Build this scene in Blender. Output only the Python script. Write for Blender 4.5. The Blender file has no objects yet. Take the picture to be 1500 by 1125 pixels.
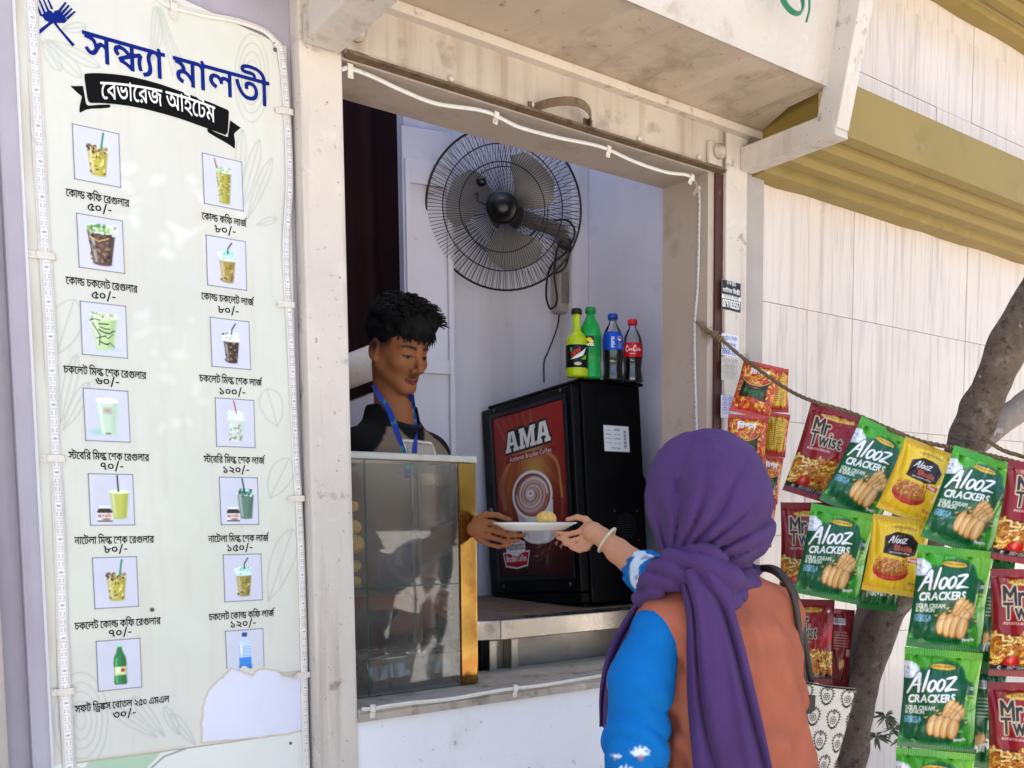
import bpy, bmesh, math, random
import numpy as np
from mathutils import Vector, Matrix, geometry

SC = bpy.context.scene
COL = SC.collection
random.seed(7)
PI = math.pi

# ------------------------------------------------------------------ camera
PPX, PPY, FPX = 917.0, 868.0, 1415.0          # principal point and focal length measured on the photograph
PITCH = math.atan((868 - 748) / FPX)
AZ = math.radians(39.3)
CAM = np.array([0.0, -2.17, 1.42])
cam_d = bpy.data.cameras.new('camera')
cam = bpy.data.objects.new('camera', cam_d)
COL.objects.link(cam)
cam_d.sensor_fit = 'HORIZONTAL'
cam_d.sensor_width = 36.0
cam_d.lens = FPX / 1500 * 36
cam_d.shift_x = -(PPX - 750) / 1500
cam_d.shift_y = (PPY - 562.5) / 1500
cam_d.clip_start = 0.05
cam_d.clip_end = 500
cam.location = CAM
cam.rotation_euler = (PI / 2 - PITCH, 0, -AZ)
SC.camera = cam

# ------------------------------------------------------------------ sky, sun, exposure
world = bpy.data.worlds.new('World')
SC.world = world
world.use_nodes = True
wn = world.node_tree.nodes
wl = world.node_tree.links
bg = wn['Background']
sky = wn.new('ShaderNodeTexSky')
sky.sky_type = 'NISHITA'
sky.sun_disc = False
SUN_EL, SUN_AZ = math.radians(64), math.radians(14)      # the sun stands behind the shops: the front is in open shade, the street is sunlit
sky.sun_elevation = SUN_EL
sky.sun_rotation = SUN_AZ
sky.air_density = 1.0
sky.dust_density = 4.0
sky.ozone_density = 1.0
wl.new(sky.outputs[0], bg.inputs[0])
bg.inputs[1].default_value = 0.15
sun_d = bpy.data.lights.new('sun', 'SUN')
sun_d.energy = 5.0
sun_d.angle = math.radians(0.6)
sun_d.color = (1.0, 0.965, 0.92)
sun = bpy.data.objects.new('sun', sun_d)
COL.objects.link(sun)
sdir = Vector((math.sin(SUN_AZ) * math.cos(SUN_EL), math.cos(SUN_AZ) * math.cos(SUN_EL), math.sin(SUN_EL)))
sun.rotation_euler = sdir.to_track_quat('Z', 'Y').to_euler()
SC.view_settings.view_transform = 'Standard'
SC.view_settings.look = 'None'
SC.view_settings.gamma = 1.0
SC.view_settings.exposure = 1.72
SC.cycles.max_bounces = 10
SC.cycles.transparent_max_bounces = 16

# ------------------------------------------------------------------ measuring the photograph
F0 = np.array([math.sin(AZ), math.cos(AZ), 0.0])
RT = np.array([math.cos(AZ), -math.sin(AZ), 0.0])
UZ = np.array([0, 0, 1.0])
FW = F0 * math.cos(PITCH) - UZ * math.sin(PITCH)
UP = UZ * math.cos(PITCH) + F0 * math.sin(PITCH)

def ray(x, y):
    return FW + (x - PPX) / FPX * RT - (y - PPY) / FPX * UP

def P(x, y, Y=0.0):                       # the place seen at a photo pixel on the plane y = Y
    d = ray(x, y)
    return CAM + d * ((Y - CAM[1]) / d[1])

def PX_(x, y, X):
    d = ray(x, y)
    return CAM + d * ((X - CAM[0]) / d[0])

def PZ(x, y, Z):
    d = ray(x, y)
    return CAM + d * ((Z - CAM[2]) / d[2])

def D(x, y, t):                           # the place seen at a photo pixel at distance t
    return CAM + ray(x, y) * t

# ------------------------------------------------------------------ colours and materials
def lin(c):
    return np.where(c <= 0.04045, c / 12.92, ((c + 0.055) / 1.055) ** 2.4)

def S(h):
    h = h.lstrip('#')
    return tuple(float(v) for v in lin(np.array([int(h[i:i + 2], 16) / 255 for i in (0, 2, 4)])))

def mat(name, col, rough=0.6, metal=0.0, var=0.12, vs=5.0, bump=0.0, bs=80.0, spots=None, streak=None,
        coat=0.0, trans=0.0, ior=1.45, alpha=1.0, sheen=0.0, attr=False, rvar=0.0, spec=None, aniso=None):
    m = bpy.data.materials.new(name)
    m.use_nodes = True
    nt = m.node_tree
    N, Lk = nt.nodes, nt.links
    b = N['Principled BSDF']
    tc = N.new('ShaderNodeTexCoord')
    src = tc.outputs['Object']
    if attr:
        a = N.new('ShaderNodeAttribute')
        a.attribute_name = 'Col'
        c = a.outputs['Color']
    else:
        if isinstance(col, str):
            col = S(col)
        r = N.new('ShaderNodeRGB')
        r.outputs[0].default_value = (*col, 1)
        c = r.outputs[0]

    def noise(scale, detail=4, stretch=None, rg=0.55):
        n = N.new('ShaderNodeTexNoise')
        n.inputs['Scale'].default_value = scale
        n.inputs['Detail'].default_value = detail
        n.inputs['Roughness'].default_value = rg
        s = src
        if stretch:
            mp = N.new('ShaderNodeMapping')
            mp.inputs['Scale'].default_value = stretch
            Lk.new(src, mp.inputs[0])
            s = mp.outputs[0]
        Lk.new(s, n.inputs['Vector'])
        return n.outputs['Fac']

    def ramp(f, lo, hi, v0=0.0, v1=1.0):
        mr = N.new('ShaderNodeMapRange')
        mr.inputs['From Min'].default_value = lo
        mr.inputs['From Max'].default_value = hi
        mr.inputs['To Min'].default_value = v0
        mr.inputs['To Max'].default_value = v1
        Lk.new(f, mr.inputs['Value'])
        return mr.outputs[0]

    def mix(f, a_, b_, mode='MIX'):
        mx = N.new('ShaderNodeMix')
        mx.data_type = 'RGBA'
        mx.blend_type = mode
        if isinstance(f, float):
            mx.inputs[0].default_value = f
        else:
            Lk.new(f, mx.inputs[0])
        for sock, v in ((6, a_), (7, b_)):
            if isinstance(v, tuple):
                mx.inputs[sock].default_value = (*v, 1)
            else:
                Lk.new(v, mx.inputs[sock])
        return mx.outputs[2]

    if var:
        f = ramp(noise(vs, 5), 0.3, 0.7)
        g = N.new('ShaderNodeMix')
        g.data_type = 'RGBA'
        Lk.new(f, g.inputs[0])
        g.inputs[6].default_value = (1 - var,) * 3 + (1,)
        g.inputs[7].default_value = (1 + var * 0.4,) * 3 + (1,)
        c = mix(1.0, c, g.outputs[2], 'MULTIPLY')
    if streak:                               # rain and rust runs that hang down the surface
        sc_, sx, lo, amt = streak
        c = mix(ramp(noise(1.0, 5, (sx, sx, sx * 0.06)), lo - .04, lo + 0.14, 0, amt), c, S(sc_) if isinstance(sc_, str) else sc_)
    for sp in (spots or []):                 # dirt, chips and stains
        sc_, scale, lo, wd, amt = sp
        c = mix(ramp(noise(scale, 6, None, 0.65), lo - .055, lo - .055 + wd, 0, amt), c, S(sc_))
    Lk.new(c, b.inputs['Base Color'])
    b.inputs['Metallic'].default_value = metal
    if rvar:
        Lk.new(ramp(noise(vs * 2.3, 5), 0.3, 0.7, max(0.02, rough - rvar), min(1, rough + rvar)), b.inputs['Roughness'])
    else:
        b.inputs['Roughness'].default_value = rough
    b.inputs['Coat Weight'].default_value = coat
    b.inputs['Coat Roughness'].default_value = 0.12
    b.inputs['Transmission Weight'].default_value = trans
    b.inputs['IOR'].default_value = ior
    b.inputs['Alpha'].default_value = alpha
    b.inputs['Sheen Weight'].default_value = sheen
    if spec is not None:
        b.inputs['Specular IOR Level'].default_value = spec
    if bump:
        bp = N.new('ShaderNodeBump')
        bp.inputs['Strength'].default_value = min(1.0, bump)
        bp.inputs['Distance'].default_value = 0.004 if bump <= 1 else 0.004 * bump
        Lk.new(noise(bs, 6, aniso), bp.inputs['Height'])
        Lk.new(bp.outputs[0], b.inputs['Normal'])
    return m

def glass_mat(name, tint, refl=0.10, rough=0.02, dirt_haze=0.12):
    """thin pane: mostly lets the view through, reflects by angle, with a diffuse film of dust, smears and painted-in haze"""
    m = bpy.data.materials.new(name)
    m.use_nodes = True
    nt = m.node_tree
    N, Lk = nt.nodes, nt.links
    N.remove(N['Principled BSDF'])
    out = N['Material Output']
    t = N.new('ShaderNodeBsdfTransparent')
    t.inputs[0].default_value = (*tint, 1)
    g = N.new('ShaderNodeBsdfGlossy')
    g.inputs['Roughness'].default_value = rough
    fr = N.new('ShaderNodeFresnel')
    fr.inputs[0].default_value = 1.38
    a = N.new('ShaderNodeMath')
    a.operation = 'ADD'
    a.inputs[1].default_value = refl - 0.04
    Lk.new(fr.outputs[0], a.inputs[0])
    m1 = N.new('ShaderNodeMixShader')
    Lk.new(a.outputs[0], m1.inputs[0])
    Lk.new(t.outputs[0], m1.inputs[1])
    Lk.new(g.outputs[0], m1.inputs[2])
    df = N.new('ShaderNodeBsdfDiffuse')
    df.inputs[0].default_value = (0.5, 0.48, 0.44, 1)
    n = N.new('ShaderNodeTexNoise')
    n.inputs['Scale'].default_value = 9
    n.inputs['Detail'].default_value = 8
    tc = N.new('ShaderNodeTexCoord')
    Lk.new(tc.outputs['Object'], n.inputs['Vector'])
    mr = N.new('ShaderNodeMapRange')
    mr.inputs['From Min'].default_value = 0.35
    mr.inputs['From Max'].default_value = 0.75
    mr.inputs['To Min'].default_value = dirt_haze * 0.35
    mr.inputs['To Max'].default_value = dirt_haze
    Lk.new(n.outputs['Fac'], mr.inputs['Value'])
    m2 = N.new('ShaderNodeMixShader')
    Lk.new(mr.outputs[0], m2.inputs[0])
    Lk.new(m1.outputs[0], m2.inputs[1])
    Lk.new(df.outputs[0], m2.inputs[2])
    Lk.new(m2.outputs[0], out.inputs[0])
    return m

# ------------------------------------------------------------------ things, parts and meshes
def thing(name, label, cat, loc=(0, 0, 0), group=None):
    o = bpy.data.objects.new(name, None)
    o.empty_display_size = 0.05
    COL.objects.link(o)
    o.location = Vector([float(v) for v in loc])
    o['label'] = label
    o['category'] = cat
    if group:
        o['group'] = group
    return o

def base_of(o):
    v = Vector((0, 0, 0))
    while o is not None:
        v += o.location
        o = o.parent
    return v

def tag(o, label, cat, group=None, kind=None):
    o['label'] = label
    o['category'] = cat
    if group:
        o['group'] = group
    if kind:
        o['kind'] = kind
    return o

def link_mesh(name, me, m, parent=None, label=None):
    o = bpy.data.objects.new(name, me)
    COL.objects.link(o)
    if m is not None:
        me.materials.append(m)
    if parent is not None:
        o.parent = parent
    if label:
        o['label'] = label
    return o

class MB:
    """collects solids; build() links them as one mesh object"""
    def __init__(self):
        self.v, self.f, self.sm = [], [], []

    def add(self, vs, fs, smooth=False):
        n = len(self.v)
        self.v += [tuple(float(c) for c in p) for p in vs]
        self.f += [tuple(i + n for i in f) for f in fs]
        self.sm += [smooth] * len(fs)
        return self

    def hexa(self, c8):                   # eight corners: bottom four, top four, same winding
        self.add(c8, [(0, 3, 2, 1), (4, 5, 6, 7), (0, 1, 5, 4), (1, 2, 6, 5), (2, 3, 7, 6), (3, 0, 4, 7)])
        return self

    def box(self, x0, x1, y0, y1, z0, z1, bev=0.0, M=None):
        bm = bmesh.new()
        bmesh.ops.create_cube(bm, size=1)
        for v in bm.verts:
            v.co = Vector((x0 + (v.co.x + .5) * (x1 - x0), y0 + (v.co.y + .5) * (y1 - y0), z0 + (v.co.z + .5) * (z1 - z0)))
        if bev:
            bmesh.ops.bevel(bm, geom=bm.edges[:], offset=bev, segments=2, profile=.6, affect='EDGES')
        self.addbm(bm, M)
        return self

    def addbm(self, bm, M=None, smooth=False):
        bm.verts.index_update()
        vs = [(M @ v.co if M else v.co) for v in bm.verts]
        self.add(vs, [[v.index for v in f.verts] for f in bm.faces], smooth)
        bm.free()

    def prism(self, poly, d, back=None):  # planar polygon of 3-D points swept along vector d
        n = len(poly)
        a = [np.array(p, float) for p in poly]
        b = [p + np.array(d, float) for p in a]
        self.add(a + b, [tuple(range(n - 1, -1, -1)), tuple(range(n, 2 * n))] +
                 [(i, (i + 1) % n, n + (i + 1) % n, n + i) for i in range(n)])
        return self

    def tube(self, pts, r, n=8, caps=True, flat=None):
        pts = [np.array(p, float) for p in pts]
        k = len(pts)
        rs = r if hasattr(r, '__len__') else [r] * k
        T = []
        for i in range(k):
            t = pts[min(i + 1, k - 1)] - pts[max(i - 1, 0)]
            T.append(t / (np.linalg.norm(t) + 1e-9))
        u = np.cross(T[0], [0, 0, 1.0])
        if np.linalg.norm(u) < 1e-3:
            u = np.cross(T[0], [0, 1.0, 0])
        u /= np.linalg.norm(u)
        vs = []
        for i in range(k):
            u = u - T[i] * (u @ T[i])
            u /= np.linalg.norm(u) + 1e-9
            w = np.cross(T[i], u)
            for j in range(n):
                a = 2 * PI * j / n
                vs.append(pts[i] + rs[i] * (u * math.cos(a) + w * math.sin(a)))
        fs = [(i * n + j, i * n + (j + 1) % n, (i + 1) * n + (j + 1) % n, (i + 1) * n + j)
              for i in range(k - 1) for j in range(n)]
        if caps:
            fs += [tuple(range(n - 1, -1, -1)), tuple((k - 1) * n + j for j in range(n))]
        self.add(vs, fs, True)
        return self

    def lathe(self, prof, org, n=24, axis=(0, 0, 1), sx=1.0):
        ax = Vector(axis).normalized()
        q = Vector((0, 0, 1)).rotation_difference(ax)
        vs = []
        for (r, z) in prof:
            for j in range(n):
                a = 2 * PI * j / n
                vs.append(Vector(org) + q @ Vector((r * math.cos(a), r * math.sin(a), z)))
        k = len(prof)
        fs = [(i * n + j, i * n + (j + 1) % n, (i + 1) * n + (j + 1) % n, (i + 1) * n + j)
              for i in range(k - 1) for j in range(n)]
        fs += [tuple(range(n - 1, -1, -1)), tuple((k - 1) * n + j for j in range(n))]
        self.add(vs, fs, True)
        return self

    def torus(self, c, R, r, axis=(0, 0, 1), n=48, k=6, a0=0, a1=2 * PI):
        q = Vector((0, 0, 1)).rotation_difference(Vector(axis).normalized())
        full = abs(a1 - a0 - 2 * PI) < 1e-6
        m = n if full else n + 1
        vs, fs = [], []
        for i in range(m):
            a = a0 + (a1 - a0) * i / n
            for j in range(k):
                b = 2 * PI * j / k
                p = Vector(((R + r * math.cos(b)) * math.cos(a), (R + r * math.cos(b)) * math.sin(a), r * math.sin(b)))
                vs.append(Vector(c) + q @ p)
        for i in range(n):
            i2 = (i + 1) % m
            for j in range(k):
                fs.append((i * k + j, i2 * k + j, i2 * k + (j + 1) % k, i * k + (j + 1) % k))
        self.add(vs, fs, True)
        return self

    def ball(self, c, r, seg=16, M=None, sc=(1, 1, 1)):
        bm = bmesh.new()
        bmesh.ops.create_uvsphere(bm, u_segments=seg, v_segments=max(6, seg * 2 // 3), radius=r)
        for v in bm.verts:
            v.co = Vector((v.co.x * sc[0], v.co.y * sc[1], v.co.z * sc[2]))
            if M:
                v.co = M @ v.co
            v.co += Vector([float(a) for a in c])
        self.addbm(bm, None, True)
        return self

    def build(self, name, m, parent=None, label=None, bevel=0.0):
        b = base_of(parent)
        me = bpy.data.meshes.new(name)
        me.from_pydata([(x - b.x, y - b.y, z - b.z) for x, y, z in self.v], [], self.f)
        me.polygons.foreach_set('use_smooth', self.sm)
        if bevel:
            bm = bmesh.new()
            bm.from_mesh(me)
            bmesh.ops.remove_doubles(bm, verts=bm.verts, dist=1e-6)
            bmesh.ops.recalc_face_normals(bm, faces=bm.faces)
            es = [e for e in bm.edges if len(e.link_faces) == 2 and e.calc_face_angle(0) > 0.5]
            bmesh.ops.bevel(bm, geom=es, offset=bevel, segments=2, profile=.6, affect='EDGES')
            bm.to_mesh(me)
            bm.free()
        else:
            bm = bmesh.new()
            bm.from_mesh(me)
            bmesh.ops.recalc_face_normals(bm, faces=bm.faces)
            bm.to_mesh(me)
            bm.free()
        me.update()
        return link_mesh(name, me, m, parent, label)

def np_mesh(name, V, F, m, parent=None, col=None, smooth=True, label=None):
    """mesh straight from arrays, with an optional colour per vertex"""
    b = base_of(parent)
    V = np.asarray(V, np.float32) - np.array([b.x, b.y, b.z], np.float32)
    F = np.asarray(F, np.int32)
    me = bpy.data.meshes.new(name)
    k = F.shape[1]
    me.vertices.add(len(V))
    me.vertices.foreach_set('co', V.ravel())
    me.loops.add(F.size)
    me.loops.foreach_set('vertex_index', F.ravel())
    me.polygons.add(len(F))
    me.polygons.foreach_set('loop_start', np.arange(0, F.size, k, dtype=np.int32))
    me.polygons.foreach_set('loop_total', np.full(len(F), k, np.int32))
    me.polygons.foreach_set('use_smooth', np.full(len(F), smooth))
    me.update(calc_edges=True)
    me.validate()
    if col is not None:
        ca = me.color_attributes.new('Col', 'FLOAT_COLOR', 'POINT')
        c4 = np.ones((len(V), 4), np.float32)
        c4[:, :3] = col
        ca.data.foreach_set('color', c4.ravel())
    return link_mesh(name, me, m, parent, label)

def grid_faces(nu, nv):
    i, j = np.meshgrid(np.arange(nu - 1), np.arange(nv - 1))
    a = (j * nu + i).ravel()
    return np.stack([a, a + 1, a + nu + 1, a + nu], 1)

def copy_thing(o, loc, rot=None, label=None, group=None, scale=None):
    r = o.copy()
    COL.objects.link(r)
    r.location = Vector([float(v) for v in loc])
    if rot is not None:
        r.rotation_euler = rot
    if scale is not None:
        r.scale = scale
    if label:
        r['label'] = label
    if group:
        r['group'] = group
    for ch in list(o.children):
        c = ch.copy()
        COL.objects.link(c)
        c.parent = r
        for g in list(ch.children):
            d = g.copy()
            COL.objects.link(d)
            d.parent = c
    return r

# ------------------------------------------------------------------ value noise and smooth distance fields
def vnoise(x, y, z, scale=1.0, seed=1):
    rs = np.random.RandomState(seed)
    L = rs.rand(32, 32, 32).astype(np.float32)
    x, y, z = [np.asarray(a, np.float32) * scale + 100 for a in (x, y, z)]
    xi, yi, zi = [np.floor(a).astype(int) for a in (x, y, z)]
    fx, fy, fz = x - xi, y - yi, z - zi
    fx, fy, fz = [a * a * (3 - 2 * a) for a in (fx, fy, fz)]
    g = lambda a, b, c: L[(xi + a) & 31, (yi + b) & 31, (zi + c) & 31]
    return ((g(0, 0, 0) * (1 - fx) + g(1, 0, 0) * fx) * (1 - fy) + (g(0, 1, 0) * (1 - fx) + g(1, 1, 0) * fx) * fy) * (1 - fz) + \
           ((g(0, 0, 1) * (1 - fx) + g(1, 0, 1) * fx) * (1 - fy) + (g(0, 1, 1) * (1 - fx) + g(1, 1, 1) * fx) * fy) * fz

def smin(a, b, k):
    h = np.clip(0.5 + 0.5 * (b - a) / k, 0, 1)
    return b * (1 - h) + a * h - k * h * (1 - h)

def smax(a, b, k):
    return -smin(-a, -b, k)

def d_ell(X, c, r, R=None):
    p = [X[i] - c[i] for i in range(3)]
    if R is not None:
        p = [R[0][i] * p[0] + R[1][i] * p[1] + R[2][i] * p[2] for i in range(3)]
    k0 = np.sqrt(sum((p[i] / r[i]) ** 2 for i in range(3)))
    k1 = np.sqrt(sum((p[i] / r[i] ** 2) ** 2 for i in range(3))) + 1e-9
    return k0 * (k0 - 1) / k1

def d_cap(X, a, b, ra, rb=None):
    rb = ra if rb is None else rb
    a, b = np.array(a, float), np.array(b, float)
    ab = b - a
    t = np.clip(sum((X[i] - a[i]) * ab[i] for i in range(3)) / (ab @ ab + 1e-12), 0, 1)
    return np.sqrt(sum((X[i] - a[i] - t * ab[i]) ** 2 for i in range(3))) - (ra + (rb - ra) * t)

def d_chain(X, pts, rs, k=0.006):
    d = None
    for i in range(len(pts) - 1):
        e = d_cap(X, pts[i], pts[i + 1], rs[i], rs[i + 1])
        d = e if d is None else smin(d, e, k)
    return d

def surfnet(fn, lo, hi, h):
    """surface nets: the zero level of a distance field as a quad mesh"""
    lo, hi = np.array(lo, float), np.array(hi, float)
    n = np.ceil((hi - lo) / h).astype(int) + 1
    ax = [lo[i] + h * np.arange(n[i]) for i in range(3)]
    X = np.meshgrid(*ax, indexing='ij')
    X = [a.astype(np.float32) for a in X]
    d = fn(X).astype(np.float32)
    ins = d < 0
    cs = n - 1
    cnt = np.zeros(cs, np.int16)
    acc = [np.zeros(cs, np.float32) for _ in range(3)]
    sl = lambda o: tuple(slice(o[i], o[i] + cs[i]) for i in range(3))
    corners = [(i, j, k) for i in (0, 1) for j in (0, 1) for k in (0, 1)]
    for c in corners:
        for axn in range(3):
            if c[axn]:
                continue
            e = list(c)
            e[axn] = 1
            a, b = d[sl(c)], d[sl(e)]
            m = (a < 0) != (b < 0)
            t = np.where(m, a / np.where(m, a - b, 1), 0)
            for q in range(3):
                acc[q] += np.where(m, c[q] + (t if q == axn else 0), 0)
            cnt += m
    act = cnt > 0
    idx = np.full(cs, -1, np.int64)
    I = np.argwhere(act)
    idx[act] = np.arange(len(I))
    V = np.stack([(I[:, q] + acc[q][act] / cnt[act]) * h + lo[q] for q in range(3)], 1)
    Fs = []
    for axn in range(3):
        u, v = (axn + 1) % 3, (axn + 2) % 3
        s0 = [slice(1, -1)] * 3
        s0[axn] = slice(0, -1)
        s1 = list(s0)
        s1[axn] = slice(1, None)
        m = ins[tuple(s0)] != ins[tuple(s1)]
        Q = np.argwhere(m)
        inside_first = ins[tuple(s0)][m]
        off = np.ones(3, int)
        off[axn] = 0
        Q = Q + off
        def cell(du, dv):
            w = Q.copy()
            w[:, u] -= du
            w[:, v] -= dv
            return idx[w[:, 0], w[:, 1], w[:, 2]]
        f = np.stack([cell(1, 1), cell(0, 1), cell(0, 0), cell(1, 0)], 1)
        f[~inside_first] = f[~inside_first][:, ::-1]
        Fs.append(f)
    return V, np.concatenate(Fs)

def sdf_obj(name, fn, lo, hi, h, m, parent, colfn=None, label=None):
    V, Fc = surfnet(fn, lo, hi, h)
    col = None
    if colfn is not None:
        col = colfn(V)
    return np_mesh(name, V, Fc, m, parent, col, True, label)

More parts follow.
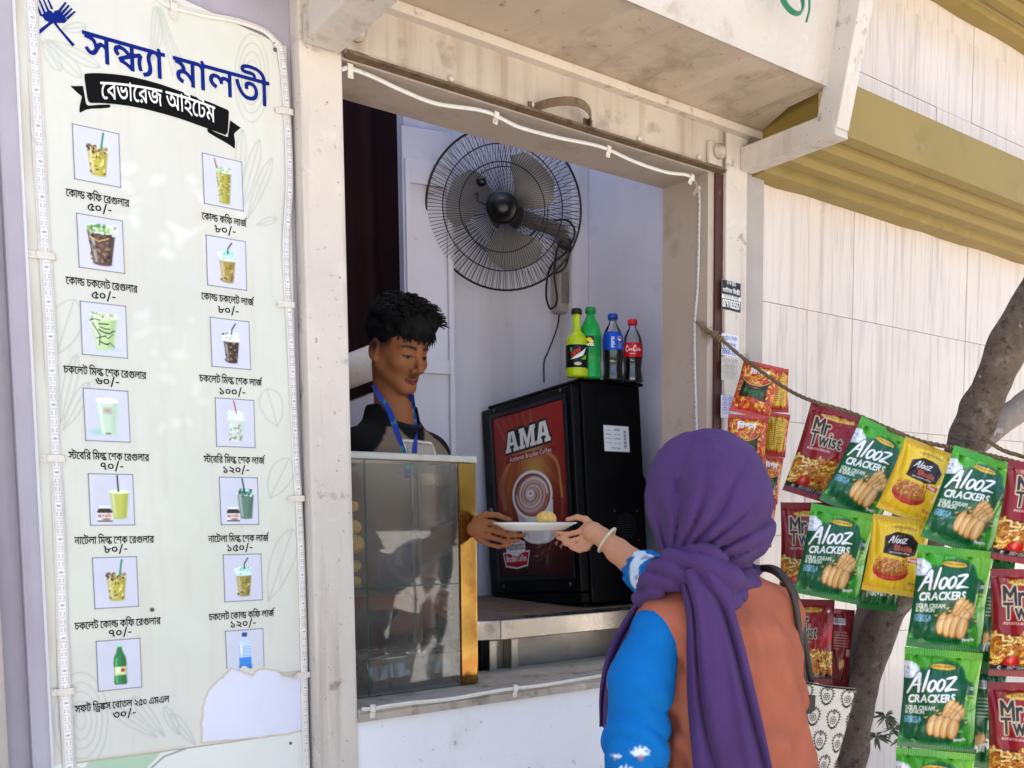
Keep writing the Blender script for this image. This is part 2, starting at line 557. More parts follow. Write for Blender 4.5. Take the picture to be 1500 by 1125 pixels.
# Bengali letter outlines: advance, then contours ("q" marks a curve handle)
GL = [[1158,"898,622 898,551 798,551 798,0 721,0 q692,59 q606,148 557,180 582,246 q620,224 q702,148 724,109 q723,124 q722,150 q721,178 721,194 721,551 -10,551 -10,622|376,91 q308,91 q184,155 q75,308 29,442 102,466 q138,362 q217,229 q315,167 378,167 q433,167 q500,202 q530,262 530,300 q530,358 q467,430 420,430 q387,430 q353,401 353,372 q353,365 q357,341 361,331 285,316 q278,337 q271,372 271,388 q271,425 q312,475 q377,500 413,500 q472,500 q558,447 q606,355 606,294 q606,240 q556,147 q454,91|344,465 q339,497 q290,546 243,556 267,601 312,589 q369,567 q419,511 423,468|1168,622 1168,551 1063,551 1063,0 986,0 986,479 q969,518 q926,551 897,551 887,551 887,622 897,622 q925,622 q974,591 990,559 q989,564 q986,600 986,613 986,688 1039,688 1062,622"],[530,"358,622 q357,663 q320,699 278,699 206,699 q140,699 q69,717 44,736 q17,756 q-10,819 -10,859 q-10,872 q-7,898 -5,912 69,907 q67,895 q65,877 65,869 q65,847 q74,813 84,802 q98,786 q151,771 200,771 257,771 q310,771 q372,755 394,734 q411,718 q429,663 430,622|242,500 q321,500 q418,447 q464,366 464,325 q464,243 q349,147 236,141 246,152 q291,139 q391,91 q493,28 540,-10 494,-63 q432,-17 q329,50 q229,100 q117,138 46,154 61,223 q96,213 q161,204 207,204 q278,204 q355,238 q385,292 385,320 q385,373 q307,430 247,430 q211,430 q167,416 q148,389 148,370 q148,362 q152,345 154,338 81,323 q76,338 q70,371 70,384 q70,421 q114,473 q191,500|175,465 q170,497 q120,546 73,556 97,601 143,589 q199,567 q250,511 254,468|540,622 540,551 -10,551 -10,622"],[758,"511,628 q552,628 q607,611 626,594 q645,578 q667,531 667,490 667,0 592,0 q584,30 q554,68 q511,87 481,87 q445,87 q383,79 q316,70 272,70 q238,70 q160,85 q90,127 q46,210 46,278 q46,302 q54,355 58,377 135,366 q131,351 q124,309 124,280 q124,236 q150,182 q194,154 q248,144 276,144 q326,144 q409,161 461,161 q504,161 q568,136 590,106 590,463 q590,500 q580,532 569,542 q551,557 514,557 q478,557 q413,525 q362,475 q333,418 333,393 q333,383 q341,361 q367,345 392,345 q403,345 q423,347 434,348 441,278 q431,274 q398,270 376,270 q327,270 q254,330 254,392 q254,432 q295,515 q367,585 q460,628"],[807,"817,622 817,551 492,551 492,489 492,473 492,0 415,0 q386,59 q282,163 q149,234 76,243 37,339 q134,395 q328,483 437,517 415,475 415,551 -10,551 -10,622|415,467 436,438 q385,424 q276,378 q173,328 130,304 q186,293 q305,231 q404,142 428,90 420,88 q418,111 q415,157 415,189|761,288 q761,255 q735,196 q675,158 625,158 q609,158 q580,160 566,163 572,235 q578,234 q595,233 606,233 q654,233 q683,270 683,296 q683,349 q580,424 479,438 482,513 q559,505 q685,444 q761,349"],[567,"577,622 577,551 172,551 172,521 168,458 q170,445 q172,399 172,378 172,205 q172,161 q182,125 189,117 q207,96 244,96 q284,96 q352,134 379,162 q407,192 q438,259 438,296 q438,329 q401,349 368,349 363,349 q317,349 q261,364 235,377 q212,390 q173,425 161,447 171,534 q192,498 q238,449 q307,423 361,423 377,423 q415,423 q456,413 472,403 q495,389 q517,340 517,306 q517,245 q459,133 415,95 q377,62 q291,24 238,24 q201,24 q149,46 132,63 q116,82 q95,136 95,191 95,551 -10,551 -10,622"],[917,"401,63 q342,63 q234,105 q139,198 q60,353 29,465 105,485 q139,362 q223,209 q333,139 404,139 q478,139 q554,203 554,268 q554,299 q538,343 530,358 590,358 q562,329 q501,283 q432,257 391,257 q352,257 q292,287 q258,344 258,384 q258,428 q320,519 394,553 q374,552 q323,551 298,551 -10,551 -10,622 927,622 927,551 614,551 q590,551 q552,553 535,554 q451,516 q365,454 q335,403 335,380 q335,352 q367,328 387,328 q425,328 q485,363 523,396 609,365 q618,345 q630,286 630,254 q630,204 q585,117 q484,63|801,205 q801,156 q817,66 836,10 761,-7 q743,51 q723,162 723,222 q723,275 q742,359 755,388 q679,389 q572,426 q500,495 475,543 551,559 q567,530 q616,485 q694,459 751,459 q765,459 q791,461 806,462 845,392 q821,347 q801,261"],[567,"577,622 577,551 172,551 172,205 q172,161 q182,125 189,117 q207,96 244,96 q283,96 q353,134 379,162 q408,193 q439,263 439,299 q439,331 q407,364 370,364 q358,364 q330,360 317,357 306,428 q325,433 q366,439 389,439 q426,439 q484,411 q517,351 517,303 q517,244 q459,133 415,95 q378,63 q291,24 239,24 q202,24 q149,46 132,63 q116,82 q95,136 95,191 95,551 -10,551 -10,622|395,622 q394,663 q357,699 315,699 221,699 q156,699 q85,717 60,736 q33,756 q6,819 6,859 q6,872 q9,897 11,912 85,907 q83,896 q81,879 81,869 q81,847 q90,813 100,802 q114,786 q167,771 216,771 294,771 q347,771 q409,755 431,734 q448,718 q466,663 467,622"],[707,"407,50 q325,50 q183,131 q70,313 29,466 105,486 q140,362 q223,202 q332,126 405,126 q452,126 q516,149 q555,191 q573,246 573,278 q573,320 q541,389 q483,429 444,429 q404,429 q369,395 369,367 q369,357 q373,335 378,321 301,306 q295,325 q288,361 288,380 q288,419 q327,472 q396,500 440,500 q502,500 q596,443 q650,341 650,274 q650,211 q597,110 q489,50|717,622 717,551 -10,551 -10,622"],[604,"614,622 614,551 509,551 509,0 432,0 432,243 448,187 q415,233 q337,307 q255,351 216,351 q179,351 q128,312 128,274 q128,244 q170,201 214,184 176,113 q115,138 q46,223 46,277 q46,326 q93,391 q166,423 204,423 q256,423 q342,387 q417,325 451,284 437,280 q434,303 q432,348 432,371 432,551 -10,551 -10,622"],[716,"726,622 726,551 621,551 621,0 544,0 544,396 566,332 q525,392 q457,477 q396,531 q334,556 298,556 q258,556 q193,526 q139,476 116,447 108,445 q124,455 q155,465 174,465 q232,465 q286,402 286,356 q286,345 q284,325 282,320 265,326 q277,339 q299,363 q324,387 337,400 461,516 510,463 226,195 167,250 249,328 213,285 183,262 q198,279 q219,318 219,343 q219,368 q189,398 160,398 q144,398 q114,390 98,380 22,452 q62,505 q146,584 q238,629 291,629 q347,629 q437,587 q521,504 567,441 549,446 q546,470 q544,526 544,558 544,688 597,688 620,622"],[838,"848,622 848,551 130,551 114,560 q156,550 q241,506 q314,455 336,432 341,376 q305,360 q226,322 q153,284 125,265 114,282 q192,266 q310,216 q404,146 447,99 q446,116 q445,152 445,171 445,510 458,510 q513,510 q616,492 q705,450 739,414 q763,389 q792,326 792,288 q792,255 q765,196 q705,158 655,158 q640,158 q611,160 597,163 602,234 q608,233 q626,232 636,232 q685,232 q714,270 714,296 q714,347 q611,425 522,434 522,0 445,0 q404,56 q305,140 q174,197 84,212 48,303 q79,324 q147,362 q218,398 252,414 q214,443 q115,488 48,502 79,570 81,551 -10,551 -10,622"],[596,"606,622 606,551 501,551 501,0 424,0 q394,60 q289,161 q153,231 76,243 37,339 q133,397 q338,491 447,524 424,482 424,551 -10,551 -10,622|424,474 445,446 q369,421 q201,348 130,304 q184,292 q306,234 q410,146 438,88 429,88 q427,111 q424,157 424,189"],[721,"422,43 q357,43 q243,85 q144,183 q62,345 29,465 105,485 q141,353 q232,192 q347,119 420,119 q473,119 q548,157 q588,224 588,267 q588,297 q576,345 q555,384 542,398 590,476 q628,421 q664,317 664,266 q664,203 q608,102 q501,43|384,284 q321,284 q249,347 249,402 q249,425 q263,470 271,486 351,462 q344,452 q332,422 332,406 q332,379 q362,355 386,355 q407,355 q449,371 q498,418 527,466 590,476 582,422 q555,377 q496,316 q427,284|731,622 731,551 -10,551 -10,622"],[622,"632,622 632,551 527,551 527,0 450,0 450,135 468,82 q433,135 q362,225 q283,281 236,281 q199,281 q148,243 148,205 q148,172 q196,127 243,111 218,34 q164,53 q97,107 q66,172 66,208 q66,256 q113,320 q186,353 223,353 q283,353 q374,309 q443,235 471,189 454,186 q452,209 q450,256 450,281 450,551 -10,551 -10,622|299,323 q299,317 q298,305 297,299 221,322 q219,380 q183,450 q105,487 38,494 51,566 97,553 q145,549 q220,518 q272,462 q299,379"],[596,"606,622 606,551 501,551 501,0 424,0 q394,60 q289,161 q153,231 76,243 37,339 q133,397 q338,491 447,524 424,482 424,551 -10,551 -10,622|424,474 445,446 q369,421 q201,348 130,304 q184,292 q306,234 q410,146 438,88 429,88 q427,111 q424,157 424,189|185,-6 q160,-6 q125,26 125,52 q125,78 q160,112 185,112 q210,112 q245,78 245,52 q245,26 q210,-6"],[731,"741,622 741,551 636,551 636,0 559,0 559,335 565,309 q543,341 q494,379 465,379 q450,379 q419,368 q398,338 398,307 q398,296 q399,279 400,271 335,266 q331,307 q295,364 q243,394 213,394 q186,394 q148,373 q128,338 128,316 q128,276 q187,220 241,201 214,127 q166,142 q90,194 q46,270 46,320 q46,365 q90,430 q164,466 208,466 q261,466 q337,427 369,384 354,383 q364,416 q421,451 452,451 q488,451 q540,423 571,397 562,382 q561,403 q559,445 559,467 559,551 -10,551 -10,622"],[677,"687,622 687,551 582,551 582,0 505,0 505,512 510,532 q507,549 q505,585 505,607 505,688 558,688 582,622|361,629 q400,629 q466,599 q518,545 534,509 530,404 q499,476 q415,556 363,556 q324,556 q276,513 276,471 q276,431 q341,380 413,377 406,300 q340,304 q255,350 q215,425 215,474 q215,527 q257,596 q324,629|77,629 q119,629 q194,595 q242,521 242,461 q242,420 q202,346 q119,300 54,300 48,377 q99,378 q157,405 q181,447 181,468 q181,509 q129,556 76,556 q58,556 q23,551 -1,545 -9,620 q16,625 q55,629"],[682,"692,622 692,551 587,551 587,0 510,0 510,353 533,290 q502,331 q457,375 436,375 q422,375 q398,359 q368,314 343,268 q316,219 q272,156 q223,127 188,127 q161,127 q112,149 q63,200 35,244 96,281 q123,233 q159,203 180,203 q197,203 q228,224 q265,276 289,321 312,354 q338,408 q386,449 415,449 q448,449 q501,412 536,374 516,373 q512,396 q510,437 510,458 510,551 -10,551 -10,622|271,271 q261,339 q240,419 214,441 q189,464 q103,487 38,495 53,571 107,551 q164,542 q240,514 q287,469 q311,403 315,356"],[266,"276,622 276,551 171,551 171,0 94,0 94,469 q82,503 q35,551 -2,551 -10,551 -10,622 5,622 q29,622 q81,591 97,559 q96,564 q94,600 94,613 94,688 148,688 170,622"],[266,"276,622 276,551 171,551 171,0 94,0 94,551 -10,551 -10,622 82,622 q66,641 q33,683 20,704 q54,763 q132,860 q238,917 313,917 q366,917 q463,891 q557,842 q653,773 705,731 663,677 q594,733 q483,807 q382,844 325,844 q270,844 q189,806 q130,738 106,693 q114,678 q142,642 160,622"],[266,"276,551 171,551 171,0 94,0 94,551 -10,551 -10,622 94,622 q90,687 q31,775 q-64,826 q-185,848 -252,848 q-311,848 q-396,835 q-442,811 -442,792 q-442,773 q-394,763 -365,763 -269,763 q-216,763 q-154,745 -135,725 q-116,706 q-100,654 -100,615 -167,615 q-168,639 q-178,670 -189,678 q-199,686 q-228,692 -254,692 -353,692 q-394,692 q-456,703 -476,713 q-501,727 q-521,767 -521,789 q-521,847 q-391,917 -258,917 q-55,917 q164,774 174,622 276,622"],[346,"356,622 356,551 336,551 q305,544 q233,497 q169,422 q128,322 128,262 q128,190 q171,105 q235,69 267,69 q292,69 q326,79 348,92 383,31 q357,11 q295,-5 264,-5 q201,-5 q104,61 q49,180 49,260 q49,342 q111,475 q216,567 280,588 216,555 q198,553 q156,551 130,551 -10,551 -10,622"],[592,"290,91 q227,91 q128,139 q72,238 72,313 q72,372 q120,477 q221,544 300,544 q381,544 q477,482 q520,381 520,320 q520,261 q471,156 q370,91|301,473 q259,473 q192,435 q153,362 153,311 q153,270 q180,202 q241,162 291,162 q336,162 q403,203 q439,276 439,324 q439,370 q408,437 q347,473"],[592,"287,0 q202,0 q123,73 123,122 q123,161 q173,227 234,244 263,167 q232,160 q205,138 205,120 q205,100 q246,75 286,75 q348,75 q416,135 416,181 q416,211 q392,258 q336,310 287,344 q225,388 q154,448 q125,499 125,529 q125,552 q152,607 177,631 243,596 q229,581 q211,551 211,536 q211,523 q219,499 q245,471 q296,432 338,403 q396,364 q464,298 q493,229 493,182 q493,126 q440,44 q347,0"],[592,"127,539 q127,561 q148,605 170,631 233,596 q221,583 q211,560 211,549 q211,535 q227,517 q272,504 316,495 q420,476 q500,397 500,335 q500,269 q389,175 289,168 q279,168 q259,172 249,175 289,184 q333,169 q423,122 q511,63 553,28 507,-26 q448,23 q347,90 q248,135 q136,169 65,185 80,256 q115,246 q187,233 241,233 q342,233 q421,287 421,332 q421,357 q398,392 q342,417 290,427 q232,439 q160,469 q127,511"],[592,"553,295 q553,223 q512,107 q421,39 347,39 q293,39 q199,76 q120,173 q54,350 29,490 105,510 q135,360 q201,188 q286,115 342,115 q393,115 q451,163 q475,244 475,295 q475,356 q441,452 q383,508 347,508 q321,508 q292,482 292,458 q292,442 q301,410 311,390 231,369 q219,394 q207,445 207,467 q207,509 q248,558 q309,579 337,579 q407,579 q503,502 q553,373"],[592,"313,0 q237,0 q117,58 q49,169 49,248 q49,328 q138,461 q302,576 414,629 453,575 q443,562 q434,534 434,519 q434,490 q481,455 518,455 q521,455 q529,455 533,456 566,400 q510,369 q432,313 q392,255 392,221 q392,193 q434,144 492,144 q502,144 q521,145 528,146 561,61 q511,32 q384,0|320,71 q352,71 q396,76 q436,85 460,91 458,89 q385,98 q316,170 316,222 q316,261 q351,328 q422,392 475,426 473,401 q438,405 q391,436 q367,482 367,507 q367,518 q371,538 375,547 384,533 q309,496 q195,405 q130,299 130,238 q130,176 q186,102 q273,71"],[592,"347,39 q295,39 q201,78 q119,171 q49,331 21,452 96,475 q117,376 q167,239 q226,154 q299,115 342,115 q407,115 q483,193 483,271 q483,315 q458,375 449,391 489,392 q472,348 q428,287 q373,257 340,257 q319,257 q284,269 270,282 q255,296 q235,346 235,400 235,451 q235,476 q225,504 q196,516 166,517 175,593 q216,592 q270,576 286,560 q300,545 q312,501 312,471 312,379 q312,354 q328,328 348,328 q364,328 q395,346 q427,393 443,438 499,452 q518,427 q544,364 q559,298 559,268 q559,203 q514,99 q420,39"],[592,"382,301 432,286 q392,267 q307,248 268,248 q170,248 q70,335 70,411 q70,456 q108,532 q173,590 q254,622 297,622 q333,622 q393,604 415,584 q435,565 q459,511 459,455 459,143 q459,118 q469,90 q499,78 528,77 520,0 q467,2 q406,28 q382,81 382,122|266,322 q308,322 q370,339 404,357 382,338 382,439 q382,476 q375,517 361,530 q351,541 q320,551 297,551 q271,551 q219,529 q177,490 q151,437 151,406 q151,358 q214,322"],[592,"237,0 q198,0 q147,22 132,38 q114,56 q91,110 91,164 91,481 q91,506 q81,534 q52,546 22,547 31,624 q69,623 q120,609 136,595 q153,580 q167,533 167,501 167,355 q198,366 q253,375 269,375 q280,375 q308,372 318,370 q347,363 q386,360 408,360 q446,360 q495,382 514,418 586,383 q573,350 q529,310 q473,292 442,292 q433,292 q410,294 398,297 418,312 q433,292 q448,241 448,213 q448,147 q391,51 q296,0|238,71 q271,71 q320,96 q353,137 q369,187 369,212 q369,249 q340,289 q297,304 274,304 q241,304 q190,292 167,281 167,168 q167,135 q177,100 184,92 q192,84 q215,71"],[0,"-254,707 72,917 110,860 -209,644"],[255,"265,622 265,551 195,551 255,573 q214,540 q172,487 q158,433 158,395 q158,362 q174,288 q191,209 191,166 q191,130 q175,63 q132,6 q53,-38 -10,-52 -31,17 q33,32 q94,77 q113,135 113,168 q113,208 q97,284 q80,358 80,393 q80,431 q94,488 q128,541 157,572 172,551 -10,551 -10,622"],[712,"722,622 722,551 356,551 356,372 q356,343 q374,316 393,316 q412,316 q453,340 q501,392 529,433 589,442 q621,396 q656,301 656,251 q656,191 q599,94 q492,38 417,38 q353,38 q239,83 q141,182 q60,346 29,465 105,485 q139,351 q227,188 q341,114 413,114 q492,114 q581,190 581,250 q581,290 q555,353 535,373 581,392 q551,341 q488,275 q425,242 394,242 q371,242 q331,255 317,268 q301,282 q279,333 279,393 279,551 -10,551 -10,622|613,-191 538,-191 q525,-149 q469,-104 431,-104 q396,-104 q335,-112 q276,-121 243,-121 q210,-121 q144,-104 q89,-66 q56,1 56,50 q56,64 q61,110 65,127 142,118 q138,102 q134,69 134,52 q134,14 q161,-31 q210,-49 242,-49 q287,-49 q368,-32 422,-32 q451,-32 q508,-55 536,-87 536,24 q536,42 q537,81 538,92 613,183"],[679,"412,341 412,-5 335,-5 q297,39 q219,101 q129,139 73,146 37,234 q76,254 q180,298 q289,338 335,351|335,313 351,282 q318,273 q232,243 q147,209 115,193 104,210 q154,203 q237,164 q308,109 338,77 q337,94 q335,138 335,151|522,49 q509,49 q482,52 470,54 474,124 q479,123 q494,122 503,122 q544,122 q569,152 569,172 q569,211 q489,272 410,285 404,358 q469,348 q579,298 q646,219 646,164 q646,116 q584,49|222,495 q276,495 q361,452 q412,377 412,328 337,327 q337,354 q312,399 q263,426 226,426 q196,426 q162,402 162,376 q162,369 q165,352 169,342 97,325 q89,344 q83,379 83,390 q83,423 q118,470 q181,495|93,601 139,589 q195,567 q246,511 250,468 171,465 q166,497 q116,546 69,556|505,431 q436,431 q340,507 312,574 394,588 q407,548 q443,508 q483,494 501,494 q537,494 q569,527 569,549 q569,566 q552,591 541,597 628,606 q636,594 q644,565 644,548 q644,489 q564,431|689,622 689,551 605,551 593,551 376,551 364,551 -10,551 -10,622"],[774,"517,580 517,0 440,0 q395,47 q314,99 q231,127 182,137 145,225 q189,251 q295,305 q407,355 460,375 440,330 440,579|440,326 460,301 q418,284 q328,243 q247,203 218,185 210,200 q278,185 q395,132 444,86 q443,106 q440,157 440,172|-10,551 -10,622 784,622 784,551|184,511 q233,511 q319,475 q401,409 442,363 399,303 q366,347 q297,407 q228,438 193,438 q165,438 q128,414 128,389 q128,373 q148,344 168,332 121,270 q83,295 q46,358 46,393 q46,433 q86,485 q149,511|694,224 q694,189 q707,109 721,68 652,51 q636,95 q620,188 620,228 q620,264 q632,342 648,385 655,373 q611,359 q524,325 480,307 471,377 q514,394 q622,435 676,451 731,395 q712,351 q694,266"],[891,"204,491 q259,491 q331,452 362,409 346,408 q357,441 q412,476 446,476 q482,476 q538,442 572,414 565,331 q540,360 q486,404 453,404 q441,404 q412,394 q391,368 391,343 q391,338 q392,326 393,319 329,316 q320,363 q256,419 212,419 q185,419 q147,402 q128,372 128,352 q128,313 q184,270 234,253 207,179 q161,193 q88,239 q46,309 46,357 q46,396 q88,457 q160,491|901,622 901,551 629,551 629,264 552,264 552,360 554,406 q553,427 q552,469 552,491 552,551 -10,551 -10,622|629,291 629,-43 552,-43 q515,-4 q436,44 q350,72 302,80 266,160 q303,182 q402,231 q507,277 553,292|552,220 q520,208 q442,174 q370,139 345,125 356,134 q412,121 q511,77 555,38 q554,55 q552,98 552,111|863,101 q863,53 q801,-14 739,-14 q726,-14 q699,-11 687,-9 691,61 q697,60 q711,59 720,59 q761,59 q786,89 786,109 q786,148 q706,209 627,222 627,294 q690,283 q797,234 q863,156"],[933,"199,500 q231,500 q285,483 q332,447 352,418 336,417 q347,450 q401,485 432,485 q472,485 q527,438 562,405 552,322 q527,357 q474,413 440,413 q421,413 q381,388 381,352 q381,347 q381,335 382,328 318,325 q313,356 q280,402 q234,428 207,428 q170,428 q128,391 128,361 q128,322 q185,279 234,262 207,188 q161,202 q88,248 q46,318 46,366 q46,405 q88,466 q157,500|943,622 943,551 577,551 577,353 q577,323 q595,296 614,296 q633,296 q674,320 q722,372 750,413 810,422 q842,375 q877,275 877,225 q877,160 q820,60 q712,4 637,4 q577,4 q456,50 q350,157 310,248 382,276 q409,215 q478,127 q573,80 635,80 q713,80 q801,160 801,223 q801,268 q776,332 756,353 802,372 q772,321 q709,255 q645,222 615,222 q592,222 q552,235 538,248 q522,262 q500,313 500,373 500,423 502,442 q501,459 q500,492 500,509 500,551 -10,551 -10,622"],[983,"188,127 q161,127 q112,149 q63,200 35,244 96,281 q123,233 q159,203 180,203 q197,203 q228,224 q265,276 289,321 312,354 q339,410 q386,449 415,449 q448,449 q501,412 536,374 539,343 532,292 q502,331 q457,375 436,375 q422,375 q398,359 q368,314 343,268 q316,219 q272,156 q223,127|271,271 q261,339 q240,419 214,441 q189,464 q103,487 38,495 53,571 107,551 q164,542 q240,514 q287,469 q311,403 315,356|993,622 993,551 588,551 588,205 q588,161 q598,125 605,117 q623,96 659,96 q699,96 q769,134 795,162 q824,193 q855,263 855,299 q855,331 q823,364 786,364 q774,364 q746,360 733,357 722,428 q741,433 q782,439 805,439 q842,439 q900,411 q933,351 933,303 q933,244 q875,133 831,95 q794,63 q707,24 655,24 q618,24 q565,46 548,63 q532,82 q511,136 511,191 511,337 515,373 q513,391 q511,432 511,458 511,551 -10,551 -10,622|811,622 q810,663 q773,699 731,699 637,699 q572,699 q501,717 476,736 q449,756 q422,819 422,859 q422,872 q425,897 427,912 501,907 q499,896 q497,879 497,869 q497,847 q506,813 516,802 q530,786 q583,771 632,771 710,771 q763,771 q825,755 847,734 q864,718 q882,663 883,622"],[728,"504,305 q435,305 q342,375 317,437 329,439 q322,407 q291,343 q240,300 202,300 q173,300 q121,321 q71,372 42,417 103,453 q132,404 q169,376 191,376 q216,376 q252,408 q274,484 276,551 345,551 q353,514 q379,449 q418,399 q471,371 506,371 q541,371 q578,408 578,442 q578,480 q537,549 508,575 588,591 q604,577 q635,532 q655,475 655,442 q655,375 q579,305|738,622 738,551 -10,551 -10,622|431,-55 q349,-55 q206,4 q89,140 45,254 120,279 q155,188 q243,74 q356,20 427,20 q517,20 q591,87 591,143 q591,176 q566,226 q517,254 482,254 q458,254 q428,238 q413,211 413,194 q413,187 q418,160 422,149 347,135 q341,152 q334,192 334,206 q334,243 q374,293 q440,319 478,319 q540,319 q624,270 q667,189 667,140 q667,81 q613,-7 q508,-55"],[825,"397,629 q436,629 q500,607 q551,555 569,510 535,510 616,608 677,622 q709,597 q757,522 757,471 q757,418 q708,334 q622,272 566,250 535,323 q602,348 q681,415 681,470 q681,495 q659,542 633,559 682,581 574,450 513,447 q506,501 q447,559 403,559 q371,559 q324,542 q283,510 259,488 243,484 q261,495 q311,513 342,513 q385,513 q435,483 q458,437 458,411 q458,368 q392,277 306,242 262,310 q327,336 q380,380 380,408 q380,428 q353,448 330,448 q308,448 q264,437 238,425 169,484 q204,529 q276,594 q353,629|519,32 q410,32 q222,117 q75,307 28,464 102,487 q146,353 q264,186 q419,108 517,108 q594,108 q687,161 687,218 q687,259 q635,314 596,330 678,364 q722,339 q768,263 768,212 q768,158 q708,77 q597,32"],[340,"49,338 291,338 291,256 49,256"],[449,"315,792 397,792 135,-125 52,-125"]]
SEQ = {"সন্ধ্যা মালতী":[17,34,31,18,-1,13,18,15,7,20],"বেভারেজ আইটেম":[21,11,12,18,21,14,5,-1,0,1,21,6,13],"কোল্ড কফি রেগুলার":[21,3,18,36,-1,3,19,10,-1,21,14,39,15,18,14],"কোল্ড চকলেট রেগুলার":[21,3,18,36,-1,4,3,21,15,6,-1,21,14,39,15,18,14],"চকলেট মিল্ক শেক রেগুলার":[4,3,21,15,6,-1,19,13,35,-1,21,16,3,-1,21,14,39,15,18,14],"স্ট্রবেরি মিল্ক শেক রেগুলার":[37,21,11,19,14,-1,19,13,35,-1,21,16,3,-1,21,14,39,15,18,14],"নাটেলা মিল্ক শেক রেগুলার":[8,18,21,6,15,18,-1,19,13,35,-1,21,16,3,-1,21,14,39,15,18,14],"চকলেট কোল্ড কফি রেগুলার":[4,3,21,15,6,-1,21,3,18,36,-1,3,19,10,-1,21,14,39,15,18,14],"সফট ড্রিঙ্কস বোতল ২৫০ এমএল":[17,10,6,-1,19,32,33,17,-1,21,11,18,7,15,-1,24,26,22,-1,2,13,2,15],"কোল্ড কফি লার্জ":[21,3,18,36,-1,3,19,10,-1,15,18,5,30],"কোল্ড চকলেট লার্জ":[21,3,18,36,-1,4,3,21,15,6,-1,15,18,5,30],"চকলেট মিল্ক শেক লার্জ":[4,3,21,15,6,-1,19,13,35,-1,21,16,3,-1,15,18,5,30],"স্ট্রবেরি মিল্ক শেক লার্জ":[37,21,11,19,14,-1,19,13,35,-1,21,16,3,-1,15,18,5,30],"নাটেলা মিল্ক শেক লার্জ":[8,18,21,6,15,18,-1,19,13,35,-1,21,16,3,-1,15,18,5,30],"চকলেট কোল্ড কফি লার্জ":[4,3,21,15,6,-1,21,3,18,36,-1,3,19,10,-1,15,18,5,30],"৫০/-":[26,22,41,40],"৬০/-":[27,22,41,40],"৭০/-":[28,22,41,40],"৮০/-":[29,22,41,40],"৩০/-":[25,22,41,40],"১০০/-":[23,22,22,41,40],"১২০/-":[23,24,22,41,40],"১৫০/-":[23,26,22,41,40],"সাটার মিস্ত্রী":[17,18,6,18,14,-1,19,13,38,20],"জিলাপি":[19,5,15,18,19,9],"চিলি":[19,4,19,15],"মিস্ত্রী":[19,13,38,20],"চিপস":[19,4,9,17]}

# ------------------------------------------------------------------ lettering
_gc = {}
def bez(p0, p1, p2, n=4):
    return [((1 - t) ** 2 * p0[0] + 2 * t * (1 - t) * p1[0] + t * t * p2[0],
             (1 - t) ** 2 * p0[1] + 2 * t * (1 - t) * p1[1] + t * t * p2[1]) for t in [(i + 1) / n for i in range(n)]]

def bangla_glyph(i):
    """outline of one Bengali glyph as closed polylines (em = 1)"""
    if ('b', i) in _gc:
        return _gc[('b', i)]
    out = []
    for c in GL[i][1].split('|'):
        pts = []
        for t in c.split():
            on = t[0] != 'q'
            x, y = (t if on else t[1:]).split(',')
            pts.append((int(x) / 1000, int(y) / 1000, on))
        full = []
        n = len(pts)
        for k in range(n):
            a, b = pts[k], pts[(k + 1) % n]
            full.append(a)
            if not a[2] and not b[2]:
                full.append(((a[0] + b[0]) / 2, (a[1] + b[1]) / 2, True))
        while not full[0][2]:
            full = full[1:] + full[:1]
        poly = [full[0][:2]]
        k, n = 1, len(full)
        while k <= n:
            a = full[k % n]
            if a[2]:
                poly.append(a[:2])
                k += 1
            else:
                poly += bez(poly[-1], a[:2], full[(k + 1) % n][:2])
                k += 2
        out.append(poly[:-1])
    _gc[('b', i)] = (out, GL[i][0] / 1000)
    return _gc[('b', i)]

def bangla(s):
    """list of (contours, x offset) and total advance"""
    x, r = 0.0, []
    for g in SEQ[s]:
        if g == -1:
            x += 0.24
            continue
        cs, a = bangla_glyph(g)
        r.append((cs, x))
        x += a
    return r, x

def latin(s):
    r, x = [], 0.0
    for ch in s:
        if ch == ' ':
            x += 0.28
            continue
        if ('l', ch) not in _gc:
            cu = bpy.data.curves.new('tmp', 'FONT')
            cu.body = ch
            o = bpy.data.objects.new('tmp', cu)
            COL.objects.link(o)
            bpy.context.view_layer.update()
            dg = bpy.context.evaluated_depsgraph_get()
            oc = o.evaluated_get(dg).to_curve(dg)
            cs = []
            for sp in oc.splines:
                bp = sp.bezier_points
                poly = []
                for k in range(len(bp)):
                    a, b = bp[k], bp[(k + 1) % len(bp)]
                    straight = (a.handle_right - a.co).length + (b.handle_left - b.co).length
                    d = (b.co - a.co)
                    isl = abs((a.handle_right - a.co).cross(d).z) + abs((b.handle_left - b.co).cross(d).z) < 1e-6
                    q = geometry.interpolate_bezier(a.co, a.handle_right, b.handle_left, b.co, 2 if isl else 5)
                    poly += [(p.x, p.y) for p in q[:-1]]
                if len(poly) > 2:
                    cs.append(poly)
            o.to_curve_clear()
            bpy.data.objects.remove(o)
            w = max([p[0] for c in cs for p in c]) if cs else 0.25
            m = min([p[0] for c in cs for p in c]) if cs else 0
            _gc[('l', ch)] = ([[(p[0] - m + 0.04, p[1]) for p in c] for c in cs], w - m + 0.10)
        cs, a = _gc[('l', ch)]
        r.append((cs, x))
        x += a
    return r, x

def layout(s, bn=False):
    return bangla(s) if bn else latin(s)

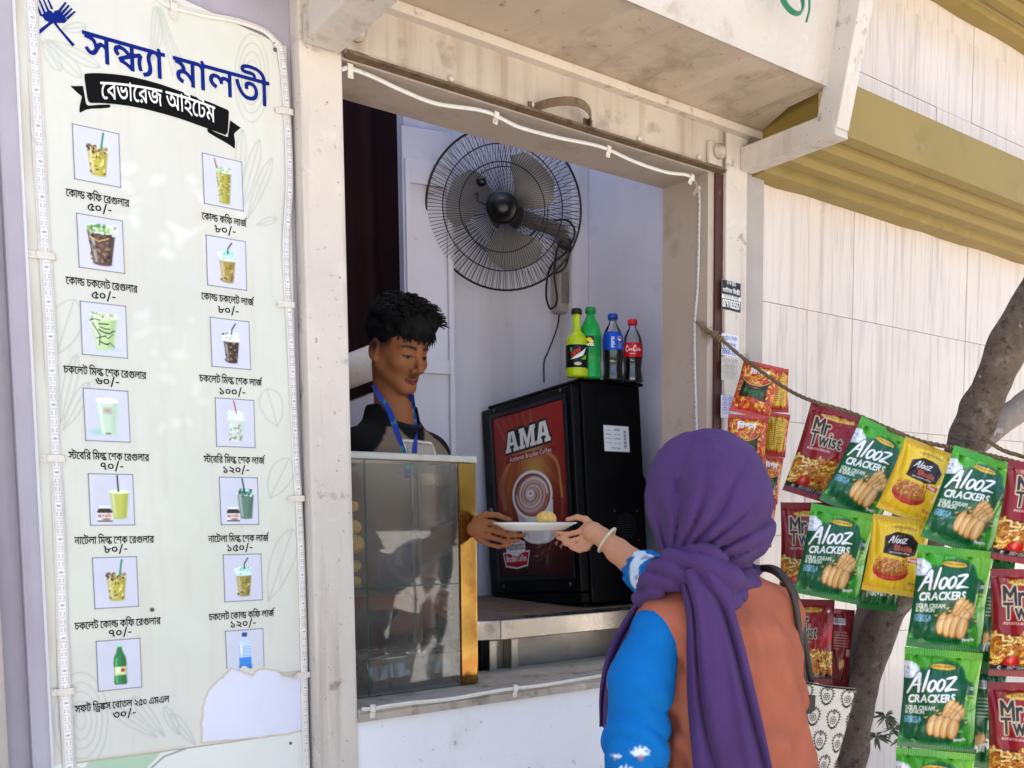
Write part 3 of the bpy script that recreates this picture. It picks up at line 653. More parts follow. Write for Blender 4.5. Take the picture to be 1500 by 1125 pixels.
def sd2(contours, X, Y):
    """signed distance to a filled outline (overlapping contours count as filled)"""
    wn_ = np.zeros(X.shape, int)
    d2 = np.full(X.shape, 1e9)
    for c in contours:
        n = len(c)
        for k in range(n):
            ax, ay = c[k]
            bx, by = c[(k + 1) % n]
            ex, ey = bx - ax, by - ay
            L = ex * ex + ey * ey
            if L < 1e-14:
                continue
            px, py = X - ax, Y - ay
            t = np.clip((px * ex + py * ey) / L, 0, 1)
            d2 = np.minimum(d2, (px - t * ex) ** 2 + (py - t * ey) ** 2)
            if ay != by:
                left = ex * py - ey * px
                wn_ += ((ay <= Y) & (by > Y) & (left > 0)).astype(int) - ((ay > Y) & (by <= Y) & (left < 0)).astype(int)
    d = np.sqrt(d2)
    return np.where(wn_ != 0, -d, d)

def flat_mesh(contours, offset=0.0, n=44):
    """filled outline as a flat mesh: marching squares over its distance field"""
    pts = np.array([p for c in contours for p in c])
    lo, hi = pts.min(0), pts.max(0)
    h = max(hi - lo) / n
    lo = lo - h * 1.5 - offset
    nn = np.ceil((hi + h * 1.5 + offset - lo) / h).astype(int) + 1
    gx, gy = lo[0] + h * np.arange(nn[0]), lo[1] + h * np.arange(nn[1])
    X, Y = np.meshgrid(gx, gy)
    d = sd2(contours, X, Y) - offset
    d[np.abs(d) < 1e-7] = 1e-7
    vs, fs, ix = [], [], {}
    def V(key, p):
        if key not in ix:
            ix[key] = len(vs)
            vs.append(p)
        return ix[key]
    ins = d < 0
    full = ins[:-1, :-1] & ins[1:, :-1] & ins[:-1, 1:] & ins[1:, 1:]
    some = (ins[:-1, :-1] | ins[1:, :-1] | ins[:-1, 1:] | ins[1:, 1:])
    for j, i in np.argwhere(some):
        cs = [(i, j), (i + 1, j), (i + 1, j + 1), (i, j + 1)]
        if full[j, i]:
            fs.append([V(c, (gx[c[0]], gy[c[1]])) for c in cs])
            continue
        poly = []
        for k in range(4):
            a, b = cs[k], cs[(k + 1) % 4]
            da, db = d[a[1], a[0]], d[b[1], b[0]]
            if da < 0:
                poly.append(V(a, (gx[a[0]], gy[a[1]])))
            if (da < 0) != (db < 0):
                t = da / (da - db)
                key = (min(a, b), max(a, b))
                poly.append(V(key, (gx[a[0]] + t * (gx[b[0]] - gx[a[0]]), gy[a[1]] + t * (gy[b[1]] - gy[a[1]]))))
        if len(poly) > 2:
            fs.append(poly)
    return vs, fs

_fm = {}
def text_mb(mb, s, fn, size, x0, y0, bn=False, off=0.0, align='C', width=None, shear=0.0, lift=0.0002):
    """write s into mb; fn(u, v, lift) maps the sheet to space; each letter lies a hair above its neighbour"""
    gs, tot = layout(s, bn)
    sx = size if width is None else width / tot
    if size is None:
        size = sx
    X0 = x0 - (tot * sx / 2 if align == 'C' else 0)
    for k, (cs, gx) in enumerate(gs):
        key = (id(cs), round(off, 4))
        if key not in _fm:
            _fm[key] = flat_mesh(cs, off)
        vs, fs = _fm[key]
        mb.add([fn(X0 + (gx + x + shear * y) * sx, y0 + y * size, lift * (1 + k % 3 * 0.5)) for x, y in vs], fs)
    return mb

# ------------------------------------------------------------------ printing: a picture painted on a fine grid of points
class Art:
    def __init__(s, w, h, res, bg):
        s.w, s.h = w, h
        s.nx, s.ny = int(round(w / res)) + 1, int(round(h / res)) + 1
        s.x = np.linspace(0, w, s.nx)
        s.y = np.linspace(0, h, s.ny)
        s.X, s.Y = np.meshgrid(s.x, s.y)
        s.aa = max(w / (s.nx - 1), h / (s.ny - 1))
        s.C = np.zeros((s.ny, s.nx, 3))
        s.C[:] = S(bg) if isinstance(bg, str) else bg

    def reg(s, x0, x1, y0, y1, m=0.0):
        m += 2 * s.aa
        i0, i1 = np.searchsorted(s.x, [x0 - m, x1 + m])
        j0, j1 = np.searchsorted(s.y, [y0 - m, y1 + m])
        return slice(j0, j1), slice(i0, i1)

    def put(s, sl, a, c):
        c = np.array(S(c)) if isinstance(c, str) else np.array(c)
        a = np.clip(a, 0, 1)[..., None]
        s.C[sl] = s.C[sl] * (1 - a) + c * a
        return s

    def grad(s, c0, c1, fn):
        t = np.clip(fn(s.X / s.w, s.Y / s.h), 0, 1)[..., None]
        s.C = s.C * (1 - t) + (np.array(S(c0)) * 0 + np.array(S(c1))) * t if c0 is None else np.array(S(c0)) * (1 - t) + np.array(S(c1)) * t
        return s

    def sd(s, contours, X, Y):
        return sd2(contours, X, Y)

    def poly(s, contours, c, grow=0.0, soft=0.0, a=1.0):
        if not isinstance(contours[0][0], (tuple, list)):
            contours = [contours]
        xs = [p[0] for q in contours for p in q]
        ys = [p[1] for q in contours for p in q]
        sl = s.reg(min(xs), max(xs), min(ys), max(ys), abs(grow) + soft)
        X, Y = s.X[sl], s.Y[sl]
        if X.size == 0:
            return s
        return s.put(sl, a * (0.5 - (s.sd(contours, X, Y) - grow) / (s.aa + soft)), c)

    def ell(s, cx, cy, rx, ry, c, rot=0.0, soft=0.0, a=1.0, ring=None):
        R = max(rx, ry)
        sl = s.reg(cx - R, cx + R, cy - R, cy + R, soft)
        X, Y = s.X[sl] - cx, s.Y[sl] - cy
        ca, sa = math.cos(rot), math.sin(rot)
        u, v = X * ca + Y * sa, -X * sa + Y * ca
        d = (np.sqrt((u / rx) ** 2 + (v / ry) ** 2) - 1) * min(rx, ry)
        if ring:
            d = np.abs(d) - ring
        return s.put(sl, a * (0.5 - d / (s.aa + soft)), c)

    def rect(s, x0, x1, y0, y1, c, a=1.0, soft=0.0):
        return s.poly([(x0, y0), (x1, y0), (x1, y1), (x0, y1)], c, a=a, soft=soft)

    def stroke(s, pts, w, c, a=1.0, soft=0.0):
        ws = w if hasattr(w, '__len__') else [w] * len(pts)
        xs, ys = [p[0] for p in pts], [p[1] for p in pts]
        sl = s.reg(min(xs), max(xs), min(ys), max(ys), max(ws) + soft)
        X, Y = s.X[sl], s.Y[sl]
        d = np.full(X.shape, 1e9)
        for k in range(len(pts) - 1):
            ax, ay = pts[k]
            ex, ey = pts[k + 1][0] - ax, pts[k + 1][1] - ay
            t = np.clip(((X - ax) * ex + (Y - ay) * ey) / (ex * ex + ey * ey + 1e-12), 0, 1)
            d = np.minimum(d, np.hypot(X - ax - t * ex, Y - ay - t * ey) - (ws[k] + (ws[k + 1] - ws[k]) * t) / 2)
        return s.put(sl, a * (0.5 - d / (s.aa + soft)), c)

    def text(s, t, x, y, size, c, bn=False, rot=0.0, shear=0.0, grow=0.0, align='L', width=None, sy=1.0, arc=0.0):
        gs, tot = layout(t, bn)
        if width:
            size = width / tot
        ca, sa = math.cos(rot), math.sin(rot)
        o = {'L': 0, 'C': -tot / 2, 'R': -tot}[align]
        for cs, gx in gs:
            q = []
            for cc in cs:
                pp = []
                for u, v in cc:
                    U = (gx + o + u + shear * v) * size
                    V = v * size * sy + arc * U * U
                    pp.append((x + U * ca - V * sa, y + U * sa + V * ca))
                q.append(pp)
            s.poly(q, c, grow=grow * size)
        return s

    def speckle(s, c, n, r0, r1, x0=0, x1=1, y0=0, y1=1, seed=3, elong=1.0, a=1.0):
        rs = random.Random(seed)
        for _ in range(n):
            r = rs.uniform(r0, r1)
            s.ell(s.w * rs.uniform(x0, x1), s.h * rs.uniform(y0, y1), r * elong, r, rs.choice(c) if isinstance(c, list) else c, rs.uniform(0, PI), a=a)
        return s

    def mesh(s, name, fn, m, parent=None, label=None):
        x, y, z = fn(s.X, s.Y)
        V = np.stack([np.broadcast_to(q, s.X.shape).ravel() for q in (x, y, z)], 1)
        return np_mesh(name, V, grid_faces(s.nx, s.ny), m, parent, s.C.reshape(-1, 3), True, label)

def smooth_path(pts, n=6):
    """Catmull-Rom through the points"""
    p = [np.array(q, float) for q in pts]
    p = [2 * p[0] - p[1]] + p + [2 * p[-1] - p[-2]]
    out = []
    for i in range(1, len(p) - 2):
        for k in range(n):
            t = k / n
            out.append(0.5 * (2 * p[i] + (p[i + 1] - p[i - 1]) * t + (2 * p[i - 1] - 5 * p[i] + 4 * p[i + 1] - p[i + 2]) * t * t +
                              (3 * p[i] - p[i - 1] - 3 * p[i + 1] + p[i + 2]) * t ** 3))
    out.append(p[-2])
    return out

ALOOZ = [  # brush letters of the packets, in letter heights: strokes of (x, y) with start and end width
    [[(0.0, -0.05), (0.28, 0.62), (0.50, 1.02), (0.52, 0.70), (0.58, 0.0)], [.10, .15, .17, .17, .13]], [[(0.14, 0.36), (0.36, 0.40), (0.62, 0.44)], [.07, .10, .07]],
    [[(0.98, 1.16), (0.88, 0.6), (0.80, 0.02)], [.10, .15, .12]],
    [[(1.28, 0.62), (1.12, 0.48), (1.08, 0.16), (1.22, 0.02), (1.40, 0.22), (1.42, 0.50), (1.28, 0.62)], [.10, .13, .15, .13, .13, .13, .10]],
    [[(1.74, 0.66), (1.58, 0.50), (1.54, 0.18), (1.68, 0.04), (1.86, 0.24), (1.88, 0.54), (1.74, 0.66)], [.10, .13, .15, .13, .13, .13, .10]],
    [[(1.98, 0.68), (2.16, 0.72), (2.46, 0.74), (2.28, 0.44), (2.00, 0.06), (2.24, 0.10), (2.62, 0.06)], [.09, .14, .15, .13, .15, .14, .06]]]

def alooz(art, x, y, h, c, rot=0.0, shear=0.22, under=None):
    ca, sa = math.cos(rot), math.sin(rot)
    for grow, col in ((0.10, under), (0, c)):
        if col is None:
            continue
        for pts, ws in ALOOZ:
            q = smooth_path([(p[0], p[1], 0) for p in pts], 4)
            w = np.interp(np.linspace(0, len(ws) - 1, len(q)), range(len(ws)), ws)
            art.stroke([(x + h * ((p[0] + shear * p[1]) * ca - p[1] * sa), y + h * ((p[0] + shear * p[1]) * sa + p[1] * ca)) for p in q],
                       [(v + grow) * h for v in w], col)

# ------------------------------------------------------------------ materials of the place
M = {}
M['paint'] = mat('cream_paint', '#ccc1b4', .55, var=.10, vs=4, bump=.35, bs=35, streak=('#8d7a68', 26, .58, .45),
                 spots=[('#6e5f52', 14, .66, .10, .7), ('#e4dcd2', 9, .62, .12, .3), ('#4b4038', 70, .70, .05, .7)])
M['beam'] = mat('beam_paint', '#b5a596', .6, var=.10, vs=3, bump=.2, bs=40, spots=[('#8f7c69', 6, .60, .15, .6)])
M['soffit'] = mat('soffit_sheet', '#baa892', .6, var=.10, vs=3, bump=.15, bs=25,
                  spots=[('#8b7763', 5, .58, .12, .6), ('#6d5b4b', 38, .68, .05, .65), ('#c9b8a3', 3, .6, .2, .5)])
M['fascia'] = mat('fascia_sheet', '#c6bbae', .28, var=.08, vs=4, bump=.9, bs=14, spots=[('#a08d7b', 7, .64, .10, .5)], rvar=.12)
M['trim'] = mat('trim_metal', '#cabfaf', .45, var=.10, vs=6, bump=.2, bs=50, spots=[('#857362', 22, .64, .08, .7)])
M['shutter'] = mat('shutter_sheet', '#bdb0a0', .5, var=.14, vs=5, bump=.2, bs=30, streak=('#94806a', 18, .52, .6), spots=[('#7a6754', 9, .62, .12, .5)])
M['rust'] = mat('rusty_metal', '#6f5a46', .75, var=.3, vs=18, bump=.6, bs=120, spots=[('#8a7a3c', 60, .62, .06, .6), ('#3b2d24', 25, .6, .1, .7)])
M['red_steel'] = mat('maroon_steel', '#4a251c', .55, var=.25, vs=12, bump=.2, bs=80, spots=[('#a48d78', 45, .70, .05, .6)])
M['white_wall'] = mat('white_panel', '#e4e4e6', .5, var=.06, vs=3, bump=.25, bs=18, spots=[('#c4bbb0', 5, .62, .12, .35), ('#8d7b69', 40, .70, .05, .6)])
M['sill'] = mat('dirty_sill', '#a89e90', .6, var=.2, vs=9, bump=.35, bs=60, spots=[('#6b5b4b', 16, .58, .12, .7), ('#d3ccc2', 20, .64, .1, .4)])
M['inner'] = mat('inner_wall', '#d9d6df', .55, var=.10, vs=2.2, bump=.3, bs=14, streak=('#a89a8e', 5, .56, .35),
                 spots=[('#8f8983', 3.5, .64, .14, .4), ('#6a645f', 40, .73, .05, .5)])
M['lilac'] = mat('lilac_grey_paint', '#a9a2ab', .6, var=.10, vs=6, bump=.25, bs=50, streak=('#7c6e69', 20, .6, .4))
M['cream_side'] = mat('side_post_paint', '#aca196', .65, var=.14, vs=5, bump=.3, bs=40, streak=('#776655', 16, .58, .5))
M['dark'] = mat('dark_gap', '#2a1d16', .9, var=.3, vs=10)
M['white_edge'] = mat('white_board_edge', '#d8d6d6', .5, var=.06, vs=8, bump=.2, bs=30)
M['plaster'] = mat('grey_plaster', '#a9a19a', .8, var=.10, vs=8, bump=.5, bs=90, streak=('#8b8078', 14, .6, .35))
M['olive'] = mat('olive_paint', '#927c3c', .5, var=.10, vs=3, bump=.2, bs=20, spots=[('#6d6230', 5, .6, .15, .5), ('#a89a5c', 9, .66, .1, .4)])
M['maroon'] = mat('maroon_cloth', '#2c0d0d', .9, var=.3, vs=4, bump=.3, bs=30)
M['steel'] = mat('brushed_steel', '#a9a39a', .32, 1.0, var=.12, vs=4, bump=.08, bs=60, aniso=(1, 1, 18), rvar=.10, spots=[('#6f5f52', 9, .62, .1, .6)])
M['dull_steel'] = mat('dull_steel', '#9b958c', .42, .85, var=.15, vs=5, bump=.1, bs=50, rvar=.1, spots=[('#7c6c5c', 7, .58, .14, .6)])
M['gold'] = mat('polished_brass', '#98783f', .14, 1.0, var=.2, vs=9, bump=.30, bs=5, spots=[('#7a4a2a', 7, .58, .1, .6)])
M['blackmetal'] = mat('black_sheet_metal', '#040405', .42, var=.2, vs=8, bump=.12, bs=220, rvar=.06, spec=.22)
M['blackplastic'] = mat('black_plastic', '#0b0a0a', .35, var=.2, vs=10)
M['wire'] = mat('black_wire', '#0c0b0b', .4, var=0)
M['white_plastic'] = mat('white_plastic', '#d8d0c4', .4, var=.12, vs=20, spots=[('#8f7f6c', 40, .64, .08, .6)])
M['tube'] = mat('silicone_strip', '#d6d2c8', .3, var=.1, vs=20, spots=[('#9a8c7b', 25, .62, .1, .6)])
M['screw'] = mat('screw_steel', '#6b655d', .4, .8, var=.2, vs=60)
M['print'] = mat('printed_sheet', None, .5, attr=True, var=.03, vs=20, bump=.05, bs=60)
M['gloss_print'] = mat('glossy_print', None, .28, attr=True, var=.02, vs=20, spec=.3)
M['foil'] = mat('foil_packet', None, .34, attr=True, var=.04, vs=30, coat=.45, bump=.6, bs=24, spec=.4)
M['skin'] = mat('skin', None, .60, attr=True, var=.05, vs=60, bump=.06, bs=420, spec=.3)
M['fabric_attr'] = mat('woven_cloth', None, .85, attr=True, var=.07, vs=25, bump=.35, bs=520, spec=.2)
M['bark'] = mat('bark', '#6a5b4d', .9, var=.35, vs=22, bump=5.0, bs=30, aniso=(1, 1, 2.2), spots=[('#94897d', 16, .64, .1, .5), ('#2f261f', 44, .58, .1, .75), ('#cfc8bf', 30, .73, .05, .6)])
M['rope'] = mat('jute_rope', '#8b7355', .9, var=.3, vs=120, bump=1, bs=400)
M['leaf'] = mat('dusty_leaf', '#5b6350', .6, var=.25, vs=30)
M['ink_blue'] = mat('ink_blue', '#061d72', .6, var=.05, spec=.15)
M['ink_black'] = mat('ink_black', '#0b0a0a', .65, var=.08, vs=30, spec=.12)
M['ink_white'] = mat('ink_white', '#e8e8e6', .5, var=.03)
M['ink_faint'] = mat('ink_faint', '#bfc2ba', .5, var=.10, vs=30)
M['ink_green'] = mat('ink_green', '#a8c4a4', .5, var=.08, vs=20)
M['glass'] = glass_mat('cabinet_glass', (.96, .975, .965), .060, .02, .11)  # its beige dust film also stands in for the street's reflection
M['glass_edge'] = mat('glass_edge', '#274f44', .2, var=.1, coat=.5)
M['foodpuri'] = mat('fried_dough', '#d8ae52', .6, var=.25, vs=70, bump=1.2, bs=90, spots=[('#b07a2c', 60, .58, .1, .6)])
M['china'] = mat('white_china', '#dcdad2', .18, var=.03, vs=20, coat=.4)

# ------------------------------------------------------------------ ground
g = MB()
g.add([(-60, -60, 0), (60, -60, 0), (60, 60, 0), (-60, 60, 0)], [(0, 1, 2, 3)])
go = g.build('pavement', mat('pavement_concrete', '#c6bfb4', .85, var=.2, vs=1.5, bump=.4, bs=30, spots=[('#6f665b', 4, .58, .1, .5)]))
go['kind'] = 'structure'

# ------------------------------------------------------------------ the kiosk
WY = 0.21                                        # wall thickness
kiosk = thing('kiosk', 'cream painted food kiosk with a square serving window and white panel below it', 'kiosk', (1.5, 0, 0))
xa, xb = 0.846, 0.945
MB().box(xa, xb, -.004, .20, 0, 2.80, .006).build('column', M['paint'], kiosk, 'streaky cream column left of the window')
MB().box(2.125, 2.157, -.004, .03, 0, 2.44).build('shutter_rail', M['red_steel'], kiosk, 'dark maroon steel shutter rail')
MB().box(2.100, 2.125, .004, WY, .94, 2.439).build('jamb', M['beam'], kiosk)
MB().box(2.1255, 2.336, .031, WY - .003, 0, 2.75).build('side_wall_end', M['beam'], kiosk)
MB().box(2.157, 2.25, -.016, .0305, 0, 2.80, .004).build('post', M['paint'], kiosk, 'pale square post beside the window')
MB().box(2.2505, 2.340, -.002, .0305, 0, 2.60).build('plaster_strip', M['plaster'], kiosk)
MB().box(xb, 2.125, .003, WY, 2.439, 2.82, .003).build('header_beam', M['beam'], kiosk)
MB().box(xb, 2.125, .004, .03, 0, .925).build('lower_panel', M['white_wall'], kiosk, 'white board below the serving window')
mb = MB()
mb.box(xb, 2.125, -.006, .30, .925, .947, .004)
mb.box(xb, 2.125, -.010, -.002, .915, .935, .002)
mb.build('sill', M['sill'], kiosk)
MB().box(xb, 2.125, .0305, .30, 0, .9245).build('inner_base', M['dull_steel'], kiosk)
BX, BY = 2.336, 1.0
MB().box(1.60, BX + .03, BY, BY + .05, 0, 3.1).build('back_wall', M['inner'], kiosk, 'bluish white back wall with stains')
MB().box(BX, BX + .03, WY - .002, BY - .001, 0, 3.1).build('side_wall', M['inner'], kiosk)
MB().box(2.255, BX - .001, BY - .085, BY - .002, 0, 3.1, .004).build('corner_pillar', M['inner'], kiosk)
MB().box(.3, BX, WY + .05, 2.0, .02, .06).build('floor', M['plaster'], kiosk)
MB().box(.2, 1.5, 1.95, 2.0, 0, 3.1).build('far_wall', M['maroon'], kiosk)
MB().box(.2, .25, WY, 1.95, 0, 3.1).build('end_wall', M['inner'], kiosk)
MB().box(.26, .84, WY, WY + .04, 0, 3.1).build('front_wall', M['inner'], kiosk)

# the panelled white door leaf that stands ajar in front of the back wall
a0, a1 = np.array([1.578, .988]), np.array([1.75, .945])
dl = thing('door_leaf', 'bluish white door leaf with raised frame ajar behind the fan', 'door', (a0[0], a0[1], .06))
def leaf(s, z, off):
    dv = (a1 - a0)
    nv = np.array([dv[1], -dv[0]]) / np.linalg.norm(dv)
    if nv[1] > 0:
        nv = -nv
    p = a0 + dv * s + nv * off
    return (p[0], p[1], z)
def slab(s0, s1, z0, z1, o0, o1):
    return [leaf(s0, z0, o0), leaf(s1, z0, o0), leaf(s1, z0, o1), leaf(s0, z0, o1), leaf(s0, z1, o0), leaf(s1, z1, o0), leaf(s1, z1, o1), leaf(s0, z1, o1)]
MB().hexa(slab(0, 1, .06, 2.73, 0, .03)).build('panel', M['inner'], dl, bevel=.003)
mb = MB()
for q in ((.04, .14, .2, 2.62), (.86, .97, .2, 2.62), (.14, .86, 2.54, 2.62), (.14, .86, 1.9, 1.95)):
    mb.hexa(slab(q[0], q[1], q[2], q[3], .0305, .045))
mb.build('raised_frame', M['inner'], dl, bevel=.003)

cu = thing('curtain', 'dark maroon curtain hanging in the doorway behind the vendor', 'curtain', (1.1, 1.25, 0))
u, v = np.meshgrid(np.linspace(0, 1, 90), np.linspace(0, 1, 20))
np_mesh('cloth', np.stack([(.5 + u * 1.20).ravel(), (1.22 + .035 * np.sin(u * 60 + 2 * v) + .02 * np.sin(u * 23)).ravel(), (.1 + 2.95 * v).ravel()], 1),
        grid_faces(90, 20), M['maroon'], cu)
MB().tube([(.45, 1.22, 3.06), (1.62, 1.22, 3.06)], .012).build('curtain_rod', M['dull_steel'], cu)

# a pale ledge with rounded rails behind the vendor
lg = thing('stair_rail', 'pale cream rounded rail and ledge behind the vendor', 'rail', (1.0, 1.1, 0))
p0, p1 = P(470, 560, .95), P(552, 528, .84)
MB().tube([p0, p1], .055, 12).build('hand_rail', M['paint'], lg)
MB().hexa([(p0[0], p0[1], p0[2] - .30), (p1[0], p1[1], p1[2] - .30), (p1[0], p1[1] + .06, p1[2] - .30), (p0[0], p0[1] + .06, p0[2] - .30),
           (p0[0], p0[1], p0[2] - .10), (p1[0], p1[1], p1[2] - .10), (p1[0], p1[1] + .06, p1[2] - .10), (p0[0], p0[1] + .06, p0[2] - .10)]).build('ledge', M['inner'], lg)
MB().box(p0[0] - .02, p0[0] + .04, p0[1] + .01, p0[1] + .05, .06, p0[2] - .30).build('post', M['inner'], lg)
MB().box(p1[0] - .06, p1[0] - .005, p1[1] + .01, p1[1] + .05, .06, p1[2] - .30).build('post', M['inner'], lg)

# ------------------------------------------------------------------ roller shutter edge over the window
sh = thing('roller_shutter', 'rolled up metal shutter with bottom rail and rusty handle above the window', 'shutter', (1.5, -.02, 2.44))
mb = MB()
mb.box(xb + .005, 2.14, -.016, -.004, 2.446, 2.590)
mb.build('slat', M['shutter'], sh)
mb = MB()
mb.box(xb + .003, 2.142, -.034, -.004, 2.4395, 2.4455)
mb.build('bottom_rail', M['rust'], sh)
for xx in (.985, 1.215, 1.455, 1.81, 2.04):
    MB().lathe([(.001, 0), (.009, .001), (.008, .005), (.003, .008), (.0005, .0085)], (xx, -.016, 2.461), 12, (0, -1, 0)).build('bolt', M['trim'], sh)
h0, h1 = P(781, 158, -.02), P(862, 182, -.02)
pts = [h0 + (h1 - h0) * t + np.array([0, -.075 * math.sin(PI * t) ** .6, .012 * math.sin(PI * t)]) for t in np.linspace(0, 1, 17)]
mb = MB()
vs, fs = [], []
for p in pts:
    for dz, dy in ((-.011, 0), (-.011, .003), (.011, .003), (.011, 0)):
        vs.append(p + np.array([0, dy, dz]))
for i in range(len(pts) - 1):
    for j in range(4):
        fs.append((i * 4 + j, i * 4 + (j + 1) % 4, i * 4 + 4 + (j + 1) % 4, i * 4 + 4 + j))
mb.add(vs, fs, False)
for h in (h0, h1):
    mb.box(h[0] - .014, h[0] + .014, -.020, -.0155, h[2] - .014, h[2] + .014)
mb.build('handle', M['rust'], sh)
for xx, nm in ((.972, 'lock_plate'), (2.098, 'lock_plate')):
    mb = MB()
    mb.box(xx - .028, xx + .028, -.030, -.0165, 2.450, 2.515, .004)
    mb.lathe([(.001, 0), (.022, 0), (.022, .012), (.014, .016), (.014, .022), (.001, .023)], (xx + (.01 if xx > 1.5 else -.006), -.030, 2.490), 18, (0, -1, 0))
    mb.build(nm, M['shutter'], sh)

# ------------------------------------------------------------------ awning box on two brackets
aw = thing('awning', 'beige sheet metal awning box above the window on two angled brackets', 'awning', (1.5, 0, 2.58))
x0, x1 = .70, 2.235
yf, zf = -.345, 2.607
MB().hexa([(x0, -.045, 2.562), (x1 + .07, -.045, 2.562), (x1 + .07, -.004, 2.562), (x0, -.004, 2.562),
           (x0, -.045, 2.584), (x1 + .07, -.045, 2.584), (x1 + .07, -.004, 2.584), (x0, -.004, 2.584)]).build('edge_trim', M['trim'], aw, bevel=.002)
mb = MB()
mb.hexa([(x0, -.040, 2.5855), (x1 + .05, -.040, 2.5855), (x1 + .05, .0, 2.5855), (x0, .0, 2.5855),
         (x0, -.040, 2.595), (x1 + .05, -.040, 2.595), (x1 + .05, 0, 2.595), (x0, 0, 2.595)])
n = 40
vs = []
for i in range(n + 1):
    x = x0 + (x1 - x0) * i / n
    w = .004 * math.sin(i * 1.3) + .002 * math.sin(i * 3.1)
    vs += [(x + .05 * (i == n), -.040, 2.588), (x, (yf - .04) / 2, 2.598 + w), (x, yf, zf), (x, yf, zf + .01), (x, -.04, 2.605)]
fs = [(i * 5 + j, i * 5 + j + 1, i * 5 + j + 6, i * 5 + j + 5) for i in range(n) for j in range(4)]
mb.add(vs, fs)
mb.build('soffit', M['soffit'], aw)
tl = (-.50 + .409) / (2.821 - 2.5)
mb = MB()
rs = np.random.RandomState(4)
nx_, nz_ = 60, 14
u, v = np.meshgrid(np.linspace(0, 1, nx_), np.linspace(0, 1, nz_))
wob = .006 * (vnoise(u * 5, v * 2, 0 * u, 2.0, 5) - .5) * np.sin(PI * v)
V = np.stack([(x0 + (x1 - x0) * u).ravel(), (yf - .004 - .10 * v + wob).ravel(), (zf - .004 + .55 * v).ravel()], 1)
np_mesh('fascia', V, grid_faces(nx_, nz_), M['fascia'], aw)
MB().hexa([(x0, yf + .02, zf + .015), (x1, yf + .02, zf + .015), (x1, -.02, zf + .015), (x0, -.02, zf + .015),
           (x0, yf - .08, zf + .54), (x1, yf - .08, zf + .54), (x1, -.02, zf + .54), (x0, -.02, zf + .54)]).build('box_core', M['soffit'], aw)
def bracket(xl, xr, zb, zt, y_out, rise):
    b = MB()
    b.hexa([(xl, y_out, zb), (xr, y_out, zb), (xr, -.016, zb), (xl, -.016, zb), (xl, y_out + .012, zt), (xr, y_out + .012, zt), (xr, -.016, zt), (xl, -.016, zt)])
    s = rise
    b.hexa([(xl + .001, y_out - .001, zb + .02), (xr - .001, y_out - .001, zb + .02), (xr - .001, y_out + .07, zt - .002), (xl + .001, y_out + .07, zt - .002),
            (xl + .001, y_out - s, zb + .85), (xr - .001, y_out - s, zb + .85), (xr - .001, y_out + .07 - s, zb + .85), (xl + .001, y_out + .07 - s, zb + .85)])
    return b
bracket(2.215, 2.272, 2.462, 2.530, -.385, .20).build('bracket', M['paint'], aw, bevel=.004)
bracket(.850, .935, 2.440, 2.515, -.385, .20).build('bracket', M['paint'], aw, bevel=.004)
mb = MB()
for k in range(3):
    mb.torus(P(1158, -4, -.44) + np.array([0, -.004 * k, 0]), .045 - .002 * k, .003, (0, -1, .2), 40, 6)
c = P(1186, -14, -.44)
mb.tube([c, c + np.array([0, .0, -.05]), c + np.array([.0, .01, -.075])], .003)
tag(mb.build('cable_coil', mat('green_wire', '#2a7d5e', .4)), 'small loop of green cable hung on the awning front', 'cable')

# ------------------------------------------------------------------ neighbouring frontage at the far left
nb = thing('shop_front', 'lilac grey post and cream frame of the shop at the far left', 'shop front', (.1, .1, 0))
xl0 = P(20, 600, .02)[0]
xl1 = P(49, 600, .02)[0]
MB().box(xl0, xl1, .02, .12, 0, 3.3, .006).build('post', M['lilac'], nb)
MB().box(xl0 - .075, xl0 - .012, .09, .14, 0, 3.3).build('gap_panel', M['dark'], nb)
MB().box(-.6, xl0 - .040, .0, .085, 0, 3.3, .006).build('door_frame', M['cream_side'], nb)
MB().box(.24, xa - .001, .046, .16, 0, 3.4).build('wall', M['lilac'], nb, 'lilac grey wall behind the menu board')
MB().box(-9, 2.336, 2.06, 2.4, 0, 9.2).build('sun_block_wall', M['lilac'], nb)  # unseen tall wall, added to keep direct sun off the shop front
MB().box(-9, .235, .165, .4, 0, 3.4).build('side_wall', M['lilac'], nb)
MB().box(2.34, 12, 2.06, 2.4, 0, 9.2).build('sun_block_wall', M['lilac'], nb)  # unseen too: carries the added sun-blocking wall on to the right

# ------------------------------------------------------------------ marble clad building at the right
mk = bpy.data.materials.new('marble_tiles')
mk.use_nodes = True
nt = mk.node_tree
N, Lk = nt.nodes, nt.links
b = N['Principled BSDF']
tc = N.new('ShaderNodeTexCoord')
mp = N.new('ShaderNodeMapping')
mp.inputs['Scale'].default_value = (1, 1, .05)
mp.inputs['Rotation'].default_value = (0, math.radians(4), 0)
Lk.new(tc.outputs['Object'], mp.inputs[0])
def nz(sc, vec, det=6, rg=.6, dist=0.0):
    n = N.new('ShaderNodeTexNoise')
    n.inputs['Scale'].default_value = sc
    n.inputs['Detail'].default_value = det
    n.inputs['Roughness'].default_value = rg
    n.inputs['Distortion'].default_value = dist
    Lk.new(vec, n.inputs['Vector'])
    return n.outputs['Fac']
def rmp(f, lo, hi, a=0, c=1):
    r = N.new('ShaderNodeMapRange')
    for k, q in zip(('From Min', 'From Max', 'To Min', 'To Max'), (lo, hi, a, c)):
        r.inputs[k].default_value = q
    Lk.new(f, r.inputs['Value'])
    return r.outputs[0]
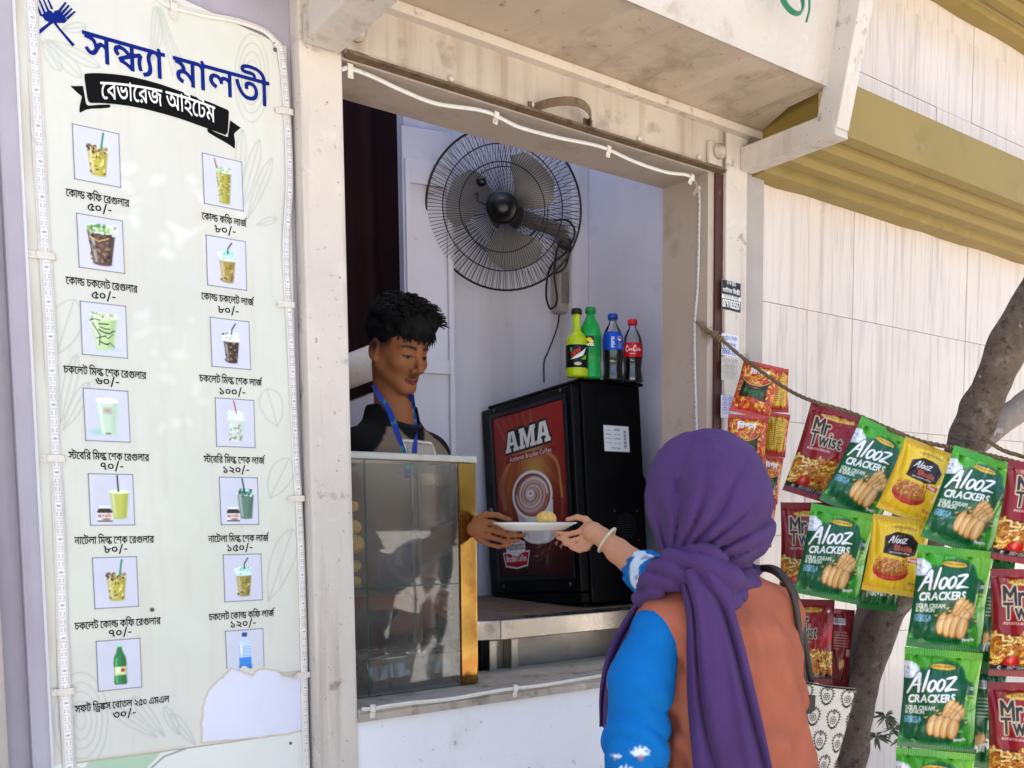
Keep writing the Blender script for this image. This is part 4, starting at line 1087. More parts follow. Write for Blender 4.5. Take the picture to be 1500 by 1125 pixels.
def mx(f, a, c):
    m_ = N.new('ShaderNodeMix')
    m_.data_type = 'RGBA'
    Lk.new(f, m_.inputs[0])
    for s_, q in ((6, a), (7, c)):
        if isinstance(q, str):
            m_.inputs[s_].default_value = (*S(q), 1)
        else:
            Lk.new(q, m_.inputs[s_])
    return m_.outputs[2]
# every tile is cut from its own piece of stone
def tilerand(seed):
    vm = N.new('ShaderNodeVectorMath')
    vm.operation = 'MULTIPLY_ADD'
    vm.inputs[1].default_value = (1 / .24, 0, 1 / .378)
    vm.inputs[2].default_value = (0, 0, -.204 / .378)
    Lk.new(tc.outputs['Object'], vm.inputs[0])
    fl = N.new('ShaderNodeVectorMath')
    fl.operation = 'FLOOR'
    Lk.new(vm.outputs[0], fl.inputs[0])
    w = N.new('ShaderNodeTexWhiteNoise')
    w.noise_dimensions = '3D'
    Lk.new(fl.outputs[0], w.inputs['Vector'])
    return w
w = tilerand(0)
ad = N.new('ShaderNodeVectorMath')
ad.operation = 'MULTIPLY_ADD'
Lk.new(w.outputs['Color'], ad.inputs[0])
ad.inputs[1].default_value = (3, 0, 3)
Lk.new(mp.outputs[0], ad.inputs[2])
vein = rmp(nz(30, ad.outputs[0], 8, .62, .8), .51, .68, 0, .50)
vein2 = rmp(nz(46, ad.outputs[0], 5, .6, .3), .54, .68, 0, .42)
cloud = rmp(nz(2.2, tc.outputs['Object'], 4), .35, .65)
c = mx(cloud, '#d6c7b8', '#dccfc2')
c = mx(vein, c, '#a0968f')
c = mx(vein2, c, '#a89380')
tone = rmp(w.outputs['Value'], 0, 1, 0, .16)
c = mx(tone, c, '#cdbfb1')
Lk.new(c, b.inputs['Base Color'])
Lk.new(rmp(nz(5, tc.outputs['Object'], 5), .35, .7, .10, .30), b.inputs['Roughness'])
b.inputs['Specular IOR Level'].default_value = .6
mbu = thing('marble_building', 'building clad in veined cream marble tiles with olive stepped cornices', 'building', (2.341, .015, 0))
tz, tx = .378, .24
mb = MB()
for z0, z1 in [(max(0, .204 + j * tz), .204 + (j + 1) * tz) for j in range(-1, 6)] + [(2.4725, 2.556)] + [(2.557 + j * tz, 2.557 + (j + 1) * tz) for j in range(7)]:
    j = int(z0 * 10)
    for i in range(0, 40):
        xx = 2.341 + i * tx + .007
        mb.box(xx - .007 + .0010, xx + tx - .007 - .0010, .0145 + .0007 * ((i * 7 + j * 5) % 3), .03, z0 + .0011, z1 - .0011)
mb.build('marble_cladding', mk, mbu)
MB().box(2.341, 12.0, .0215, .30, 0, 5.6).build('grout_wall', mat('grout', '#b3a799', .9, var=.1), mbu)
def cornice(zb, name, label):
    prof = [(.014, zb), (-.050, zb + .004), (-.054, zb + .030), (-.062, zb + .040), (-.074, zb + .038), (-.078, zb + .026), (-.112, zb + .030), (-.118, zb + .052), (-.126, zb + .060),
            (-.140, zb + .060), (-.146, zb + .050), (-.186, zb + .056), (-.192, zb + .078), (-.202, zb + .086), (-.216, zb + .084), (-.222, zb + .076), (-.262, zb + .080), (-.264, zb + .235), (-.20, zb + .262), (.014, zb + .275)]
    n = 60
    rs = np.random.RandomState(2)
    V, Fq = [], []
    for i in range(n + 1):
        x = (2.285 if zb < 3 else 2.345) + i * (8.0 / n)
        for k, (y, z) in enumerate(prof):
            V.append((x, y, z + (rs.rand() * .012 - .006 if k == 0 else 0)))
    m_ = len(prof)
    b_ = MB()
    b_.add(V, [(i * m_ + k, i * m_ + k + 1, (i + 1) * m_ + k + 1, (i + 1) * m_ + k) for i in range(n) for k in range(m_ - 1)] + [tuple(range(m_))])
    return b_.build(name, M['olive'], mbu, label)
cornice(2.462, 'cornice', 'lower olive cornice')
cornice(3.300, 'cornice', 'upper olive cornice')

# ------------------------------------------------------------------ menu board
BYP = .040                                        # the board's printed face
bd = thing('menu_board', 'tall white vinyl menu board with blue Bengali title and rows of drink pictures', 'menu board', (.57, BYP, 1.65))
def U(x, y):                                      # photo pixel -> (x, z) on the board
    p = P(x, y, BYP)
    return np.array([p[0], p[2]])
bl, br = .312, .833
zb_ = .60
ztl, ztr = 2.52, 2.445
art = Art(br - bl, 2.0, .0026, '#d0cfc3')
X, Y = art.X / art.w, art.Y / art.h
n1 = vnoise(art.X, art.Y, 0 * X, 6, 3)
art.C *= (0.965 + .06 * n1)[..., None]
art.put(np.s_[:, :], .30 * np.clip((vnoise(art.X, art.Y, 0 * X, 3, 8) - .45) * 3, 0, 1), '#d6dcc4')
art.put(np.s_[:, :], .22 * np.clip((vnoise(art.X * 8, art.Y, 0 * X, 9, 9) - .66) * 5, 0, 1), '#c9bfae')          # dust runs
art.put(np.s_[:, :], .6 * np.clip((.045 - art.X) / .03, 0, 1) * (vnoise(art.X, art.Y, 0 * X, 14, 5)), '#b9a893')
for k, (cx, cy) in enumerate(((.30, 1.36), (.25, 1.18), (.28, 1.05), (.36, 1.47), (.20, 1.46))):                 # rubbed, paler patches
    rr = random.Random(k)
    for q in range(9):
        art.ell(cx + rr.uniform(-.05, .05), cy + rr.uniform(-.06, .06), rr.uniform(.004, .02), rr.uniform(.003, .012), '#eef0ea', rr.uniform(0, 3), .006, .22)
def A2(x, y):
    u = U(x, y)
    return (u[0] - bl, u[1] - zb_)
# lower sheet: the seam, the part below it and the patch where the print is torn off
art.poly([A2(60, 1122), A2(112, 1117), A2(270, 1096), A2(430, 1072), A2(470, 1066), A2(470, 1400), A2(40, 1400)], '#dcdfd4')
art.poly([A2(130, 1114), A2(238, 1100), A2(215, 1125), A2(190, 1165), A2(100, 1165)], '#a9c6a6')
art.stroke([A2(220, 1126), A2(240, 1108), A2(272, 1096)], .0035, '#7b8379')
art.stroke([A2(112, 1117), A2(190, 1107), A2(270, 1096), A2(430, 1072)], .0025, '#8f8371')
art.stroke([A2(112, 1115), A2(190, 1105), A2(270, 1094)], .006, '#c9b49c', .5, .004)
tp = [(295, 1086), (296, 1040), (305, 1012), (325, 992), (337, 980), (352, 984), (368, 992), (380, 980), (403, 982), (418, 990), (446, 990), (449, 1068), (380, 1078)]
tp2 = []
rr = random.Random(5)
for i in range(len(tp)):
    a, b_ = np.array(tp[i]), np.array(tp[(i + 1) % len(tp)])
    for k in range(5):
        q = a + (b_ - a) * k / 5 + np.array([rr.uniform(-1, 1), rr.uniform(-1, 1)]) * 1.3
        tp2.append(A2(*q))
art.poly(tp2, '#c3b199', grow=.0035)
art.poly(tp2, '#d9dae6')
def doodle(px, close=False, w=.0021, c='#b3b6ab'):
    q = [A2(*p) for p in px]
    q = [(p[0], p[1]) for p in smooth_path([(a_, b_, 0) for a_, b_ in q], 5)]
    art.stroke(q, w, c)
# faint line drawings of leaves, petals and rings
for k in range(1, 6):
    cx, cy = 368, 115
    doodle([(cx + 8 * k * .62 * math.cos(t), cy + 13.5 * k * .95 * math.sin(t)) for t in np.linspace(0, 2 * PI, 14)])
    doodle([(118 + 8 * k * math.cos(t), 1055 + 14 * k * math.sin(t)) for t in np.linspace(0, 2 * PI, 14)])
for dx in (0, 8, 17, 25):
    doodle([(219 + dx * .2, 90), (222 + dx * .6, 30 + dx), (227 + dx * .3, 12), (240 + dx * .5, 60), (252 + dx, 110)])
def petal(x0, y0, x1, y1, w):
    d = np.array([x1 - x0, y1 - y0], float)
    nrm = np.array([-d[1], d[0]]) / np.linalg.norm(d) * w
    a = np.array([x0, y0], float)
    doodle([a, a + d * .3 + nrm * .8, a + d * .75 + nrm, a + d, a + d * .75 - nrm, a + d * .3 - nrm * .8, a])
    doodle([a, a + d * .5, a + d])
for q in ((70, 60, 145, 100, 8), (65, 60, 118, 115, 9), (60, 62, 88, 105, 8), (90, 45, 125, 40, 7), (347, 300, 355, 190, 7), (352, 310, 380, 205, 8), (362, 320, 398, 232, 7), (375, 330, 405, 320, 5),
          (82, 520, 108, 440, 22), (405, 625, 390, 570, 16), (395, 730, 422, 672, 16), (392, 880, 428, 775, 16), (88, 620, 112, 520, 9), (92, 630, 130, 560, 9), (230, 1080, 160, 1035, 8), (240, 1078, 195, 1020, 8), (262, 1076, 240, 1035, 7), (285, 1090, 250, 1045, 7)):
    petal(*q)
wav = lambda X, Y: .0035 * np.sin(X * 9 + Y * 2.2) * np.sin(Y * 5) + .002 * np.sin(Y * 17 + X * 14)
def warp(x, z, lift=0.0):                         # the vinyl is not quite flat
    e = np.clip((x - bl) / .02, 0, 1) * np.clip((br - x) / .02, 0, 1)
    return BYP - .004 - lift + .6 * wav(x - bl, z - zb_) * e
def board_fn(X, Y):
    x = bl + X + .0
    z = zb_ + Y
    top = ztl + (ztr - ztl) * (X / (br - bl))
    z = np.minimum(z, top)
    return x, warp(x, z), z
art.mesh('printed_sheet', board_fn, mat('vinyl_print', None, .42, attr=True, var=.04, vs=7, bump=.35, bs=16, rvar=.12), bd)
MB().box(bl + .006, br - .006, BYP + .001, BYP + .0055, zb_, 2.42).build('backing', M['white_edge'], bd)
MB().box(bl - .028, bl + .005, BYP - .014, BYP + .0055, zb_, 2.52, .003).build('edge_strip', M['white_edge'], bd, 'white bare edge strip')

def fb(u, v, lift=0.0):
    return (u, float(warp(u, v)) - .0009 - lift, v)
def sheet(name, contours_px, m, label=None, off=0.0, lift=0.0):
    """a printed shape traced on the board"""
    b_ = MB()
    vs, fs = flat_mesh([[tuple(U(*p)) for p in c] for c in contours_px], off)
    b_.add([fb(x, z, lift) for x, z in vs], fs)
    return b_.build(name, m, bd, label)

# title, ribbon, forks
tx0, tx1 = U(120, 40), U(392, 110)
mb = MB()
text_mb(mb, 'সন্ধ্যা মালতী', fb, .083, tx0[0], U(135, 52)[1] - .083 * .60, True, .012, 'L', width=tx1[0] - tx0[0])
mb.build('title', M['ink_blue'], bd)
Z1 = lambda pts: [(x / 3, y / 3) for x, y in pts]
sheet('ribbon', [Z1([(365, 330), (400, 327), (440, 327), (500, 331), (560, 338), (630, 353), (700, 372), (775, 397), (850, 425), (930, 455), (1005, 487), (1002, 545), (998, 598), (925, 572), (850, 545), (775, 520), (700, 500), (630, 483), (560, 470), (500, 463), (440, 459), (383, 458), (374, 395)])], M['ink_black'])
sheet('ribbon_tail', [Z1([(305, 383), (330, 384), (361, 383), (375, 462), (385, 470), (430, 466), (478, 465), (484, 472), (476, 479), (440, 482), (400, 483), (375, 487), (345, 502), (347, 470), (357, 430), (335, 412)])], M['ink_black'])
sheet('ribbon_tail', [Z1([(1010, 530), (1057, 563), (1038, 578), (1027, 590), (1032, 625), (1031, 656), (1010, 640), (985, 625), (945, 603), (912, 583), (908, 572), (914, 566), (950, 585), (1000, 604)])], M['ink_black'])
r0, r1 = U(146, 126), U(314, 164)
mid = (r0[0] + r1[0]) / 2
hw = (r1[0] - r0[0]) / 2
# the ribbon's own curve, measured at three points of its middle line
zc = [U(x, y)[1] for x, y in ((146, 131), (232, 141), (314, 166))]
arc = lambda u: zc[1] + (zc[2] - zc[0]) / 2 * (u - mid) / hw + ((zc[0] + zc[2]) / 2 - zc[1]) * ((u - mid) / hw) ** 2
mb = MB()
text_mb(mb, 'বেভারেজ আইটেম', lambda u, v, l: fb(u, arc(u) + v, l + .0012), .052, mid, -.021, True, .008, 'C', width=2 * hw)
mb.build('ribbon_text', M['ink_white'], bd)
def band(pts, w):
    q = smooth_path([(*U(*p), 0) for p in pts], 5)
    L, R = [], []
    ws = w if hasattr(w, '__len__') else [w, w]
    for i, p in enumerate(q):
        t = q[min(i + 1, len(q) - 1)] - q[max(i - 1, 0)]
        t = t / (np.linalg.norm(t) + 1e-9)
        ww = np.interp(i / (len(q) - 1), np.linspace(0, 1, len(ws)), ws)
        n_ = np.array([-t[1], t[0], 0]) * ww / 2
        L.append(p + n_)
        R.append(p - n_)
    return L, R
def strokes(name, lst, m, label=None):
    b_ = MB()
    for k, (pts, w) in enumerate(lst):
        L, R = band(pts, w)
        n_ = len(L)
        b_.add([fb(p[0], p[1], .0002 * (k % 4)) for p in L + R], [(i, i + 1, n_ + i + 1, n_ + i) for i in range(n_ - 1)])
    return b_.build(name, m, bd, label)
strokes('fork_emblem', [([(107, 69), (85, 43), (78, 33)], [.0065, .0045, .006]), ([(79, 34), (72, 27), (66, 20)], [.010, .024, .020])] +
        [([(60 + 5.2 * k, 22 - 3.5 * k + 4), (51 + 5.6 * k, 4 - 2.4 * k)], [.0045, .0028]) for k in range(4)], M['ink_blue'])
strokes('fork_emblem', [([(48, 56), (70, 38), (79, 31)], [.0065, .0045, .006]), ([(78, 32), (86, 27), (92, 24)], [.010, .024, .020])] +
        [([(86 + 3.6 * k, 18 + 3.8 * k), (96 + 4.5 * k, 5 + 4.4 * k)], [.0045, .0028]) for k in range(4)], M['ink_blue'])

# the pictures of the drinks
def cup_art(kind):
    a = Art(.066, .078, .00105, '#cdced8')
    a.put(np.s_[:, :], .25 * vnoise(a.X, a.Y, 0 * a.X, 60, 2), '#bbbfd0')
    W, H = a.w, a.h
    def body(x0, x1, yb, yt, wt, wb, c, c2):
        cx = (x0 + x1) / 2
        a.ell(cx, yb - .001, wb * 1.15, .0022, '#b9bfc8', soft=.002, a=.6)
        a.poly([(cx - wb, yb), (cx + wb, yb), (cx + wt, yt), (cx - wt, yt)], c)
        a.ell(cx, yb, wb, wb * .22, c)
        a.poly([(cx + wb * .35, yb), (cx + wb, yb), (cx + wt, yt), (cx + wt * .45, yt)], c2, a=.45, soft=.004)
        a.poly([(cx - wb * .8, yb + .002), (cx - wb * .5, yb + .002), (cx - wt * .55, yt - .002), (cx - wt * .85, yt - .002)], '#ffffff', a=.28, soft=.002)
        return cx
    rs = random.Random(hash(kind[0]) % 97 if False else len(kind[0]) * 7 + ord(kind[0][0]))
    k = kind[0]
    if k in ('coffee', 'coffee2'):
        cx = body(.018, .050, .013, .047, .0145, .0105, '#b9ac3e', '#8c7c22')
        a.ell(cx, .047, .0148, .0035, '#d9d29a')
        a.speckle(['#6a4a22', '#8c6a30', '#4a3219', '#b99a58'], 40, .0010, .0022, .30, .72, .56, .68, 4, 1.2)
        a.speckle(['#5a4318', '#e0d890'], 22, .0006, .0013, .33, .66, .19, .55, 6, 2.2)
        a.stroke([(.039, .049), (.043, .073)], .0030, '#1f8a5f')
    elif k == 'tall':
        cx = body(.020, .048, .008, .056, .0125, .0085, '#a9a63c', '#5d4a1a')
        a.speckle(['#6b5a25', '#d7d68a', '#7c7a2a'], 60, .0006, .0012, .34, .66, .14, .68, 7, 1.2)
        a.ell(cx, .057, .0135, .004, '#c9dcc8')
        a.speckle(['#a8d0c4', '#e8ecd8', '#8fae88'], 24, .0010, .0022, .33, .68, .70, .80, 3)
        a.stroke([(.023, .060), (.020, .073)], .0024, '#a0603a')
    elif k == 'choc':
        cx = body(.016, .052, .010, .058, .0205, .0130, '#5b4233', '#33241b')
        a.speckle(['#2a1c15', '#7b5e48', '#8c705a'], 46, .0010, .0024, .25, .72, .18, .66, 9, 1.3)
        a.stroke([(cx - .017, .047), (cx - .004, .042), (cx + .010, .048)], .002, '#caa55e', a=.7)
        a.ell(cx, .060, .0225, .0068, '#dfe6da')
        a.ell(cx, .060, .0205, .0056, '#9fbf83')
        a.speckle(['#d4e6bd', '#7fa862', '#f0f5e4', '#5f8c4c'], 46, .0010, .0026, .24, .82, .70, .83, 2, 1.6)
    elif k == 'shake':
        cx = body(.016, .050, .012, .058, .0195, .0125, '#bcd49a', '#8cae6c')
        for q in range(9):
            x_ = cx + rs.uniform(-.014, .012)
            y_ = .018 + .0042 * q
            a.stroke([(x_ - .006, y_), (x_, y_ + rs.uniform(-.004, .004)), (x_ + .007, y_ + rs.uniform(-.005, .005))], rs.uniform(.0010, .0022), '#1d130d')
        a.stroke([(cx - .016, .048), (cx - .006, .030), (cx - .008, .016)], .0016, '#1d130d')
        a.ell(cx, .059, .021, .0055, '#cfe3b8')
        a.speckle(['#8fb377', '#e8f2d8', '#a98a4a'], 30, .0008, .002, .24, .78, .72, .80, 5, 1.5)
        a.stroke([(cx, .060), (cx + .001, .072)], .0016, '#cfd3cf')
        a.ell(.046, .012, .012, .002, '#9fc7cf', a=.6, soft=.002)
    elif k == 'straw':
        a.ell(.020, .014, .011, .0045, '#7fd0b4', soft=.005, a=.7)
        cx = body(.018, .050, .012, .060, .0165, .0105, '#c3d8bd', '#9fc0a0')
        a.ell(cx, .061, .0180, .0058, '#c4c4c4')
        a.ell(cx, .061, .0170, .0050, '#e4e6e0')
        a.rect(cx - .006, cx + .007, .041, .051, '#b59a8c', a=.6, soft=.002)
        a.rect(cx - .004, cx + .004, .011, .0135, '#5c3f36', a=.7)
    elif k == 'dome':
        cx = body(.020, .048, .010, .042, .0130, .0090, kind[1], kind[2])
        a.ell(cx, .045, .0150, .0030, '#d5e4df')
        a.poly([(cx - .0145, .045)] + [(cx + .0145 * math.cos(t), .045 + .0145 * math.sin(t)) for t in np.linspace(PI, 0, 14)], kind[3], a=.85)
        a.speckle(kind[4], 34, .0008, .0022, .31, .70, .58, .73, 4, 1.2)
        if kind[5]:
            a.speckle(kind[5], 26, .0008, .0018, .34, .66, .16, .52, 8, 1.3)
        st = kind[6]
        a.stroke([(cx + .001, .054), (cx + .002, .062), (cx + .008, .071)] if st[1] else [(cx + .001, .055), (cx - .003, .074)], .0022, st[0])
    elif k == 'jar':
        cx = body(.030, .058, .012, .050, .0140, .0100, kind[1], kind[2])
        a.ell(cx, .051, .0150, .0032, '#dfe8c4')
        if kind[3]:
            a.poly([(cx - .0130, .049)] + [(cx + .0130 * math.cos(t), .049 + .011 * math.sin(t)) for t in np.linspace(PI, 0, 12)], '#4f8f7c', a=.9)
            a.speckle(['#1f4a3c', '#bcd8cc', '#2f6d59'], 24, .001, .002, .50, .82, .60, .74, 3, 1.5)
        a.stroke([(cx - .001, .052), (cx - .002 - .003 * kind[3], .075)], .0026, '#16181a')
        a.poly([(.011, .006), (.033, .006), (.033, .022), (.030, .026), (.014, .026), (.011, .022)], '#2c1711')
        a.rect(.014, .030, .026, .030, '#dfe9e4')
        a.rect(.0108, .0332, .008, .019, '#e7e3d9')
        a.text('nutella', .022, .0128, .005, '#b1201c', width=.0205, align='C', grow=.02, sy=1.15)
        a.text('n', .0122, .0128, .0075, '#16181a', grow=.02)
        a.ell(.024, .0098, .007, .0014, '#8c5a2c')
    elif k == 'soda':
        cx = .034
        prof = [(.008, .0085), (.012, .0098), (.018, .0092), (.026, .0092), (.034, .0094), (.042, .0098), (.050, .0088), (.058, .0050), (.064, .0034), (.068, .0034)]
        a.poly([(cx - r, y) for y, r in prof] + [(cx + r, y) for y, r in reversed(prof)], '#12803c')
        a.poly([(cx + r * .2, y) for y, r in prof] + [(cx + r, y) for y, r in reversed(prof)], '#0a5526', a=.6, soft=.003)
        a.stroke([(cx - .005, .012), (cx - .006, .030), (cx - .005, .048)], .0024, '#7fd08f', a=.6, soft=.001)
        a.rect(cx - .0036, cx + .0036, .066, .0705, '#9fe0bf')
        a.rect(cx - .0093, cx + .0094, .022, .036, '#d9e8a0', a=.35)
        a.text('7', cx - .006, .026, .012, '#ffffff', grow=.03)
        a.ell(cx + .004, .030, .0032, .0032, '#c8281e')
    elif k == 'water':
        cx = .033
        prof = [(.004, .0105), (.008, .0112), (.020, .0105), (.030, .0108), (.042, .0108), (.052, .0100), (.060, .0070), (.065, .0044), (.068, .0044)]
        a.poly([(cx - r, y) for y, r in prof] + [(cx + r, y) for y, r in reversed(prof)], '#bcd6ea')
        a.poly([(cx - .0108, .006), (cx + .0108, .006), (cx + .0106, .032), (cx - .0106, .032)], '#2f86d6')
        a.poly([(cx - .0108, .006), (cx + .0108, .006), (cx + .0108, .018), (cx - .0108, .018)], '#1560b8', a=.7, soft=.006)
        for q in range(5):
            a.rect(cx - .0105, cx + .0105, .034 + .0036 * q, .0352 + .0036 * q, '#7aa7cf')
        a.rect(cx - .0046, cx + .0046, .066, .073, '#1f3a86')
        a.ell(cx - .006, .045, .0015, .012, '#ffffff', a=.7)
    for q in ((0, W, 0, .0013), (0, W, H - .0013, H), (0, .0014, 0, H), (W - .0012, W, 0, H)):
        a.rect(*q, '#1a191b', a=.92)
    return a
dome = lambda c, c2, d, sp, bs, st: ('dome', c, c2, d, sp, bs, st)
PICS = [((141, 230), ('coffee',), 'tan iced coffee cup with green straw'), ((147, 358), ('choc',), 'large dark brown cup topped with green cream'),
        ((152, 484), ('shake',), 'green shake cup streaked with chocolate'), ((156, 609), ('straw',), 'pale green cup without lid'),
        ((163, 732), ('jar', '#b8bf52', '#8f9a30', 0), 'yellow green cup beside a small brown jar'), ((169, 853), ('coffee2',), 'tan cup with green straw in the sixth row'),
        ((174, 973), ('soda',), 'green soda bottle'),
        ((326, 268), ('tall',), 'tall speckled coffee cup with brown straw'),
        ((331, 386), dome('#a08a3c', '#6b5a20', '#a9dccb', ['#cfeee4', '#e9f6f0', '#7fc3b0'], ['#6a5622', '#c4b060'], ('#1a1a1a', 1)), 'domed cup with mint cream and bent straw'),
        ((337, 504), dome('#3b2a1a', '#1f150d', '#dfe6e6', ['#f2f4f2', '#2f4f3c', '#dfe6e0'], ['#7c5c34', '#20150e', '#a08050'], ('#1a1a1a', 1)), 'domed cup of dark chocolate shake'),
        ((344, 620), dome('#ccd9cb', '#a8c4b0', '#dfe5e3', ['#eff2ee', '#d4e2da'], ['#a87a62', '#8fb89c'], ('#b3301e', 0)), 'pale domed cup with red straw'),
        ((350, 734), ('jar', '#5c7d68', '#2f4a3c', 1), 'dark green domed cup beside a small brown jar'),
        ((355, 846), dome('#9a8a3a', '#6b5618', '#b4e0d2', ['#d6f0e6', '#eef8f2', '#86c8b2'], ['#6a5a20', '#c4b55e'], ('#1a1a1a', 1)), 'domed cup of tan iced coffee'),
        ((358, 956), ('water',), 'clear water bottle with blue base')]
for (cx, cy), kind, lab in PICS:
    a = cup_art(kind)
    c = U(cx, cy)
    hh = a.h
    def pf(X, Y, c=c, a=a, kind=kind):
        x = c[0] + (X - a.w / 2) * 1.27
        z = c[1] + (Y - a.h / 2) * 1.36
        if kind[0] == 'water':
            z = np.maximum(z, c[1] - a.h * .42 + .004 * np.sin(X * 260))
        return x, warp(x, z) - .0010, z
    a.mesh('picture', pf, M['print'], bd, lab)
CAPS = [('কোল্ড কফি রেগুলার', 97, 189, 290, '৫০/-', 145, 306), ('কোল্ড চকলেট রেগুলার', 97, 201, 417, '৫০/-', 151, 434), ('চকলেট মিল্ক শেক রেগুলার', 94, 215, 545, '৬০/-', 157, 559),
        ('স্ট্রবেরি মিল্ক শেক রেগুলার', 101, 219, 668, '৭০/-', 163, 683), ('নাটেলা মিল্ক শেক রেগুলার', 110, 226, 790, '৮০/-', 169, 804), ('চকলেট কোল্ড কফি রেগুলার', 110, 236, 912, '৭০/-', 175, 926),
        ('সফট ড্রিঙ্কস বোতল ২৫০ এমএল', 111, 249, 1030, '৩০/-', 182, 1045),
        ('কোল্ড কফি লার্জ', 295, 360, 322, '৮০/-', 329, 338), ('কোল্ড চকলেট লার্জ', 295, 371, 438, '৮০/-', 334, 455), ('চকলেট মিল্ক শেক লার্জ', 292, 383, 557, '১০০/-', 339, 574),
        ('স্ট্রবেরি মিল্ক শেক লার্জ', 299, 387, 673, '১২০/-', 345, 688), ('নাটেলা মিল্ক শেক লার্জ', 305, 393, 788, '১৫০/-', 350, 802), ('চকলেট কোল্ড কফি লার্জ', 306, 401, 900, '১২০/-', 355, 913)]
for t, xa_, xb_, y, pr, px, py in CAPS:
    mb = MB()
    w = P(xb_, y, BYP)[0] - P(xa_, y, BYP)[0]
    c = U((xa_ + xb_) / 2, y)
    text_mb(mb, t, fb, .0225, c[0], c[1] - .0085, True, .014, 'C', width=w)
    c = U(px, py)
    text_mb(mb, pr, fb, .0225, c[0], c[1] - .0075, True, .014, 'C')
    mb.build('caption', M['ink_black'], bd)
for (x, y) in ((424, 1088), (222, 893), (402, 74)):
    p = P(x, y, BYP)
    MB().lathe([(.0005, 0), (.0045, .0005), (.004, .003), (.0005, .004)], (p[0], p[1] - .004, p[2]), 10, (0, -1, 0)).build('nail', M['screw'], bd)
# a curl of torn vinyl at the patch
mb = MB()
for k, (p, q) in enumerate((((408, 985), (436, 982)),)):
    a_, b_ = P(*p, BYP), P(*q, BYP)
    r_ = [a_ + (b_ - a_) * t for t in np.linspace(0, 1, 9)]
    vs = []
    for i, c in enumerate(r_):
        s_ = math.sin(PI * i / 8) * .018
        for k2 in range(6):
            an = k2 / 5 * 3.6
            vs.append(c + np.array([0, -.006 - s_ * .55 * math.sin(an / 2) ** 2, -s_ * .6 * (1 - math.cos(an)) / 2 - .003 * math.sin(an)]))
    mb.add(vs, [(i * 6 + j, i * 6 + j + 1, i * 6 + 7 + j, i * 6 + 6 + j) for i in range(8) for j in range(5)], True)
mb.build('torn_curl', mat('torn_vinyl', '#c9bda6', .6, var=.15, vs=40), bd)

# ------------------------------------------------------------------ LED strips in their clear sleeves
def led(name, label, pts, nrm, w=.013, clamps=(), group=None, plain=False, clamp_ax=None, th=.004):
    t = thing(name, label, 'light strip', pts[0], group)
    q = np.array(smooth_path(pts, 10))
    seg = np.linalg.norm(np.diff(q, axis=0), axis=1)
    s = np.concatenate([[0], np.cumsum(seg)])
    L = s[-1]
    a = Art(L, w, .0016, '#d9d4ca')
    if not plain:
        a.rect(0, L, w * .22, w * .78, '#e3e1de')
        k, x = 0, .008
        while x < L:
            if k % 4 == 3:
                a.rect(x - .0024, x + .0024, w * .30, w * .70, '#c3c0bd')
                a.rect(x - .0011, x + .0011, w * .40, w * .60, '#6f6a66')
            else:
                for dx in (-.0022, .0022):
                    for yy in (.36, .64):
                        a.ell(x + dx, w * yy, .0014, .0014, '#8a755f')
            a.rect(x + .0055, x + .0105, w * .26, w * .74, '#cdc9c8')
            x += .0165
            k += 1
        a.rect(0, L, w * .16, w * .22, '#8d7f6f', a=.8)
        a.rect(0, L, w * .80, w * .86, '#8d7f6f', a=.8)
    else:
        a.rect(0, L, w * .42, w * .55, '#b5a998')
    n = np.array(nrm, float)
    def fn(X, Y):
        c = np.stack([np.interp(X, s, q[:, i]) for i in range(3)], -1)
        e = .004
        d = np.stack([np.interp(np.clip(X + e, 0, L), s, q[:, i]) - np.interp(np.clip(X - e, 0, L), s, q[:, i]) for i in range(3)], -1)
        d /= np.linalg.norm(d, axis=-1, keepdims=True)
        side = np.cross(d, n)
        v = Y / w - .5
        p = c + side * (v * w)[..., None] + n * (th * np.sqrt(np.clip(1 - (2 * v) ** 4, 0, 1)))[..., None]
        return p[..., 0], p[..., 1], p[..., 2]
    a.mesh('sleeve', fn, M['led'], t)
    for f in clamps:
        i = int(np.argmin(abs(s - f * L)))
        c = q[i]
        d = q[min(i + 2, len(q) - 1)] - q[max(i - 2, 0)]
        d = d / np.linalg.norm(d)
        sd = np.cross(d, n)
        mb = MB()
        R = Matrix(((sd[0], n[0], d[0], c[0]), (sd[1], n[1], d[1], c[1]), (sd[2], n[2], d[2], c[2]), (0, 0, 0, 1)))
        hw_ = w * .5 + .0055
        arcp = [(-hw_, 0), (-hw_, th * .7), (-hw_ + .003, th + .0018), (hw_ - .003, th + .0018), (hw_, th * .7), (hw_, .002), (hw_ + .012, .0016)]
        vs = []
        for (x_, y_) in arcp:
            for zz in (-.0065, .0065):
                vs.append(R @ Vector((x_, y_ + .0006, zz)))
        for (x_, y_) in arcp:
            for zz in (-.0065, .0065):
                vs.append(R @ Vector((x_ * .93, y_ - .0012, zz)))
        m_ = len(arcp)
        fs = [(2 * k, 2 * k + 1, 2 * k + 3, 2 * k + 2) for k in range(m_ - 1)] + [(2 * m_ + 2 * k, 2 * m_ + 2 * k + 2, 2 * m_ + 2 * k + 3, 2 * m_ + 2 * k + 1) for k in range(m_ - 1)]
        fs += [(2 * k, 2 * k + 2, 2 * m_ + 2 * k + 2, 2 * m_ + 2 * k) for k in range(m_ - 1)] + [(2 * k + 1, 2 * m_ + 2 * k + 1, 2 * m_ + 2 * k + 3, 2 * k + 3) for k in range(m_ - 1)]
        mb.add(vs, fs)
        mb.ball(R @ Vector((hw_ + .008, .003, 0)), .0028, 8)
        mb.build('clip', M['white_plastic'], t)
    return t
M['led'] = mat('led_sleeve', None, .25, attr=True, var=.10, vs=30, coat=.5, spots=[('#a59480', 30, .66, .1, .5)])
yb = BYP - .006
